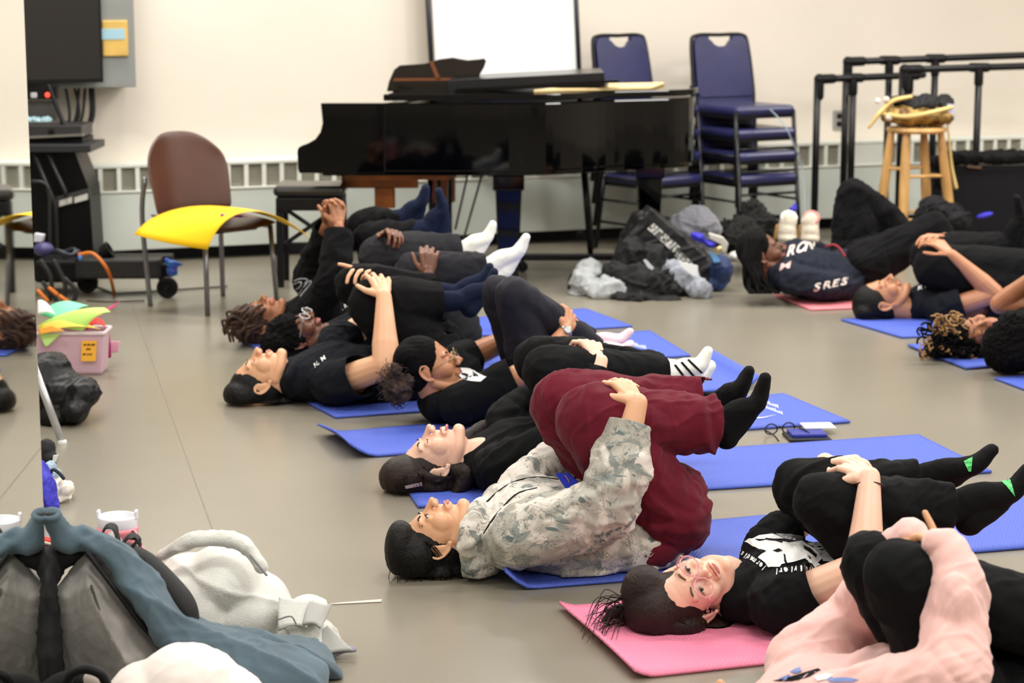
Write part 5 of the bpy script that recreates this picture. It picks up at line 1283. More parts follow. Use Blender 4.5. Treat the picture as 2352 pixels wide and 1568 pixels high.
M_eyew = mat('eye_white', (206, 198, 190), rough=0.15)
M_iris = mat('iris_dark', (34, 20, 14), rough=0.1)
M_lash = mat('lash_dark', (20, 14, 12), rough=0.6)
class Person: pass
def person(label, gx, gy, head, skin, hairm, torso, arms, legs, shirt, pants, sock, hair='slick', hair_extra=(), loc=None,
           fine=0.004, browm=None, eyes='open', lipc=None, sleeve='short', cloth_amp=0.006, sleeve_r=None, pants_r=None, neckp=None,
           smile=False, cuff_extra=(), shirt_extra=(), pants_extra=(), hand_sz=1.0, wseed=0, hem_cut=True, k=0.28, vox=0.007, group='people lying on yoga mats'):
    p = Person()
    Y0 = gp(gx, gy).y
    p.Y = lambda px: Y0 * (1 + k * (px - gx) / FPX)
    p.J = lambda px, py, off=0.0: at(px, py, p.Y(px) + off)
    J = p.J
    root = thing('person', label, 'person', loc if loc is not None else gp(gx, gy), group)
    p.root = root
    o, M = head_frame(p, head); p.ho, p.hM = o, M
    hp = lambda x, y, z: o + M @ Vector((x, y, z))
    p.hp = hp
    # --- skin
    M3 = np.array([[M[i][j] for j in range(3)] for i in range(3)])
    hv = HV @ M3.T + np.array(o)
    verts = [hv]; faces = list(HF); cnt = len(hv)
    def app(v, f):
        nonlocal cnt
        verts.append(v); faces.extend([[i + cnt for i in q] for q in f]); cnt += len(v)
    T = [J(*q[:3]) for q in torso]
    nb = T[0] if neckp is None else J(*neckp)
    gb = G()
    gb.tube([hp(-0.02, 0, -0.04), hp(-0.03, 0, -0.09), nb, T[0].lerp(T[1], 0.4)], [0.050, 0.051, 0.055, 0.075], n=18, seg=12)
    for a in arms:
        pts = [J(*q) for q in a['pts']]
        r = a.get('r', (0.045, 0.037, 0.024))
        gb.tube([pts[0], pts[0].lerp(pts[1], 0.5), pts[1]], [r[0], r[0] * 1.0, r[1] * 1.05], n=14, seg=10)
        gb.tube([pts[1], pts[1].lerp(pts[2], 0.3), pts[2]], [r[1] * 1.08, r[1] * 1.08, r[2]], n=14, seg=10)
        tip = J(*a['tip'])
        hand(gb, pts[2], tip - pts[2], a['N'], a.get('right', True), hand_sz, a.get('curl', (35, 45, 30)), a.get('spread', 5), a.get('tcurl', 20), a.get('point'), a.get('tspread', 1.0))
    v, f, n = blob(gb, fine, 3, 0.4); app(v, f)
    gb = G()
    gb.tube(T, [q[3] * 0.82 for q in torso], [q[4] * 0.85 for q in torso], side=(0, 1, 0), n=18, seg=18)
    L = []
    for lg in legs:
        pts = [J(*q) for q in lg['pts']]; L.append(pts)
        r = lg.get('r', (0.085, 0.062, 0.045))
        ra, rb_, rc = min(r[0] * 0.8, 0.075), min(r[1] * 0.72, 0.050), min(r[2] * 0.7, 0.030)
        gb.tube([pts[0], pts[1]], [ra, rb_], n=14); gb.tube([pts[1], pts[2]], [rb_, rc], n=14)
        if len(pts) > 3:
            gb.tube([pts[2], pts[2].lerp(pts[4], 0.5), pts[4], pts[5]], [0.026, 0.022, 0.018, 0.008], n=12)
    v, f, n = blob(gb, 0.012, 3); app(v, f)
    body = obj('body', (np.concatenate(verts), faces), skin, root, smooth=True)
    # --- shirt
    gb = G()
    gb.tube(T, [q[3] for q in torso], [q[4] for q in torso], side=(0, 1, 0), n=22, seg=24)
    cuts = []
    for a in arms:
        pts = [J(*q) for q in a['pts']]
        sr = a.get('sr', (0.075, 0.065, 0.05))
        if a.get('sleeve', sleeve) == 'short':
            e = pts[0].lerp(pts[1], a.get('sl', 0.7)); ex = pts[0].lerp(pts[1], a.get('sl', 0.7) + 0.12)
            gb.tube([pts[0].lerp(T[1], 0.3), pts[0], ex], [sr[0], sr[0], sr[0] * 0.93], n=16, seg=10)
            cuts.append((e, pts[1] - pts[0], sr[0] * 1.7))
        else:
            e = pts[1].lerp(pts[2], a.get('sl', 0.9)); ex = pts[1].lerp(pts[2], a.get('sl', 0.9) + 0.12)
            gb.tube([pts[0].lerp(T[1], 0.3), pts[0], pts[0].lerp(pts[1], 0.5), pts[1]], [sr[0], sr[0], sr[0] * 0.95, sr[1]], n=16, seg=12)
            gb.tube([pts[1], pts[1].lerp(pts[2], 0.45), ex], [sr[1], sr[1] * 0.95, sr[2]], n=16, seg=10)
            cuts.append((e, pts[2] - pts[1], sr[2] * 2.0))
    for q in shirt_extra:
        if q[0] == 't': gb.tube([J(*z) for z in q[1]], q[2], q[3] if len(q) > 3 else None, side=(0, 1, 0) if len(q) > 3 else None, n=12)
        else: gb.ell(J(*q[:3]), q[3:6], Matrix.Rotation(R(q[6]), 3, 'Y') if len(q) > 6 else None)
    v, f, n = blob(gb, vox, 8)
    v = wrinkle(v, n, cloth_amp, 9, wseed)
    v = wrinkle(v, n, cloth_amp * 0.45, 22, wseed + 3)
    for a in arms:
        pts = [J(*q) for q in a['pts']]
        v = joint_folds(v, n, pts[0], pts[1] - pts[0], cloth_amp * 1.3, 60, 0.09, wseed)
        if a.get('sleeve', sleeve) != 'short': v = joint_folds(v, n, pts[1], (pts[2] - pts[1]).normalized() + (pts[1] - pts[0]).normalized(), cloth_amp * 1.6, 75, 0.09, wseed)
    v = joint_folds(v, n, T[-2].lerp(T[-1], 0.3), T[-1] - T[-2], cloth_amp * 1.2, 45, 0.2, wseed + 1)
    v[:, 2] = np.maximum(v[:, 2], 0.016)
    if hem_cut: v, f = cut_open(v, f, cuts)
    p.shirt = obj('shirt', (v, f), shirt, root, smooth=True, solid=0.003)
    p.sv, p.sf = v, f
    # --- trousers
    gb = G(); cuts = []
    hips = []
    for lg, pts in zip(legs, L):
        r = lg.get('r', (0.085, 0.062, 0.045))
        hips.append(pts[0])
        gb.tube([pts[0], pts[0].lerp(pts[1], 0.5), pts[1]], [r[0], (r[0] + r[1]) * 0.52, r[1]], n=18, seg=12)
        hm = lg.get('hem', 0.95)
        e = pts[1].lerp(pts[2], hm); ex = pts[1].lerp(pts[2], hm + 0.1)
        gb.tube([pts[1], pts[1].lerp(pts[2], 0.35), ex], [r[1], r[1] * lg.get('calf', 1.0), r[2]], n=18, seg=12)
        cuts.append((e, pts[2] - pts[1], r[2] * 2.0))
    mid = T[-1]
    gb.tube([T[-2].lerp(T[-1], 0.35), mid, (hips[0] + hips[-1]) / 2], [torso[-1][3] * 0.9, torso[-1][3], 0.095], [torso[-1][4] * 0.92, torso[-1][4], 0.16], side=(0, 1, 0), n=20, seg=10)
    for q in pants_extra:
        gb.ell(J(*q[:3]), q[3:6], Matrix.Rotation(R(q[6]), 3, 'Y') if len(q) > 6 else None)
    v, f, n = blob(gb, vox, 7)
    v = wrinkle(v, n, cloth_amp * 1.0, 7, wseed + 7); v = wrinkle(v, n, cloth_amp * 0.5, 17, wseed + 9)
    for lg, pts in zip(legs, L):
        v = joint_folds(v, n, pts[1] + ((pts[0] + pts[2]) / 2 - pts[1]) * 0.35, (pts[2] - pts[1]).normalized() + (pts[1] - pts[0]).normalized(), cloth_amp * 2.0, 60, 0.10, wseed)
        v = joint_folds(v, n, pts[0], pts[1] - pts[0], cloth_amp * 2.4, 42, 0.15, wseed + 2)
        v = joint_folds(v, n, pts[2], pts[2] - pts[1], cloth_amp * 2.0, 50, 0.12, wseed + 3)
    v[:, 2] = np.maximum(v[:, 2], 0.014)
    if hem_cut: v, f = cut_open(v, f, cuts)
    p.pants = obj('trousers', (v, f), pants, root, smooth=True, solid=0.003)
    p.pv, p.pf = v, f
    # --- socks
    p.socks = []
    for lg, pts in zip(legs, L):
        if len(pts) < 6: continue
        an, he, ba, to = pts[2:6]
        k_ = lg.get('fs', 1.0)
        gb = G()
        gb.tube([pts[1].lerp(an, lg.get('hem', 0.95) - 0.16), an], [0.042 * k_, 0.037 * k_], n=16)
        gb.ell(he.lerp(an, 0.22), (0.036 * k_, 0.033 * k_, 0.036 * k_))
        gb.tube([an, an.lerp(ba, 0.5) + (an - he) * 0.12, ba, to], [0.037 * k_, 0.035 * k_, 0.027 * k_, 0.017 * k_], [0.036 * k_, 0.038 * k_, 0.042 * k_, 0.034 * k_], side=(0, 1, 0), n=16, seg=14)
        gb.tube([he.lerp(an, 0.22), he.lerp(ba, 0.5), ba], [0.033 * k_, 0.028 * k_, 0.024 * k_], n=14, seg=8)
        v, f, n = blob(gb, 0.005, 4); v = wrinkle(v, n, 0.0015, 25, 5)
        v[:, 2] = np.maximum(v[:, 2], 0.012)
        p.socks.append(obj('sock', (v, f), lg.get('sock', sock), root, smooth=True))
    # --- face parts
    lm = lipc or mat('lips_rose', (192, 112, 102), rough=0.4)
    g = G()
    up = 0.003 if smile else 0
    g.tube([hp(0.082, -0.024, -0.052 + up), hp(0.0915, -0.010, -0.0495), hp(0.0925, 0, -0.0505), hp(0.0915, 0.010, -0.0495), hp(0.082, 0.024, -0.052 + up)], [0.0015, 0.0034, 0.0036, 0.0034, 0.0015], n=8, seg=16)
    dz = -0.009 if smile else 0
    g.tube([hp(0.081, -0.023, -0.055 + up), hp(0.0895, -0.011, -0.0580 + dz), hp(0.0915, 0, -0.0590 + dz), hp(0.0895, 0.011, -0.0580 + dz), hp(0.081, 0.023, -0.055 + up)], [0.0015, 0.0042, 0.0047, 0.0042, 0.0015], n=8, seg=16)
    obj('lips', g, lm, root, smooth=True)
    if smile:
        g = G(); g.tube([hp(0.083, -0.020, -0.053), hp(0.0905, 0, -0.0545), hp(0.083, 0.020, -0.053)], 0.0045, n=8, seg=10); obj('teeth', g, mat('teeth', (238, 234, 224), rough=0.2), root, smooth=True)
    bm_ = browm or hairm
    for s_ in (-1, 1):
        g = G(); g.tube([hp(0.0855, s_ * 0.012, 0.0245), hp(0.084, s_ * 0.028, 0.0300), hp(0.070, s_ * 0.047, 0.0245)], [0.0024, 0.0028, 0.0014], n=8, seg=12); obj('eyebrow', g, bm_, root, smooth=True)
        if eyes == 'open':
            Me = Matrix([list(r_) for r_ in M])
            g = G(); g.ell(hp(0.0845, s_ * 0.0315, 0.0025), (0.0042, 0.0108, 0.0038), Me); e_ = obj('eye', g, M_eyew, root, smooth=True)
            g = G(); g.ell(hp(0.0870, s_ * 0.0305, 0.0030), (0.0026, 0.0046, 0.0046), Me); obj('iris', g, M_iris, e_, smooth=True)
            g = G(); g.tube([hp(0.0865, s_ * 0.0195, 0.0045), hp(0.0905, s_ * 0.031, 0.0088), hp(0.0840, s_ * 0.0440, 0.0040)], [0.0010, 0.0015, 0.0010], n=6, seg=10); obj('eyelash', g, M_lash, root, smooth=True)
        else:
            g = G(); g.tube([hp(0.0865, s_ * 0.0195, 0.0005), hp(0.0890, s_ * 0.031, -0.0040), hp(0.0830, s_ * 0.0440, -0.0005)], [0.0010, 0.0014, 0.0010], n=6, seg=10); obj('eyelash', g, M_lash, root, smooth=True)
    # --- hair
    gb = G()
    Mh = Matrix([list(r_) for r_ in M])
    big = {'slick': 0, 'bun': 0, 'curly': 0.006, 'locs': 0.010, 'afro': 0.012}.get(hair, 0)
    gb.ell(hp(-0.020, 0, 0.050), (0.093 + big, 0.082 + big, 0.087 + big), Mh, 28, 18)
    gb.ell(hp(-0.040, 0, 0.000), (0.064 + big, 0.071 + big, 0.062), Mh, 20, 14)
    for q in hair_extra:
        if q[0] == 't': gb.tube([J(*z) for z in q[1]], q[2], q[3] if len(q) > 3 else None, side=(0, 1, 0) if len(q) > 3 else None, n=12)
        else: gb.ell(J(*q[:3]), q[3:6], Matrix.Rotation(R(q[6]), 3, 'Y') if len(q) > 6 else None)
    v, f, n = blob(gb, 0.0045, 10)
    if hair in ('slick', 'bun'):
        loc_ = (v - np.array(o)) @ np.linalg.inv(M3).T
        ang = np.arctan2(loc_[:, 1], loc_[:, 2] + 0.02)
        st = np.sin(ang * 42 + 2.2 * np.sin(loc_[:, 0] * 28)) * 0.5 + np.sin(ang * 97 + 1.2 * np.sin(loc_[:, 0] * 45)) * 0.4
        v = v + n * (st * 0.0011 * np.clip((0.045 - loc_[:, 0]) / 0.03, 0, 1))[:, None]; v = wrinkle(v, n, 0.0008, 22, 2)
    else:
        v = wrinkle(v, n, 0.006 if hair == 'afro' else 0.009, 60, 1); v = wrinkle(v, n, 0.004, 130, 3)
    v[:, 2] = np.maximum(v[:, 2], 0.012)
    p.hair = obj('hair', (v, f), hairm, root, smooth=True)
    return p

def strands(p, paths, r, m, name='loose_hair', stuff=True):
    g = G()
    for pts in paths: g.tube(pts, r if len(pts) < 3 else [r] * (len(pts) - 1) + [r * 0.4], n=5, seg=3 * len(pts), caps='flat')
    o = obj(name, g, m, p.root, smooth=True, recalc=False)
    if stuff: o['kind'] = 'stuff'
    return o

def comb(p, m, n=260, span=1.55, lift=0.0006, seed=1, r=0.0009):
    rs = np.random.RandomState(seed); g = G()
    for k in range(n):
        ph = rs.uniform(-span, span); t0 = 0.62 + 0.18 * abs(ph) + rs.uniform(-0.04, 0.10); t1 = min(3.0, t0 + rs.uniform(1.0, 2.2)); w_ = rs.uniform(-0.12, 0.12)
        L_2 = lift + rs.uniform(0, 0.0022); pts = []
        for q in range(5):
            t = t0 + (t1 - t0) * q / 4; f = ph + w_ * q / 4 * math.sin(t)
            pts.append(p.hp(-0.020 + (0.093 + L_2) * math.cos(t), (0.082 + L_2) * math.sin(t) * math.sin(f), 0.050 + (0.087 + L_2) * math.sin(t) * math.cos(f)))
        g.tube(pts, [r * 0.5, r, r, r, r * 0.4], n=4, seg=8, caps='flat')
    o = obj('hair_strands', g, m, p.root, smooth=True, recalc=False); o['kind'] = 'stuff'
def decal(p, verts, faces, which, m, name, off=0.0035, sub=1, kind=None):
    """print on a garment: 2D pixel outlines laid on the cloth surface"""
    sv, sf = (p.sv, p.sf) if which == 'shirt' else (p.pv, p.pf)
    key = '_bvh' + which
    if not hasattr(p, key): setattr(p, key, BVHTree.FromPolygons([Vector(q) for q in sv.tolist()], sf))
    bv = getattr(p, key)
    bm = bmesh.new(); vs = [bm.verts.new((x, y, 0)) for x, y in verts]
    for f in faces:
        try: bm.faces.new([vs[i] for i in f])
        except ValueError: pass
    bmesh.ops.triangulate(bm, faces=bm.faces)
    for _ in range(4):
        es = [e for e in bm.edges if e.calc_length() > 9]
        if not es: break
        bmesh.ops.subdivide_edges(bm, edges=es, cuts=1); bmesh.ops.triangulate(bm, faces=bm.faces)
    bad = []
    o0 = Vector((0, 0, CAMH))
    for q in bm.verts:
        d = ray(q.co.x, q.co.y).normalized()
        h, nn, i, ds = bv.ray_cast(o0, d)
        if h is None: bad.append(q); continue
        if nn.dot(d) > 0: nn = -nn
        q.co = h + nn * off
    bmesh.ops.delete(bm, geom=bad, context='VERTS')
    me = bpy.data.meshes.new(name); bm.to_mesh(me); bm.free()
    org = wloc(p.root); me.transform(Matrix.Translation(-org)); me.materials.append(m)
    o = bpy.data.objects.new(name, me); COL.objects.link(o); o.parent = p.root
    return o
def poly_faces(polys):
    vs, fs = [], []
    for pl in polys:
        fs.append(list(range(len(vs), len(vs) + len(pl)))); vs += list(pl)
    return vs, fs
def text2d(txt, org, ux, uy, size=1.0, shear=0.0, bold=True):
    """text outline in pixel space: org pixel, ux = pixel vector per em along the line, uy = per em upwards"""
    cu = bpy.data.curves.new('t', 'FONT'); cu.body = txt; cu.size = 1.0; cu.fill_mode = 'FRONT'; cu.resolution_u = 3
    cu.dimensions = '2D'
    if bold: cu.offset = 0.03
    o = bpy.data.objects.new('t', cu); COL.objects.link(o)
    dg = bpy.context.evaluated_depsgraph_get(); e = o.evaluated_get(dg); me = e.to_mesh()
    vs = [(org[0] + q.co.x * ux[0] + q.co.y * uy[0], org[1] + q.co.x * ux[1] + q.co.y * uy[1]) for q in me.vertices]
    fs = [list(q.vertices) for q in me.polygons]
    e.to_mesh_clear(); bpy.data.objects.remove(o); bpy.data.curves.remove(cu)
    return vs, fs
# ------------------------------------------------------------------ skins, hair, cloth
SK_light = mat('skin_light', (238, 190, 165), rough=0.42, sss=0.25, c2=(242, 200, 176), vscale=9, bump=0.03, bscale=250)
SK_warm = mat('skin_warm', (226, 172, 134), rough=0.42, sss=0.22, c2=(233, 183, 146), vscale=9, bump=0.03, bscale=250)
SK_tan = mat('skin_tan', (214, 160, 120), rough=0.42, sss=0.2, c2=(222, 170, 130), vscale=9, bump=0.03, bscale=250)
SK_brown = mat('skin_brown', (164, 108, 74), rough=0.4, sss=0.15, c2=(178, 120, 84), vscale=9)
SK_mid = mat('skin_mid', (186, 128, 92), rough=0.4, sss=0.18, c2=(196, 138, 102), vscale=9)
SK_dark = mat('skin_dark', (104, 62, 44), rough=0.36, sss=0.1, c2=(118, 72, 50), vscale=9)
HR_black = mat('hair_black', (8, 6, 6), rough=0.5, bump=0.4, bscale=160, spec=0.22)
HR_brown = mat('hair_brown', (26, 14, 11), rough=0.5, spec=0.25, bump=0.3, bscale=160, c2=(42, 25, 18), vscale=20)
HR_dbrown = mat('hair_dark_brown', (24, 15, 12), rough=0.5, spec=0.25, bump=0.3, bscale=160, c2=(40, 26, 19), vscale=20)
HR_curl = mat('hair_soft_black', (10, 8, 8), rough=0.85, spec=0.15, bump=0.5, bscale=120)
HR_locs = mat('hair_locs', (74, 48, 34), rough=0.7, c2=(50, 32, 24), vscale=30)
HR_blond = mat('hair_blond_tips', (190, 146, 88), rough=0.6, c2=(120, 84, 48), vscale=25)
C_black = mat('tee_black', (9, 10, 12), rough=0.9, bump=0.08, bscale=300, spec=0.2)
C_black2 = mat('sweatpants_black', (11, 11, 13), rough=0.95, bump=0.08, bscale=300, spec=0.2)
C_navy = mat('polo_navy', (14, 17, 25), rough=0.9, bump=0.08, bscale=300, spec=0.2)
C_legg = mat('leggings_navy', (17, 17, 30), rough=0.7, spec=0.3)
C_char = mat('trousers_charcoal', (36, 36, 40), rough=0.9, bump=0.08, bscale=300, spec=0.2)
C_maroon = mat('fleece_maroon', (98, 20, 38), rough=0.9, bump=0.1, bscale=300, sheen=0.06, var=0.04, vscale=7, spec=0.2)
C_pink = mat('hoodie_pink', (240, 192, 186), rough=0.9, bump=0.12, bscale=260, sheen=0.25)
C_sockb = mat('sock_black', (9, 9, 10), rough=0.95, bump=0.25, bscale=350, spec=0.2)
C_sockn = mat('sock_navy', (18, 27, 50), rough=0.95, bump=0.1, bscale=350, spec=0.2)
C_sockw = mat('sock_white', (238, 238, 230), rough=0.95, bump=0.15, bscale=350)
C_sockp = mat('sock_pink', (236, 196, 206), rough=0.95, c2=(232, 214, 220), vscale=30)
C_print = mat('print_white', (236, 236, 236), rough=0.7)
C_sweatn = mat('sweat_dark_navy', (32, 36, 48), rough=0.9, spec=0.2)
# camouflage cloth
m = mat('camo_cloth', (196, 190, 180), rough=0.9, sheen=0.15); C_camo = m
nt = m.node_tree; b = nt.nodes['Principled BSDF']; tc = nt.nodes.new('ShaderNodeTexCoord')
def _nn(t, **k):
    n = nt.nodes.new(t)
    for a, v in k.items(): n.inputs[a].default_value = v
    return n
def _mix(fac, c1, c2):
    x = nt.nodes.new('ShaderNodeMix'); x.data_type = 'RGBA'
    if isinstance(fac, float): x.inputs[0].default_value = fac
    else: nt.links.new(fac, x.inputs[0])
    if isinstance(c1, tuple): x.inputs[6].default_value = rgb(c1)
    else: nt.links.new(c1, x.inputs[6])
    if isinstance(c2, tuple): x.inputs[7].default_value = rgb(c2)
    else: nt.links.new(c2, x.inputs[7])
    return x.outputs[2]
def _ramp(src, a, b_, rev=False):
    r = nt.nodes.new('ShaderNodeValToRGB'); e = r.color_ramp.elements
    e[0].position = a; e[1].position = b_
    if rev: e[0].color = (1, 1, 1, 1); e[1].color = (0, 0, 0, 1)
    nt.links.new(src, r.inputs['Fac']); return r.outputs['Color']
nA = _nn('ShaderNodeTexNoise', Scale=8.0, Detail=3.0, Distortion=1.2); nt.links.new(tc.outputs['Object'], nA.inputs['Vector'])
nB = _nn('ShaderNodeTexNoise', Scale=11.0, Detail=4.0, Distortion=2.0); nt.links.new(tc.outputs['Object'], nB.inputs['Vector'])
nC = _nn('ShaderNodeTexNoise', Scale=12.0, Detail=7.0, Distortion=2.5); nt.links.new(tc.outputs['Object'], nC.inputs['Vector'])
wv_ = _nn('ShaderNodeTexVoronoi', Scale=9.0); wv_.feature = 'DISTANCE_TO_EDGE'
add = nt.nodes.new('ShaderNodeMixRGB'); add.inputs[0].default_value = 0.16
nt.links.new(tc.outputs['Object'], add.inputs[1]); nt.links.new(nC.outputs['Color'], add.inputs[2]); nt.links.new(add.outputs[0], wv_.inputs['Vector'])
c0 = _mix(_ramp(nA.outputs['Fac'], 0.47, 0.52), (208, 201, 190), (172, 168, 158))
c1 = _mix(_ramp(nB.outputs['Fac'], 0.57, 0.60), c0, (136, 142, 138))
c1 = _mix(_ramp(nC.outputs['Fac'], 0.63, 0.66), c1, (98, 110, 110))
c1 = _mix(_ramp(nA.outputs['Fac'], 0.42, 0.44, True), c1, (222, 215, 206))
c2_ = _mix(_ramp(wv_.outputs['Distance'], 0.006, 0.016, True), c1, (112, 110, 104))
nt.links.new(c2_, b.inputs['Base Color'])

NUP = (0.25, -0.55, 0.8)
# ------------------------------------------------------------------ person in camouflage hoodie and maroon trousers
p1 = person('person in grey camouflage hoodie and maroon sweatpants hugging both knees, black bobbed hair', 980, 1318,
    (1013, 1238, 0, 23, 4, 0, 1.0), SK_warm, HR_black,
    [(1118, 1226, 0, 0.085, 0.12), (1215, 1205, 0, 0.128, 0.20), (1360, 1215, 0, 0.125, 0.20), (1490, 1230, 0, 0.095, 0.18)],
    [dict(pts=[(1180, 1235, -0.17), (1402, 1168, -0.25), (1464, 925, -0.17)], tip=(1418, 868, -0.06), N=(0.55, -0.75, 0.4), right=True, sr=(0.086, 0.082, 0.052), sl=0.80, curl=(30, 40, 30), spread=3, r=(0.045, 0.042, 0.028)),
     dict(pts=[(1210, 1120, 0.17), (1300, 1050, 0.24), (1385, 890, 0.10)], tip=(1462, 868, -0.02), N=(0.1, 0.2, 1), right=False, sr=(0.08, 0.06, 0.045), sl=0.75, curl=(25, 35, 30), spread=3)],
    [dict(pts=[(1530, 1175, -0.09), (1352, 962, -0.09), (1655, 975, -0.07), (1672, 1012, -0.07), (1738, 925, -0.06), (1757, 868, -0.06)], r=(0.118, 0.095, 0.078), hem=0.93, fs=1.0, calf=0.98),
     dict(pts=[(1500, 1140, 0.10), (1292, 930, 0.09), (1650, 930, 0.08), (1655, 960, 0.08), (1700, 892, 0.07), (1720, 852, 0.07)], r=(0.115, 0.090, 0.070), hem=0.93)],
    C_camo, C_maroon, C_sockb, sleeve='long', fine=0.0034, cloth_amp=0.009, wseed=1, vox=0.006,
    neckp=(1085, 1205, 0),
    hair_extra=[(955, 1275, 0, 0.075, 0.085, 0.075), (1010, 1305, 0, 0.07, 0.085, 0.042), (1052, 1295, 0.0, 0.05, 0.08, 0.045), (920, 1260, 0, 0.045, 0.07, 0.08)],
    shirt_extra=[(1105, 1275, -0.06, 0.06, 0.10, 0.055), (1098, 1225, -0.09, 0.03, 0.05, 0.055), ('t', [(1080, 1290, -0.1), (1075, 1235, -0.135), (1092, 1185, -0.10), (1105, 1160, 0.0)], [0.026, 0.026, 0.022, 0.02]), (1475, 1275, -0.02, 0.075, 0.17, 0.045, 10), (1330, 1290, -0.05, 0.12, 0.15, 0.03), (1415, 1130, -0.25, 0.03, 0.05, 0.06), (1470, 1060, -0.22, 0.025, 0.05, 0.03)],
    pants_extra=[(1545, 1190, 0, 0.085, 0.18, 0.085), (1570, 1130, -0.05, 0.06, 0.12, 0.07), (1585, 985, -0.07, 0.06, 0.07, 0.065)])
J = p1.J
for pts in ([(1118, 1152, -0.03), (1150, 1124, -0.10), (1187, 1104, -0.12), (1235, 1096, -0.10), (1281, 1101, -0.06)], [(1112, 1224, -0.16), (1130, 1195, -0.15), (1150, 1170, -0.14), (1187, 1134, -0.13), (1232, 1121, -0.11)]):
    bv = BVHTree.FromPolygons([Vector(q) for q in p1.sv.tolist()], p1.sf); P = []
    for q in catmull([(a, b_2, 0) for a, b_2, c in pts], 14)[0]:
        d = ray(q.x, q.y).normalized(); h, nn, i, ds = bv.ray_cast(Vector((0, 0, CAMH)), d)
        P.append((h - d * 0.003) if h is not None else J(q.x, q.y, -0.1))
    g = G(); g.tube(P, 0.0028, n=8, smooth=False); obj('drawstring', g, M_black, p1.root, smooth=True)
vs, fs = poly_faces([[(1274, 1086), (1306, 1086), (1334, 1113), (1304, 1130)]])
pd = G(); A = [J(1274, 1086, -0.10), J(1306, 1086, -0.08), J(1334, 1113, -0.12), J(1304, 1130, -0.16)]
pd.add(A + [q + Vector((0.004, 0.02, -0.006)) for q in A], [[0, 1, 2, 3], [7, 6, 5, 4], [0, 4, 5, 1], [1, 5, 6, 2], [2, 6, 7, 3], [3, 7, 4, 0]])
t = thing('blue_phone', 'blue phone lying on the belly of the camouflage hoodie', 'phone', A[0]); obj('case', pd, mat('phone_blue', (40, 58, 170), rough=0.35), t, bevel=0.003)
g = G(); pc = (A[0] + A[1] + A[2] + A[3]) / 4 - Vector((0, 0.006, -0.004)); g.tube([pc - Vector((0.008, 0, -0.012)), pc, pc + Vector((0.004, 0, -0.014))], 0.0012, n=6); obj('orange_print', g, mat('orange_print', (200, 120, 60)), t, smooth=True)
comb(p1, HR_black, 320, seed=1)
# wisps at the hairline
pa = []
for k in range(26):
    s_ = -1; u = k / 25
    a0 = p1.hp(0.062 - 0.035 * u, s_ * (0.02 + 0.05 * u), 0.085 - 0.05 * u); a1 = p1.hp(0.058 - 0.05 * u + RNG.uniform(-.008, .008), s_ * (0.045 + 0.038 * u), 0.07 - 0.06 * u); a2 = p1.hp(0.02 - 0.06 * u, s_ * 0.083, 0.05 - 0.05 * u)
    pa.append([a0, a1, a2])
for k in range(22):
    x = 900 + 170 * k / 21; a0 = J(x, 1300 + 12 * math.sin(k), -0.078); pa.append([a0, J(x - 6 + RNG.uniform(-8, 8), 1325, -0.075), J(x - 8 + RNG.uniform(-12, 12), 1344, -0.06)])
strands(p1, pa, 0.0010, HR_black)

# ------------------------------------------------------------------ person with pink glasses in black tee
p2 = person('person in black printed T-shirt and pink glasses hugging both knees on the pink mat', 1600, 1440,
    (1586, 1360, 0, 36, 60, 26, 0.99), SK_light, HR_brown,
    [(1700, 1368, 0.01, 0.07, 0.11), (1795, 1348, 0.01, 0.108, 0.19), (1930, 1358, 0.0, 0.102, 0.175), (2050, 1350, 0.0, 0.105, 0.17)],
    [dict(pts=[(1790, 1385, -0.15), (1985, 1302, -0.27), (1998, 1095, -0.15)], tip=(1935, 1062, -0.03), N=(0.35, -0.8, 0.55), right=True, sr=(0.074, 0.065, 0.05), sl=0.46, curl=(28, 40, 30), spread=3, r=(0.046, 0.040, 0.026)),
     dict(pts=[(1760, 1262, 0.16), (1870, 1165, 0.28), (1895, 1062, 0.12)], tip=(1990, 1052, 0.0), N=(-0.1, 0.1, 1), right=False, sr=(0.068, 0.06, 0.05), sl=0.40, curl=(20, 28, 22), spread=3, r=(0.045, 0.04, 0.026))],
    [dict(pts=[(2070, 1320, -0.09), (1885, 1150, -0.09), (2185, 1165, -0.08), (2238, 1205, -0.08), (2322, 1128, -0.07), (2362, 1078, -0.07)], r=(0.088, 0.072, 0.056), hem=0.96, fs=1.08, calf=0.96),
     dict(pts=[(2050, 1290, 0.09), (1838, 1120, 0.09), (2108, 1100, 0.09), (2160, 1112, 0.09), (2235, 1068, 0.08), (2278, 1032, 0.08)], r=(0.086, 0.070, 0.044), hem=0.96)],
    C_black, C_black, C_sockb, browm=mat('brow_brown', (104, 70, 54)), fine=0.0034, cloth_amp=0.006, wseed=4, vox=0.006, neckp=(1672, 1368, 0.01),
    hair_extra=[(1500, 1400, 0, 0.075, 0.09, 0.075), (1560, 1430, -0.02, 0.07, 0.07, 0.045), (1480, 1360, 0.02, 0.06, 0.07, 0.07), ('t', [(1460, 1420, 0.05), (1420, 1405, 0.07), (1385, 1425, 0.08)], [0.03, 0.02, 0.008]), (1640, 1440, 0, 0.05, 0.06, 0.03)])
J = p2.J
gm_ = mat('frame_pink', (240, 178, 184), rough=0.15, spec=0.8, alpha=0.6)
lm_ = mat('lens_clear', (255, 250, 252), rough=0.02, trans=1.0, alpha=0.35, spec=1.0)
gl = thing('pink_eyeglasses', 'clear pink eyeglasses worn by the person on the pink mat', 'glasses', p2.ho)
Mg = Matrix([[c for c in r_] for r_ in (p2.hM @ Matrix(((0, 1, 0), (1, 0, 0), (0, 0, 1))))])
glasses(gl, Mg, p2.hp(0.108, 0, 0.002), gm_, lm_, lw=0.027, lh=0.024, wire=0.0022, gap=0.033, temple=0.105)
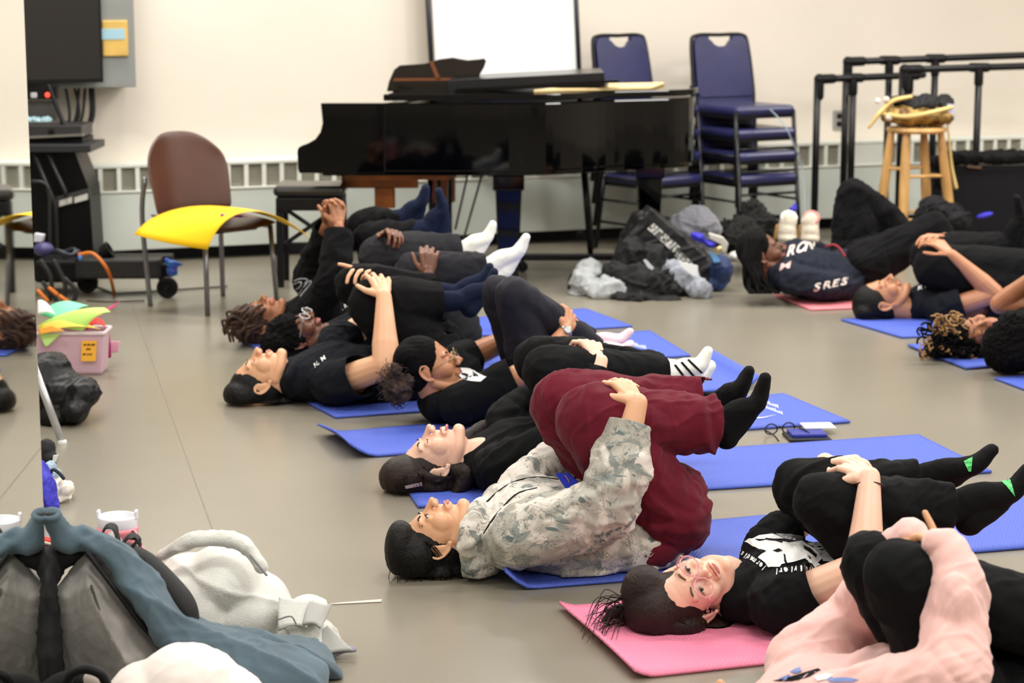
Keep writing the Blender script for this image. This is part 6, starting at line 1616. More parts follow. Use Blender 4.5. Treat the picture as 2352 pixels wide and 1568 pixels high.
pa = []
for k in range(46):
    x0 = 1480 - RNG.uniform(0, 60); y0 = 1385 + RNG.uniform(-20, 45)
    x1 = x0 - RNG.uniform(20, 60); x2 = x1 - RNG.uniform(10, 50)
    pa.append([J(x0, y0, 0.02), J(x1, y0 + RNG.uniform(-12, 25), 0.03), gp(x2, min(1500, 1425 + RNG.uniform(-15, 55)), 0.016)])
for k in range(40):
    u = k / 39; y_ = -0.085 + 0.17 * u
    pa.append([p2.hp(0.050, y_ * 0.35, 0.098), p2.hp(0.03, y_ * 0.95, 0.09 - abs(y_) * 0.3), p2.hp(-0.03, y_ * 1.05, 0.05)])
strands(p2, pa, 0.0013, HR_brown)
comb(p2, HR_brown, 320, seed=2); comb(p2, mat('hair_brown_light', (62, 38, 26), rough=0.5, spec=0.3), 110, seed=7)
# shirt print
polys = [
 [(1712, 1244), (1722, 1236), (1745, 1245), (1775, 1240), (1815, 1250), (1840, 1262), (1852, 1284), (1800, 1290), (1793, 1304), (1764, 1304), (1752, 1270), (1737, 1258)],
 [(1742, 1282), (1757, 1269), (1782, 1262), (1797, 1270), (1801, 1290), (1805, 1296), (1790, 1300), (1765, 1305), (1757, 1294)],
 [(1808, 1296), (1799, 1268), (1830, 1262), (1852, 1284)],
 [(1728, 1239), (1745, 1231), (1775, 1228), (1800, 1240), (1785, 1240), (1745, 1240)],
 [(1806, 1249), (1840, 1246), (1870, 1262), (1886, 1285), (1884, 1300), (1868, 1304), (1850, 1285), (1832, 1258)],
]
grey = [[(1780, 1226), (1830, 1228), (1870, 1238), (1900, 1252), (1924, 1270), (1926, 1282), (1896, 1300), (1884, 1280), (1868, 1256), (1836, 1244), (1800, 1238)]]
v_, f_ = poly_faces(grey); decal(p2, v_, f_, 'shirt', mat('print_grey', (176, 176, 176), rough=0.7), 'grey_print', off=0.003)
v_, f_ = poly_faces(polys); decal(p2, v_, f_, 'shirt', C_print, 'white_print', off=0.0045)
blk = [[(1776, 1268), (1790, 1262), (1796, 1266), (1786, 1271)], [(1800, 1276), (1804, 1276), (1810, 1297), (1806, 1298)], [(1738, 1262), (1760, 1268), (1752, 1274)],
       [(1842, 1256), (1858, 1262), (1874, 1276), (1872, 1284), (1858, 1272), (1846, 1264)], [(1835, 1240), (1858, 1247), (1850, 1250)], [(1855, 1278), (1862, 1284), (1858, 1286)], [(1760, 1238), (1800, 1246), (1798, 1249), (1758, 1242)]]
v_, f_ = poly_faces(blk); decal(p2, v_, f_, 'shirt', C_black, 'print_gap', off=0.0058)['kind'] = 'stuff'
def word(p, txt, a, b_, hgt, up, m, name, off=0.0045, arc=0):
    """letters placed one by one from pixel a to pixel b_"""
    n = len(txt)
    for i, ch in enumerate(txt):
        if ch == ' ': continue
        f_ = i / n
        x = a[0] + (b_[0] - a[0]) * f_; y = a[1] + (b_[1] - a[1]) * f_ + arc * math.sin(math.pi * f_)
        ux = ((b_[0] - a[0]) / n * 1.45, (b_[1] - a[1]) / n * 1.45 + arc * math.cos(math.pi * f_) * 3.1 / n)
        vs, fs = text2d(ch, (x, y), ux, (up[0] * hgt, up[1] * hgt))
        if vs: decal(p, vs, fs, 'shirt', m, name, off)
word(p2, 'IermediatSc', (1760, 1302), (1686, 1250), 19, (-0.62, 0.78), C_print, 'shirt_letter')
word(p2, 'nsivierl', (1866, 1299), (1776, 1310), 19, (0.05, 0.95), C_print, 'shirt_letter')
g = G(); c = J(1999, 1117, -0.155); ax = vn(J(1985, 1302, -0.27) - J(1998, 1095, -0.15)); a_, b_2 = frame_from(ax)
g.tube([c + (a_ * math.cos(q) + b_2 * math.sin(q)) * 0.0335 for q in [i * math.pi / 6 for i in range(13)]], 0.0022, n=8, seg=36)
tag(obj('hair_tie', g, mat('tie_brown', (44, 24, 22), rough=0.6), None, smooth=True, origin=c), 'dark elastic hair tie around the wrist above the black socks', 'hair tie')
def patch_on(p, sockobj, poly, m, name):
    """flat patch laid on a sock"""
    me = sockobj.data; org = wloc(p.root)
    vv = [q.co + org for q in me.vertices]; ff = [list(q.vertices) for q in me.polygons]
    bv = BVHTree.FromPolygons(vv, ff)
    bm = bmesh.new(); bm.faces.new([bm.verts.new((x, y, 0)) for x, y in poly])
    bmesh.ops.triangulate(bm, faces=bm.faces)
    for _ in range(3):
        es = [e for e in bm.edges if e.calc_length() > 6]
        if not es: break
        bmesh.ops.subdivide_edges(bm, edges=es, cuts=1); bmesh.ops.triangulate(bm, faces=bm.faces)
    bad = []
    for q in bm.verts:
        d = ray(q.co.x, q.co.y).normalized(); h, nn, i, ds = bv.ray_cast(Vector((0, 0, CAMH)), d)
        if h is None: bad.append(q)
        else: q.co = h + (nn if nn.dot(d) < 0 else -nn) * 0.002
    bmesh.ops.delete(bm, geom=bad, context='VERTS')
    me2 = bpy.data.meshes.new(name); bm.to_mesh(me2); bm.free(); me2.transform(Matrix.Translation(-org)); me2.materials.append(m)
    o = bpy.data.objects.new(name, me2); COL.objects.link(o); o.parent = sockobj
    return o
M_green = mat('sock_green', (88, 190, 110), rough=0.9, var=0.25, vscale=90)
patch_on(p2, p2.socks[0], [(2288, 1094), (2308, 1090), (2322, 1104), (2331, 1140), (2312, 1118)], M_green, 'green_patch')
patch_on(p2, p2.socks[1], [(2213, 1060), (2234, 1050), (2230, 1082), (2224, 1082)], M_green, 'green_patch')

# ------------------------------------------------------------------ person in pink hoodie, lower right
p3 = person('person in pale pink hoodie and dark leggings hugging knees at the lower right corner', 1750, 1740,
    (1650, 1690, 0, 10, 0, 0, 1.0), SK_tan, HR_black,
    [(1745, 1690, 0, 0.08, 0.12), (1860, 1650, 0, 0.125, 0.20), (2010, 1650, 0.0, 0.125, 0.19), (2170, 1650, 0.0, 0.11, 0.18)],
    [dict(pts=[(1900, 1640, -0.16), (2185, 1560, -0.30), (2200, 1372, -0.17)], tip=(2160, 1235, -0.10), N=(0.8, -0.55, 0.2), right=True, sr=(0.085, 0.075, 0.056), sl=0.98, curl=(60, 70, 45), spread=3, point=1, tspread=0.3),
     dict(pts=[(1850, 1530, 0.18), (1965, 1430, 0.26), (2085, 1240, 0.05)], tip=(2160, 1232, -0.06), N=(0.1, 0.1, 1), right=False, sr=(0.085, 0.07, 0.046), sl=0.93, curl=(20, 25, 20), spread=3)],
    [dict(pts=[(2210, 1600, -0.09), (2068, 1325, -0.09), (2460, 1450, -0.07), (2480, 1500, -0.07), (2560, 1440, -0.07), (2600, 1400, -0.07)], r=(0.098, 0.078, 0.075), hem=0.95, calf=1.0),
     dict(pts=[(2190, 1560, 0.09), (2012, 1300, 0.09), (2420, 1440, 0.09), (2440, 1480, 0.09), (2520, 1420, 0.09), (2560, 1380, 0.09)], r=(0.095, 0.078, 0.07), hem=0.95)],
    C_pink, C_black, C_sockb, sleeve='long', fine=0.0036, hem_cut=False, cloth_amp=0.006, wseed=9, vox=0.006,
    shirt_extra=[(2060, 1560, -0.03, 0.12, 0.14, 0.05, 8), (2195, 1420, -0.24, 0.04, 0.05, 0.09), ('t', [(2195, 1400, -0.22), (2196, 1320, -0.17), (2172, 1262, -0.14), (2150, 1246, -0.13)], [0.056, 0.050, 0.040, 0.026]), ('t', [(2060, 1250, 0.08), (2095, 1232, 0.04), (2118, 1240, 0.0)], [0.034, 0.030, 0.02])],
    pants_extra=[(2300, 1580, 0.0, 0.10, 0.18, 0.09)])
vs, fs = poly_faces([[(1825, 1538), (1838, 1534), (1842, 1542), (1830, 1548), (1815, 1545)], [(1790, 1560), (1812, 1550), (1822, 1556), (1800, 1566)], [(1900, 1560), (1940, 1556), (1975, 1562), (1960, 1567), (1905, 1567)]])
decal(p3, vs, fs, 'shirt', mat('print_blue', (120, 140, 200)), 'blue_print')
vs, fs = poly_faces([[(1775, 1566), (1830, 1552), (1880, 1537), (1885, 1541), (1860, 1556), (1820, 1566)]])
decal(p3, vs, fs, 'shirt', C_black, 'black_print')
vs, fs = poly_faces([[(1870, 1556), (1900, 1548), (1916, 1552), (1900, 1562), (1880, 1566)]]); decal(p3, vs, fs, 'shirt', C_print, 'white_print')

# ------------------------------------------------------------------ laughing person with hair clip
p4 = person('laughing person in black shirt with long brown hair and a hair clip hugging knees', 950, 1125,
    (1010, 1062, 0, 26, 6, 0, 1.08), SK_light, HR_dbrown,
    [(1085, 1068, 0, 0.07, 0.12), (1180, 1045, 0, 0.115, 0.19), (1300, 1035, 0, 0.11, 0.18), (1420, 1020, 0, 0.11, 0.17)],
    [dict(pts=[(1140, 1075, -0.16), (1330, 985, -0.25), (1380, 830, -0.14)], tip=(1345, 770, -0.04), N=(0.5, -0.7, 0.5), right=True, sr=(0.07, 0.06, 0.045), sl=0.86, curl=(40, 45, 30)),
     dict(pts=[(1170, 960, 0.17), (1270, 900, 0.28), (1300, 800, 0.10)], tip=(1370, 782, 0.0), N=(0, 0.1, 1), right=False, sr=(0.07, 0.06, 0.042), sl=0.90)],
    [dict(pts=[(1440, 980, -0.09), (1262, 855, -0.09), (1545, 860, -0.08), (1575, 890, -0.08), (1608, 838, -0.07), (1626, 806, -0.07)], r=(0.095, 0.086, 0.060), hem=0.93, sock=C_sockw, calf=0.95),
     dict(pts=[(1420, 950, 0.09), (1236, 828, 0.09), (1540, 850, 0.07), (1575, 870, 0.07), (1610, 862, 0.06), (1632, 838, 0.06)], r=(0.09, 0.080, 0.055), hem=0.93, sock=C_sockw)],
    C_black, C_black, C_sockw, sleeve='long', cloth_amp=0.006, wseed=12, smile=True, eyes='closed', fine=0.0036,
    hair_extra=[(930, 1095, 0, 0.085, 0.09, 0.07), (990, 1110, 0, 0.09, 0.09, 0.05), (1050, 1100, 0, 0.07, 0.08, 0.05), ('t', [(1060, 1020, 0.12), (1110, 985, 0.16), (1168, 965, 0.17)], [0.03, 0.028, 0.02]), ('t', [(1040, 1080, -0.06), (1070, 1090, -0.09), (1050, 1130, -0.1)], [0.03, 0.035, 0.02])])
J = p4.J
comb(p4, HR_dbrown, 300, seed=3); comb(p4, mat('hair_brown_light', (62, 38, 26), rough=0.5, spec=0.3), 120, seed=8)
ck = thing('hair_clip', 'metal snap clip in the brown hair of the laughing person', 'hair clip', J(950, 1115, -0.12))
bvh = BVHTree.FromPolygons([q.co + wloc(p4.root) for q in p4.hair.data.vertices], [list(q.vertices) for q in p4.hair.data.polygons])
def onhair(bv, x, y, o=0.007):
    d = ray(x, y).normalized(); h, nn, i, ds = bv.ray_cast(Vector((0, 0, CAMH)), d)
    return h - d * o if h is not None else None
g = G(); A = [onhair(bvh, *q) for q in ((930, 1116), (970, 1107), (971, 1115), (932, 1122))]
if all(a is not None for a in A):
    g.add(A, [[0, 1, 2, 3]]); obj('clip_plate', g, mat('clip_metal', (186, 160, 150), metal=0.3, rough=0.4), ck, solid=0.002)
g = G(); cc = p4.hp(0.001, -0.078, -0.024); g.ell(cc, (0.003, 0.003, 0.003)); g2 = obj('earring', g, mat('pearl_small', (245, 240, 230), rough=0.1), p4.root, smooth=True)
pa = []
for k in range(30):
    u = k / 29; a0 = p4.hp(0.06 - 0.03 * u, -0.02 - 0.05 * u, 0.087 - 0.05 * u); pa.append([a0, p4.hp(0.03 - 0.03 * u, -0.085, 0.06 - 0.04 * u), p4.hp(-0.03, -0.09, 0.03 - 0.06 * u)])
for k in range(30):
    x = 900 + 190 * k / 29; pa.append([J(x, 1095 + 10 * math.sin(k), -0.085), J(x + 6, 1120, -0.09), J(x - 4 + RNG.uniform(-12, 12), 1142, -0.07)])
strands(p4, pa, 0.0012, HR_dbrown)
for so, lines in ((p4.socks[0], [((1550, 838), (1583, 880)), ((1565, 832), (1598, 868)), ((1580, 826), (1612, 856))]),):
    for a_, b_2 in lines:
        patch_on(p4, so, [(a_[0] - 2.5, a_[1] + 1), (a_[0] + 2.5, a_[1] - 1), (b_2[0] + 2.5, b_2[1] - 1), (b_2[0] - 2.5, b_2[1] + 1)], C_sockb, 'sock_stripe')

# ------------------------------------------------------------------ person with wire glasses, navy leggings, pink socks
p5 = person('person in black T-shirt and wire glasses with raised knees in dark leggings and pink socks', 1010, 972,
    (988, 848, 0, -60, 4, 0, 1.02), SK_mid, HR_curl,
    [(1005, 925, 0, 0.07, 0.11), (1085, 925, 0, 0.105, 0.18), (1180, 930, 0, 0.10, 0.17), (1270, 920, 0, 0.11, 0.16)],
    [dict(pts=[(1060, 925, -0.15), (1240, 838, -0.22), (1300, 758, -0.16)], tip=(1318, 712, -0.08), N=(0.7, -0.5, 0.4), right=True, sr=(0.076, 0.06, 0.05), sl=0.68, curl=(45, 45, 30)),
     dict(pts=[(1055, 830, 0.17), (1165, 780, 0.24), (1262, 735, 0.12)], tip=(1290, 705, 0.0), N=(-0.3, 0.2, 1), right=False, sr=(0.066, 0.06, 0.05), sl=0.30, curl=(40, 45, 30))],
    [dict(pts=[(1240, 890, -0.09), (1180, 680, -0.09), (1375, 805, -0.07), (1392, 822, -0.07), (1430, 805, -0.07), (1448, 790, -0.07)], r=(0.088, 0.070, 0.042), hem=0.96, fs=0.9, calf=0.95),
     dict(pts=[(1220, 860, 0.09), (1146, 672, 0.09), (1362, 785, 0.08), (1380, 800, 0.08), (1424, 780, 0.08), (1446, 762, 0.08)], r=(0.085, 0.068, 0.042), hem=0.96, fs=0.9)],
    C_black, C_legg, C_sockp, cloth_amp=0.004, wseed=15, hair='bun', browm=HR_dbrown, lipc=mat('lips_brown', (150, 84, 70), rough=0.4), k=0.28,
    neckp=(1000, 905, 0), hair_extra=[(945, 815, 0, 0.06, 0.07, 0.05)])
J = p5.J
gb = G()
for k in range(26):
    a = RNG.uniform(0, 6.28); gb.ell(J(915 + 32 * math.cos(a) * RNG.uniform(0.2, 1), 880 + 36 * math.sin(a) * RNG.uniform(0.2, 1), RNG.uniform(-0.06, 0.06)), (0.022, 0.022, 0.022), None, 8, 6)
gb.ell(J(918, 880, 0), (0.05, 0.065, 0.05))
v, f, n = blob(gb, 0.005, 2); v = wrinkle(v, n, 0.008, 70, 2); obj('curly_puff', (v, f), mat('hair_puff', (44, 32, 27), rough=0.9, c2=(70, 52, 44), vscale=40), p5.root, smooth=True)
pa = []
for k in range(70):
    a = RNG.uniform(1.2, 5.6); r_ = RNG.uniform(0.8, 1.25); c = J(915 + 34 * math.cos(a), 882 + 42 * math.sin(a), RNG.uniform(-0.06, 0.06))
    pa.append([c + Vector((RNG.uniform(-.01, .01), RNG.uniform(-.01, .01), RNG.uniform(-.01, .01))) * (1 + q) * r_ for q in range(4)])
strands(p5, pa, 0.0011, MATS['hair_puff'])
gl = thing('wire_eyeglasses', 'thin gold wire eyeglasses worn by the person with the curly puff', 'glasses', p5.ho)
glasses(gl, p5.hM @ Matrix(((0, 1, 0), (1, 0, 0), (0, 0, 1))), p5.hp(0.106, 0, 0.002), mat('wire_gold', (176, 158, 120), metal=0.8, rough=0.25), lm_, lw=0.025, lh=0.022, wire=0.0012, gap=0.033, temple=0.105)
g = G(); g.tube([J(987, 930, -0.065), J(1000, 922, -0.09), J(1016, 900, -0.08)], 0.0013, n=6, seg=12); obj('necklace', g, mat('silver_chain', (200, 196, 188), metal=0.9, rough=0.2), p5.root, smooth=True)
vs, fs = poly_faces([[(1057, 845), (1078, 846), (1098, 858), (1118, 866), (1104, 877), (1084, 876), (1062, 872), (1052, 860)]])
decal(p5, vs, fs, 'shirt', C_print, 'white_print')
vs, fs = poly_faces([[(1060, 857), (1078, 862), (1076, 866), (1062, 863)], [(1084, 855), (1100, 864), (1098, 867), (1084, 860)]])
decal(p5, vs, fs, 'shirt', C_black, 'print_gap', off=0.005)['kind'] = 'stuff'
wt_ = thing('wrist_watch', 'silver watch with round white dial on the wrist above the dark leggings', 'watch', J(1300, 752, -0.16))
ax = vn(J(1240, 838, -0.22) - J(1300, 758, -0.16)); c = J(1300, 758, -0.16) + ax * 0.008; a_, b_2 = frame_from(ax)
g = G(); g.tube([c + (a_ * math.cos(q) + b_2 * math.sin(q)) * 0.0275 for q in [i * math.pi / 6 for i in range(13)]], 0.0018, 0.004, side=ax, n=8, seg=30); obj('strap', g, MATS['silver_chain'], wt_, smooth=True)
dd = vn(Vector((0.2, -1, 0.25))); dd = vn(dd - ax * dd.dot(ax)); g = G(); Mx = Matrix((ax, ax.cross(dd), dd)).transposed(); g.lathe(c + dd * 0.026, [(0.014, 0), (0.0155, 0.003), (0.014, 0.007)], 18, Mx); obj('watch_case', g, MATS['silver_chain'], wt_, smooth=True)
g = G(); g.lathe(c + dd * 0.0332, [(0.0115, 0), (0.0115, 0.0006)], 18, Mx); obj('dial', g, mat('dial_white', (210, 220, 225), rough=0.1), wt_)

# ------------------------------------------------------------------ person in dark polo, eyes closed
p6 = person('person in dark navy polo with eyes closed hugging black-clad knees, short black hair', 590, 925,
    (608, 873, 0, 23, 4, 0, 1.08), SK_warm, HR_black,
    [(675, 870, 0, 0.08, 0.13), (765, 862, 0, 0.125, 0.21), (880, 872, 0, 0.12, 0.20), (990, 870, 0, 0.12, 0.18)],
    [dict(pts=[(770, 880, -0.18), (886, 838, -0.36), (882, 680, -0.23)], tip=(868, 625, -0.12), N=(0.25, -0.85, 0.35), right=True, sr=(0.088, 0.07, 0.05), sl=0.50, curl=(20, 30, 25), spread=9, r=(0.054, 0.046, 0.029)),
     dict(pts=[(775, 790, 0.18), (850, 735, 0.30), (868, 638, 0.12)], tip=(815, 608, 0.04), N=(-0.1, 0.0, 1), right=False, sr=(0.08, 0.07, 0.05), sl=0.35, curl=(25, 35, 25), point=0, r=(0.052, 0.045, 0.028))],
    [dict(pts=[(1010, 840, -0.09), (858, 698, -0.09), (1060, 690, -0.08), (1085, 712, -0.08), (1120, 660, -0.08), (1135, 625, -0.08)], r=(0.125, 0.100, 0.065), hem=0.75, fs=1.05),
     dict(pts=[(1000, 800, 0.10), (820, 655, 0.10), (1050, 675, 0.08), (1075, 690, 0.08), (1110, 640, 0.08), (1125, 612, 0.08)], r=(0.12, 0.085, 0.062), hem=0.75)],
    C_navy, C_black2, C_sockn, cloth_amp=0.006, wseed=18, eyes='closed', hand_sz=1.08,
    hair_extra=[(560, 905, 0, 0.08, 0.09, 0.06), (620, 925, 0, 0.09, 0.09, 0.035), (660, 915, 0.0, 0.06, 0.08, 0.03)],
    shirt_extra=[('t', [(672, 905, -0.10), (662, 870, -0.13), (676, 840, -0.08), (700, 815, 0.02)], [0.018, 0.018, 0.016, 0.014])])
word(p6, 'H.M', (724, 846), (748, 826), 14, (-0.4, -0.9), C_print, 'shirt_letter')
J = p6.J
# ------------------------------------------------------------------ person with silver glasses, charcoal trousers, white socks
p7 = person('person in silver glasses and charcoal trousers with white socks hugging both knees', 680, 850,
    (692, 773, 0, -13, 12, 0, 1.0), SK_dark, HR_curl,
    [(770, 775, 0, 0.075, 0.12), (850, 765, 0, 0.12, 0.20), (940, 780, 0, 0.12, 0.19), (1040, 785, 0, 0.11, 0.18)],
    [dict(pts=[(830, 775, -0.16), (930, 715, -0.24), (984, 632, -0.21)], tip=(985, 575, -0.18), N=(-0.1, -0.95, 0.2), right=True, sr=(0.07, 0.06, 0.045), sleeve='long', sl=0.9, curl=(40, 50, 40), spread=7),
     dict(pts=[(820, 700, 0.17), (870, 620, 0.26), (885, 540, 0.12)], tip=(915, 528, 0.0), N=(0.1, 0.4, 1), right=False, sr=(0.07, 0.06, 0.045), sleeve='long', sl=0.85, curl=(35, 35, 30))],
    [dict(pts=[(1055, 765, -0.09), (950, 625, -0.09), (1120, 615, -0.08), (1150, 640, -0.08), (1188, 580, -0.08), (1208, 545, -0.08)], r=(0.10, 0.082, 0.060), hem=0.94, fs=1.1, calf=1.0),
     dict(pts=[(1040, 730, 0.09), (878, 595, 0.09), (1068, 572, 0.08), (1090, 590, 0.08), (1118, 545, 0.08), (1132, 516, 0.08)], r=(0.10, 0.100, 0.055), hem=0.94, fs=1.0)],
    C_navy, C_char, C_sockw, cloth_amp=0.006, wseed=21, hair='afro', lipc=mat('lips_dark', (170, 92, 92), rough=0.35), pants_extra=[(1055, 790, 0, 0.07, 0.15, 0.10)],
    hair_extra=[(640, 790, 0, 0.075, 0.09, 0.07), (670, 820, 0, 0.08, 0.09, 0.05)])
gl = thing('silver_eyeglasses', 'silver framed eyeglasses worn by the person with the charcoal trousers', 'glasses', p7.ho)
glasses(gl, p7.hM @ Matrix(((0, 1, 0), (1, 0, 0), (0, 0, 1))), p7.hp(0.108, 0, 0.0), mat('frame_silver', (196, 196, 198), metal=0.7, rough=0.2), lm_, lw=0.026, lh=0.022, wire=0.0024, gap=0.033)
word(p7, 'J.M', (782, 716), (800, 704), 15, (-0.3, -0.9), C_print, 'shirt_letter')

# ------------------------------------------------------------------ person with locs, hands clasped up
p8 = person('person with brown locs in black sweatshirt holding clasped hands up near the piano bench', 590, 790,
    (608, 735, 0, 12, 16, 0, 1.0), SK_brown, HR_locs,
    [(672, 735, 0, 0.075, 0.12), (745, 722, 0, 0.12, 0.20), (850, 730, 0, 0.12, 0.19), (950, 730, 0, 0.11, 0.17)],
    [dict(pts=[(725, 700, -0.15), (768, 640, -0.24), (778, 520, -0.14)], tip=(775, 468, -0.10), N=(0.5, -0.8, 0.1), right=True, sr=(0.075, 0.072, 0.055), sleeve='long', sl=0.92, curl=(35, 45, 30), spread=6),
     dict(pts=[(712, 640, 0.16), (730, 590, 0.10), (752, 515, -0.04)], tip=(762, 468, -0.06), N=(-0.6, 0.6, 0.1), right=False, sr=(0.072, 0.066, 0.048), sleeve='long', sl=0.9, curl=(35, 45, 30))],
    [dict(pts=[(960, 700, -0.08), (845, 548, -0.08), (985, 525, -0.08), (1022, 540, -0.08), (1016, 480, -0.08), (1008, 440, -0.08)], r=(0.10, 0.072, 0.045), hem=0.85, fs=1.15),
     dict(pts=[(950, 680, 0.10), (830, 520, 0.10), (930, 500, 0.08), (955, 510, 0.08), (968, 465, 0.08), (978, 432, 0.08)], r=(0.10, 0.068, 0.045), hem=0.85, fs=1.1)],
    C_black2, C_black2, C_sockn, cloth_amp=0.008, wseed=25, hair='locs', eyes='closed', lipc=mat('lips_pink', (190, 96, 96), rough=0.35), hair_extra=[(565, 745, 0, 0.07, 0.08, 0.055)])
J = p8.J; pa = []
for k in range(60):
    a = RNG.uniform(0, 1); x0 = 540 + 70 * a; y0 = 700 + 55 * RNG.uniform(0, 1)
    x1 = x0 - RNG.uniform(10, 30); y1 = min(775, y0 + RNG.uniform(0, 30)); d0 = RNG.uniform(-0.08, 0.03)
    pa.append([J(x0, y0, -0.05 + d0 * 0.5), J((x0 + x1) / 2 - 4, y0 + 8, -0.09 + d0 * 0.4), J(x1 - 6, y1, -0.10 + d0 * 0.3), J(x1 - 4, min(786, y1 + 14), -0.09)])
g = G()
for pts in pa: g.tube(pts, [0.008, 0.008, 0.007, 0.005], n=6, seg=9)
o = obj('locs', g, HR_locs, p8.root, smooth=True, recalc=False); o['kind'] = 'stuff'
sw = []
for pts in ([(664, 668), (676, 652), (692, 648), (688, 660), (672, 668), (690, 672)], [(668, 680), (684, 676), (700, 656), (712, 645), (714, 650), (702, 665), (690, 680)], [(676, 645), (690, 640), (706, 642), (700, 652)]):
    P = []
    bv = BVHTree.FromPolygons([Vector(q) for q in p8.sv.tolist()], p8.sf)
    for q in catmull([(a, b_2, 0) for a, b_2 in pts], 16)[0]:
        d = ray(q.x, q.y).normalized(); h, nn, i, ds = bv.ray_cast(Vector((0, 0, CAMH)), d)
        if h is not None: P.append(h - d * 0.003)
    if len(P) > 3:
        g = G(); g.tube(P, 0.0026, n=6, smooth=False); obj('swirl_print', g, mat('print_lightgrey', (180, 180, 184)), p8.root, smooth=True)
g = G(); ax = vn(p8.J(768, 640, -0.24) - p8.J(778, 520, -0.14)); c = p8.J(778, 520, -0.14) + ax * 0.012; a_, b_2 = frame_from(ax)
g.tube([c + (a_ * math.cos(q) + b_2 * math.sin(q)) * 0.027 for q in [i * math.pi / 6 for i in range(13)]], 0.003, n=8, seg=30)
tag(obj('gold_bracelet', g, mat('gold_plain', (214, 180, 120), metal=0.6, rough=0.3), None, smooth=True, origin=c), 'thin gold bracelet on the raised clasped wrist', 'bracelet')

# ------------------------------------------------------------------ braided person at the back right
p9 = person('person with long dark braids in navy sweatshirt with white letters at the back', 1790, 690,
    (1753, 585, 0, -57, 6, 0, 1.02), SK_dark, HR_curl,
    [(1785, 628, 0, 0.08, 0.13), (1835, 622, 0, 0.125, 0.20), (1900, 625, 0, 0.11, 0.19), (1970, 620, 0, 0.11, 0.18)],
    [dict(pts=[(1815, 640, -0.16), (1900, 655, -0.22), (1968, 655, -0.14)], tip=(1998, 652, -0.10), N=(0.1, -0.7, 0.7), right=True, sr=(0.075, 0.07, 0.055), sl=0.95, sleeve='long'),
     dict(pts=[(1830, 580, 0.17), (1880, 585, 0.24), (1940, 600, 0.10)], tip=(1965, 610, 0.08), N=(0, 0, 1), right=False, sr=(0.07, 0.06, 0.05), sl=0.95, sleeve='long')],
    [dict(pts=[(1990, 610, -0.10), (2145, 525, -0.12), (2200, 636, -0.10), (2225, 655, -0.10), (2262, 642, -0.1), (2280, 632, -0.1)], r=(0.115, 0.085, 0.075), hem=0.9),
     dict(pts=[(1965, 575, 0.10), (1962, 450, 0.12), (2130, 590, 0.12), (2142, 622, 0.12), (2185, 626, 0.12), (2205, 622, 0.12)], r=(0.125, 0.09, 0.08), hem=0.9)],
    C_sweatn, C_black2, C_sockb, cloth_amp=0.008, wseed=28, lipc=MATS['lips_dark'], hair='slick',
    hair_extra=[(1725, 590, 0, 0.06, 0.08, 0.06)], pants_extra=[])
J = p9.J; g = G()
for k in range(44):
    u = RNG.uniform(0, 1); x0 = 1712 + 45 * u; y0 = 545 + 20 * RNG.uniform(0, 1)
    x2 = 1700 + 70 * RNG.uniform(0, 1)
    g.tube([J(x0, y0, -0.06), J(1708 + 40 * u, 600, -0.12 + 0.05 * u), J((x2 + 1715 + 40 * u) / 2, 650, -0.15 + RNG.uniform(0, .1)), J(x2 + 20, 672, -0.15 + RNG.uniform(-0.05, 0.1))], [0.009, 0.010, 0.010, 0.007], n=6, seg=12)
o = obj('braids', g, HR_curl, p9.root, smooth=True, recalc=False); o['kind'] = 'stuff'
for x, y, s_ in ((1808, 552, 1.0), (1822, 562, 0.9), (1838, 575, 1.0)): pass
word(p9, 'RON', (1806, 590), (1866, 572), 44, (0.25, -0.8), mat('print_cream', (226, 214, 206), rough=0.8), 'sweatshirt_letter')
word(p9, 'M', (1790, 622), (1812, 616), 26, (0.2, -0.8), mat('print_rose', (206, 176, 170), rough=0.8), 'sweatshirt_letter')
word(p9, 'SRES', (1868, 668), (1950, 652), 34, (0.2, -0.7), MATS['print_cream'], 'sweatshirt_letter')
g = G(); A = [J(1898, 566, -0.10), J(1915, 562, -0.14), J(1930, 572, -0.16), J(1940, 588, -0.18)]; g.tube(A, [0.006] * 4, n=8, seg=10); obj('red_waistband', g, mat('band_red', (150, 34, 44)), p9.root, smooth=True)

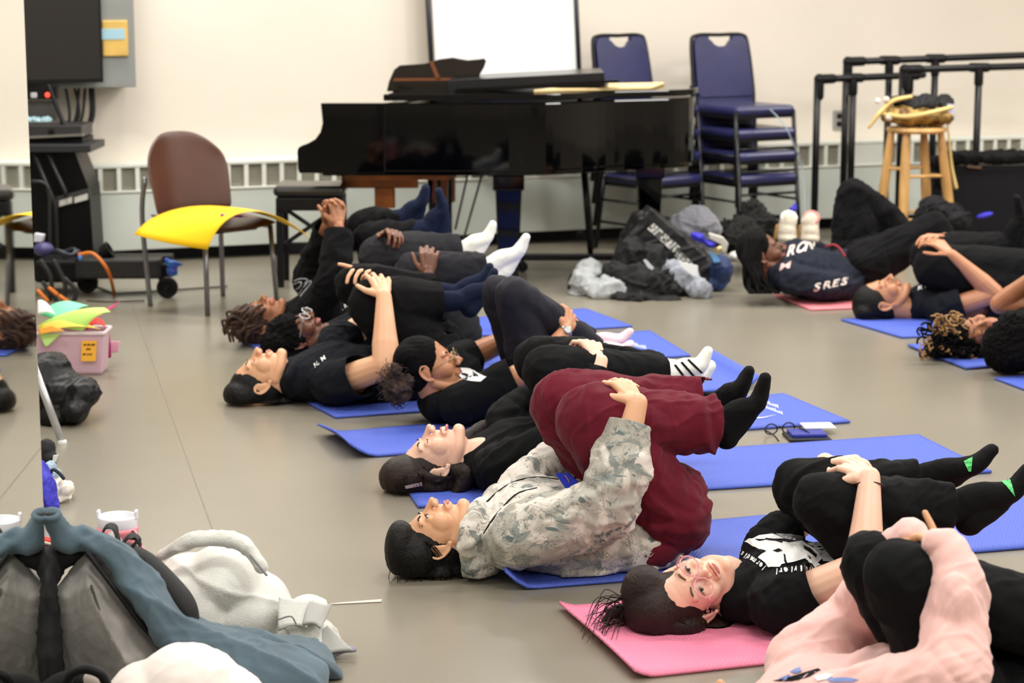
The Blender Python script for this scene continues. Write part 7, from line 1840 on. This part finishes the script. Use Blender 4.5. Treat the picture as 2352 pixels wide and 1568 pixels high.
# ------------------------------------------------------------------ person with bun, right row
p10 = person('person in dark polo with slicked bun hair resting one bent arm on knees, right row', 1990, 735,
    (2030, 690, 0, -2, 6, 0, 1.08), SK_mid, HR_black,
    [(2100, 705, 0, 0.08, 0.12), (2170, 695, 0, 0.12, 0.20), (2260, 700, 0, 0.11, 0.18), (2350, 700, 0, 0.11, 0.17)],
    [dict(pts=[(2165, 712, -0.16), (2284, 674, -0.26), (2186, 585, -0.18)], tip=(2140, 545, -0.10), N=(0.45, -0.7, 0.6), right=True, sr=(0.082, 0.07, 0.05), sl=0.38, curl=(25, 30, 25), spread=8, r=(0.048, 0.042, 0.026)),
     dict(pts=[(2170, 640, 0.17), (2240, 600, 0.26), (2170, 545, 0.10)], tip=(2125, 538, 0.04), N=(-0.1, 0, 1), right=False, sr=(0.07, 0.06, 0.05), sl=0.5, curl=(20, 25, 20))],
    [dict(pts=[(2350, 680, -0.09), (2148, 612, -0.09), (2390, 620, -0.08), (2420, 650, -0.08), (2460, 560, -0.08), (2470, 520, -0.08)], r=(0.125, 0.105, 0.095), hem=0.95),
     dict(pts=[(2330, 650, 0.09), (2138, 590, 0.09), (2318, 560, 0.08), (2345, 578, 0.08), (2342, 500, 0.08), (2336, 455, 0.08)], r=(0.12, 0.10, 0.06), hem=0.9, fs=1.1)],
    C_navy, C_black2, C_sockb, cloth_amp=0.005, wseed=31, eyes='open', lipc=MATS['lips_brown'],
    hair_extra=[(1998, 735, 0, 0.06, 0.07, 0.028), (2030, 740, 0, 0.05, 0.07, 0.022), (1985, 715, 0, 0.05, 0.07, 0.05)])
word(p10, 'M.P', (2108, 668), (2132, 660), 15, (0.1, -0.95), C_print, 'shirt_letter')
gb = G(); gb.ell(p10.J(2352, 556, 0.3), (0.06, 0.05, 0.03)); v, f, n = blob(gb, 0.006, 2); v = wrinkle(v, n, 0.006, 30)
tag(obj('maroon_cloth', (v, f), C_maroon, None, smooth=True, origin=p10.J(2352, 556, 0.3)), 'maroon cloth at the right edge behind the black sock', 'cloth')

# ------------------------------------------------------------------ person with blond-tipped curls, right edge
p11 = person('person with blond tipped dark curls and closed eyes lying at the right edge', 2200, 822,
    (2236, 768, 0, 12, 55, 12, 1.0), SK_brown, HR_curl,
    [(2310, 775, 0, 0.07, 0.12), (2390, 765, 0, 0.12, 0.20), (2480, 770, 0, 0.11, 0.18), (2570, 770, 0, 0.11, 0.17)],
    [dict(pts=[(2390, 790, -0.16), (2480, 740, -0.26), (2470, 640, -0.18)], tip=(2440, 600, -0.10), N=(0.3, -0.8, 0.5), right=True, sr=(0.08, 0.07, 0.05), sl=0.5),
     dict(pts=[(2385, 700, 0.14), (2296, 698, 0.24), (2380, 632, 0.10)], tip=(2430, 600, 0.04), N=(-0.1, 0, 1), right=False, sr=(0.05, 0.06, 0.05), sl=0.12, r=(0.042, 0.04, 0.03))],
    [dict(pts=[(2580, 750, -0.09), (2480, 600, -0.09), (2640, 620, -0.08), (2665, 645, -0.08), (2695, 600, -0.08), (2705, 575, -0.08)], r=(0.10, 0.08, 0.06)),
     dict(pts=[(2570, 730, 0.09), (2460, 590, 0.09), (2620, 610, 0.08), (2645, 635, 0.08), (2675, 590, 0.08), (2685, 565, 0.08)], r=(0.10, 0.08, 0.06))],
    C_black, C_black2, C_sockb, wseed=33, hair='curly', eyes='closed', lipc=MATS['lips_dark'],
    hair_extra=[(2180, 770, 0, 0.07, 0.08, 0.06), (2200, 800, 0, 0.09, 0.08, 0.035), (2150, 800, 0, 0.045, 0.06, 0.04), (2270, 815, 0, 0.07, 0.07, 0.025)])
J = p11.J
for nm, m_, cnt, rr in (('blond_curls', HR_blond, 46, 0.0036), ('dark_curls', HR_curl, 60, 0.0045)):
    g = G()
    for k in range(cnt):
        x = 2120 + 190 * RNG.uniform(0, 1) ** 1.3; y = 745 + 70 * RNG.uniform(0, 1)
        if x > 2200 and y < 800: y = 800 + 18 * RNG.uniform(0, 1)
        if nm == 'blond_curls' and RNG.uniform() < 0.3: x = 2150 + 60 * RNG.uniform(); y = 722 + 25 * RNG.uniform()
        c = J(x, y, -0.09 - 0.02 * RNG.uniform()); ph_ = RNG.uniform(0, 6.28); rad = RNG.uniform(0.006, 0.016); dx = RNG.uniform(-0.02, 0.03); dz = RNG.uniform(-0.02, 0.01)
        pts = [c + Vector((rad * math.cos(ph_ + q * 0.9) + dx * q / 4, 0.012 * math.sin(ph_ * 2 + q), rad * math.sin(ph_ + q * 0.9) + dz * q / 4)) for q in range(8)]
        for q in pts: q.z = max(q.z, 0.014)
        g.tube(pts, rr, n=6, seg=20)
    o = obj(nm, g, m_, p11.root, smooth=True, recalc=False); o['kind'] = 'stuff'

# ------------------------------------------------------------------ person cut off by the right edge
p12 = person('person with short black hair cut off by the right edge, only hair and ear showing', 2330, 862,
    (2352, 785, 0, 2, 30, 0, 1.12), SK_brown, HR_curl,
    [(2430, 800, 0, 0.08, 0.12), (2510, 790, 0, 0.12, 0.20), (2600, 795, 0, 0.11, 0.18), (2690, 790, 0, 0.11, 0.17)],
    [dict(pts=[(2510, 810, -0.16), (2620, 760, -0.26), (2590, 640, -0.18)], tip=(2560, 600, -0.10), N=(0.3, -0.8, 0.5), right=True, sl=0.5),
     dict(pts=[(2510, 730, 0.16), (2600, 700, 0.26), (2580, 640, 0.10)], tip=(2550, 600, 0.04), N=(-0.1, 0, 1), right=False, sl=0.5)],
    [dict(pts=[(2700, 770, -0.09), (2600, 610, -0.09), (2780, 630, -0.08), (2805, 655, -0.08), (2835, 610, -0.08), (2845, 585, -0.08)], r=(0.10, 0.08, 0.06)),
     dict(pts=[(2690, 750, 0.09), (2580, 600, 0.09), (2760, 620, 0.08), (2785, 645, 0.08), (2815, 600, 0.08), (2825, 575, 0.08)], r=(0.10, 0.08, 0.06))],
    C_black, C_black2, C_sockb, wseed=35, hair='afro', lipc=MATS['lips_dark'], hair_extra=[(2330, 760, 0, 0.075, 0.085, 0.085), (2340, 820, 0, 0.07, 0.08, 0.045)])

# studded bands on the duffel bag
def studs(a, b_, w_, rows, cols, name):
    vs, fs = poly_faces([[(a[0], a[1]), (b_[0], b_[1]), (b_[0] - w_[0], b_[1] - w_[1]), (a[0] - w_[0], a[1] - w_[1])]])
    decal(DUFF, vs, fs, 'shirt', mat('band_grey', (92, 92, 88), rough=0.5), name, off=0.004)
    P = []
    for r_ in range(rows):
        for c_ in range(cols):
            if RNG.uniform() < 0.42 or c_ % 5 == 4: continue
            u = (c_ + 0.5) / cols; q = (r_ + 0.5) / rows
            x = a[0] + (b_[0] - a[0]) * u - w_[0] * q; y = a[1] + (b_[1] - a[1]) * u - w_[1] * q
            P.append([(x - 1.8, y - 1.8), (x + 1.8, y - 1.8), (x + 1.8, y + 1.8), (x - 1.8, y + 1.8)])
    vs, fs = poly_faces(P); o = decal(DUFF, vs, fs, 'shirt', mat('stud_white', (235, 235, 228), rough=0.2), 'studs', off=0.006); o['kind'] = 'stuff'
studs((1502, 512), (1562, 566), (16, -13), 4, 22, 'letter_band')
studs((1560, 572), (1600, 612), (14, -12), 3, 14, 'letter_band')
studs((1552, 494), (1625, 566), (10, -9), 3, 26, 'letter_band')
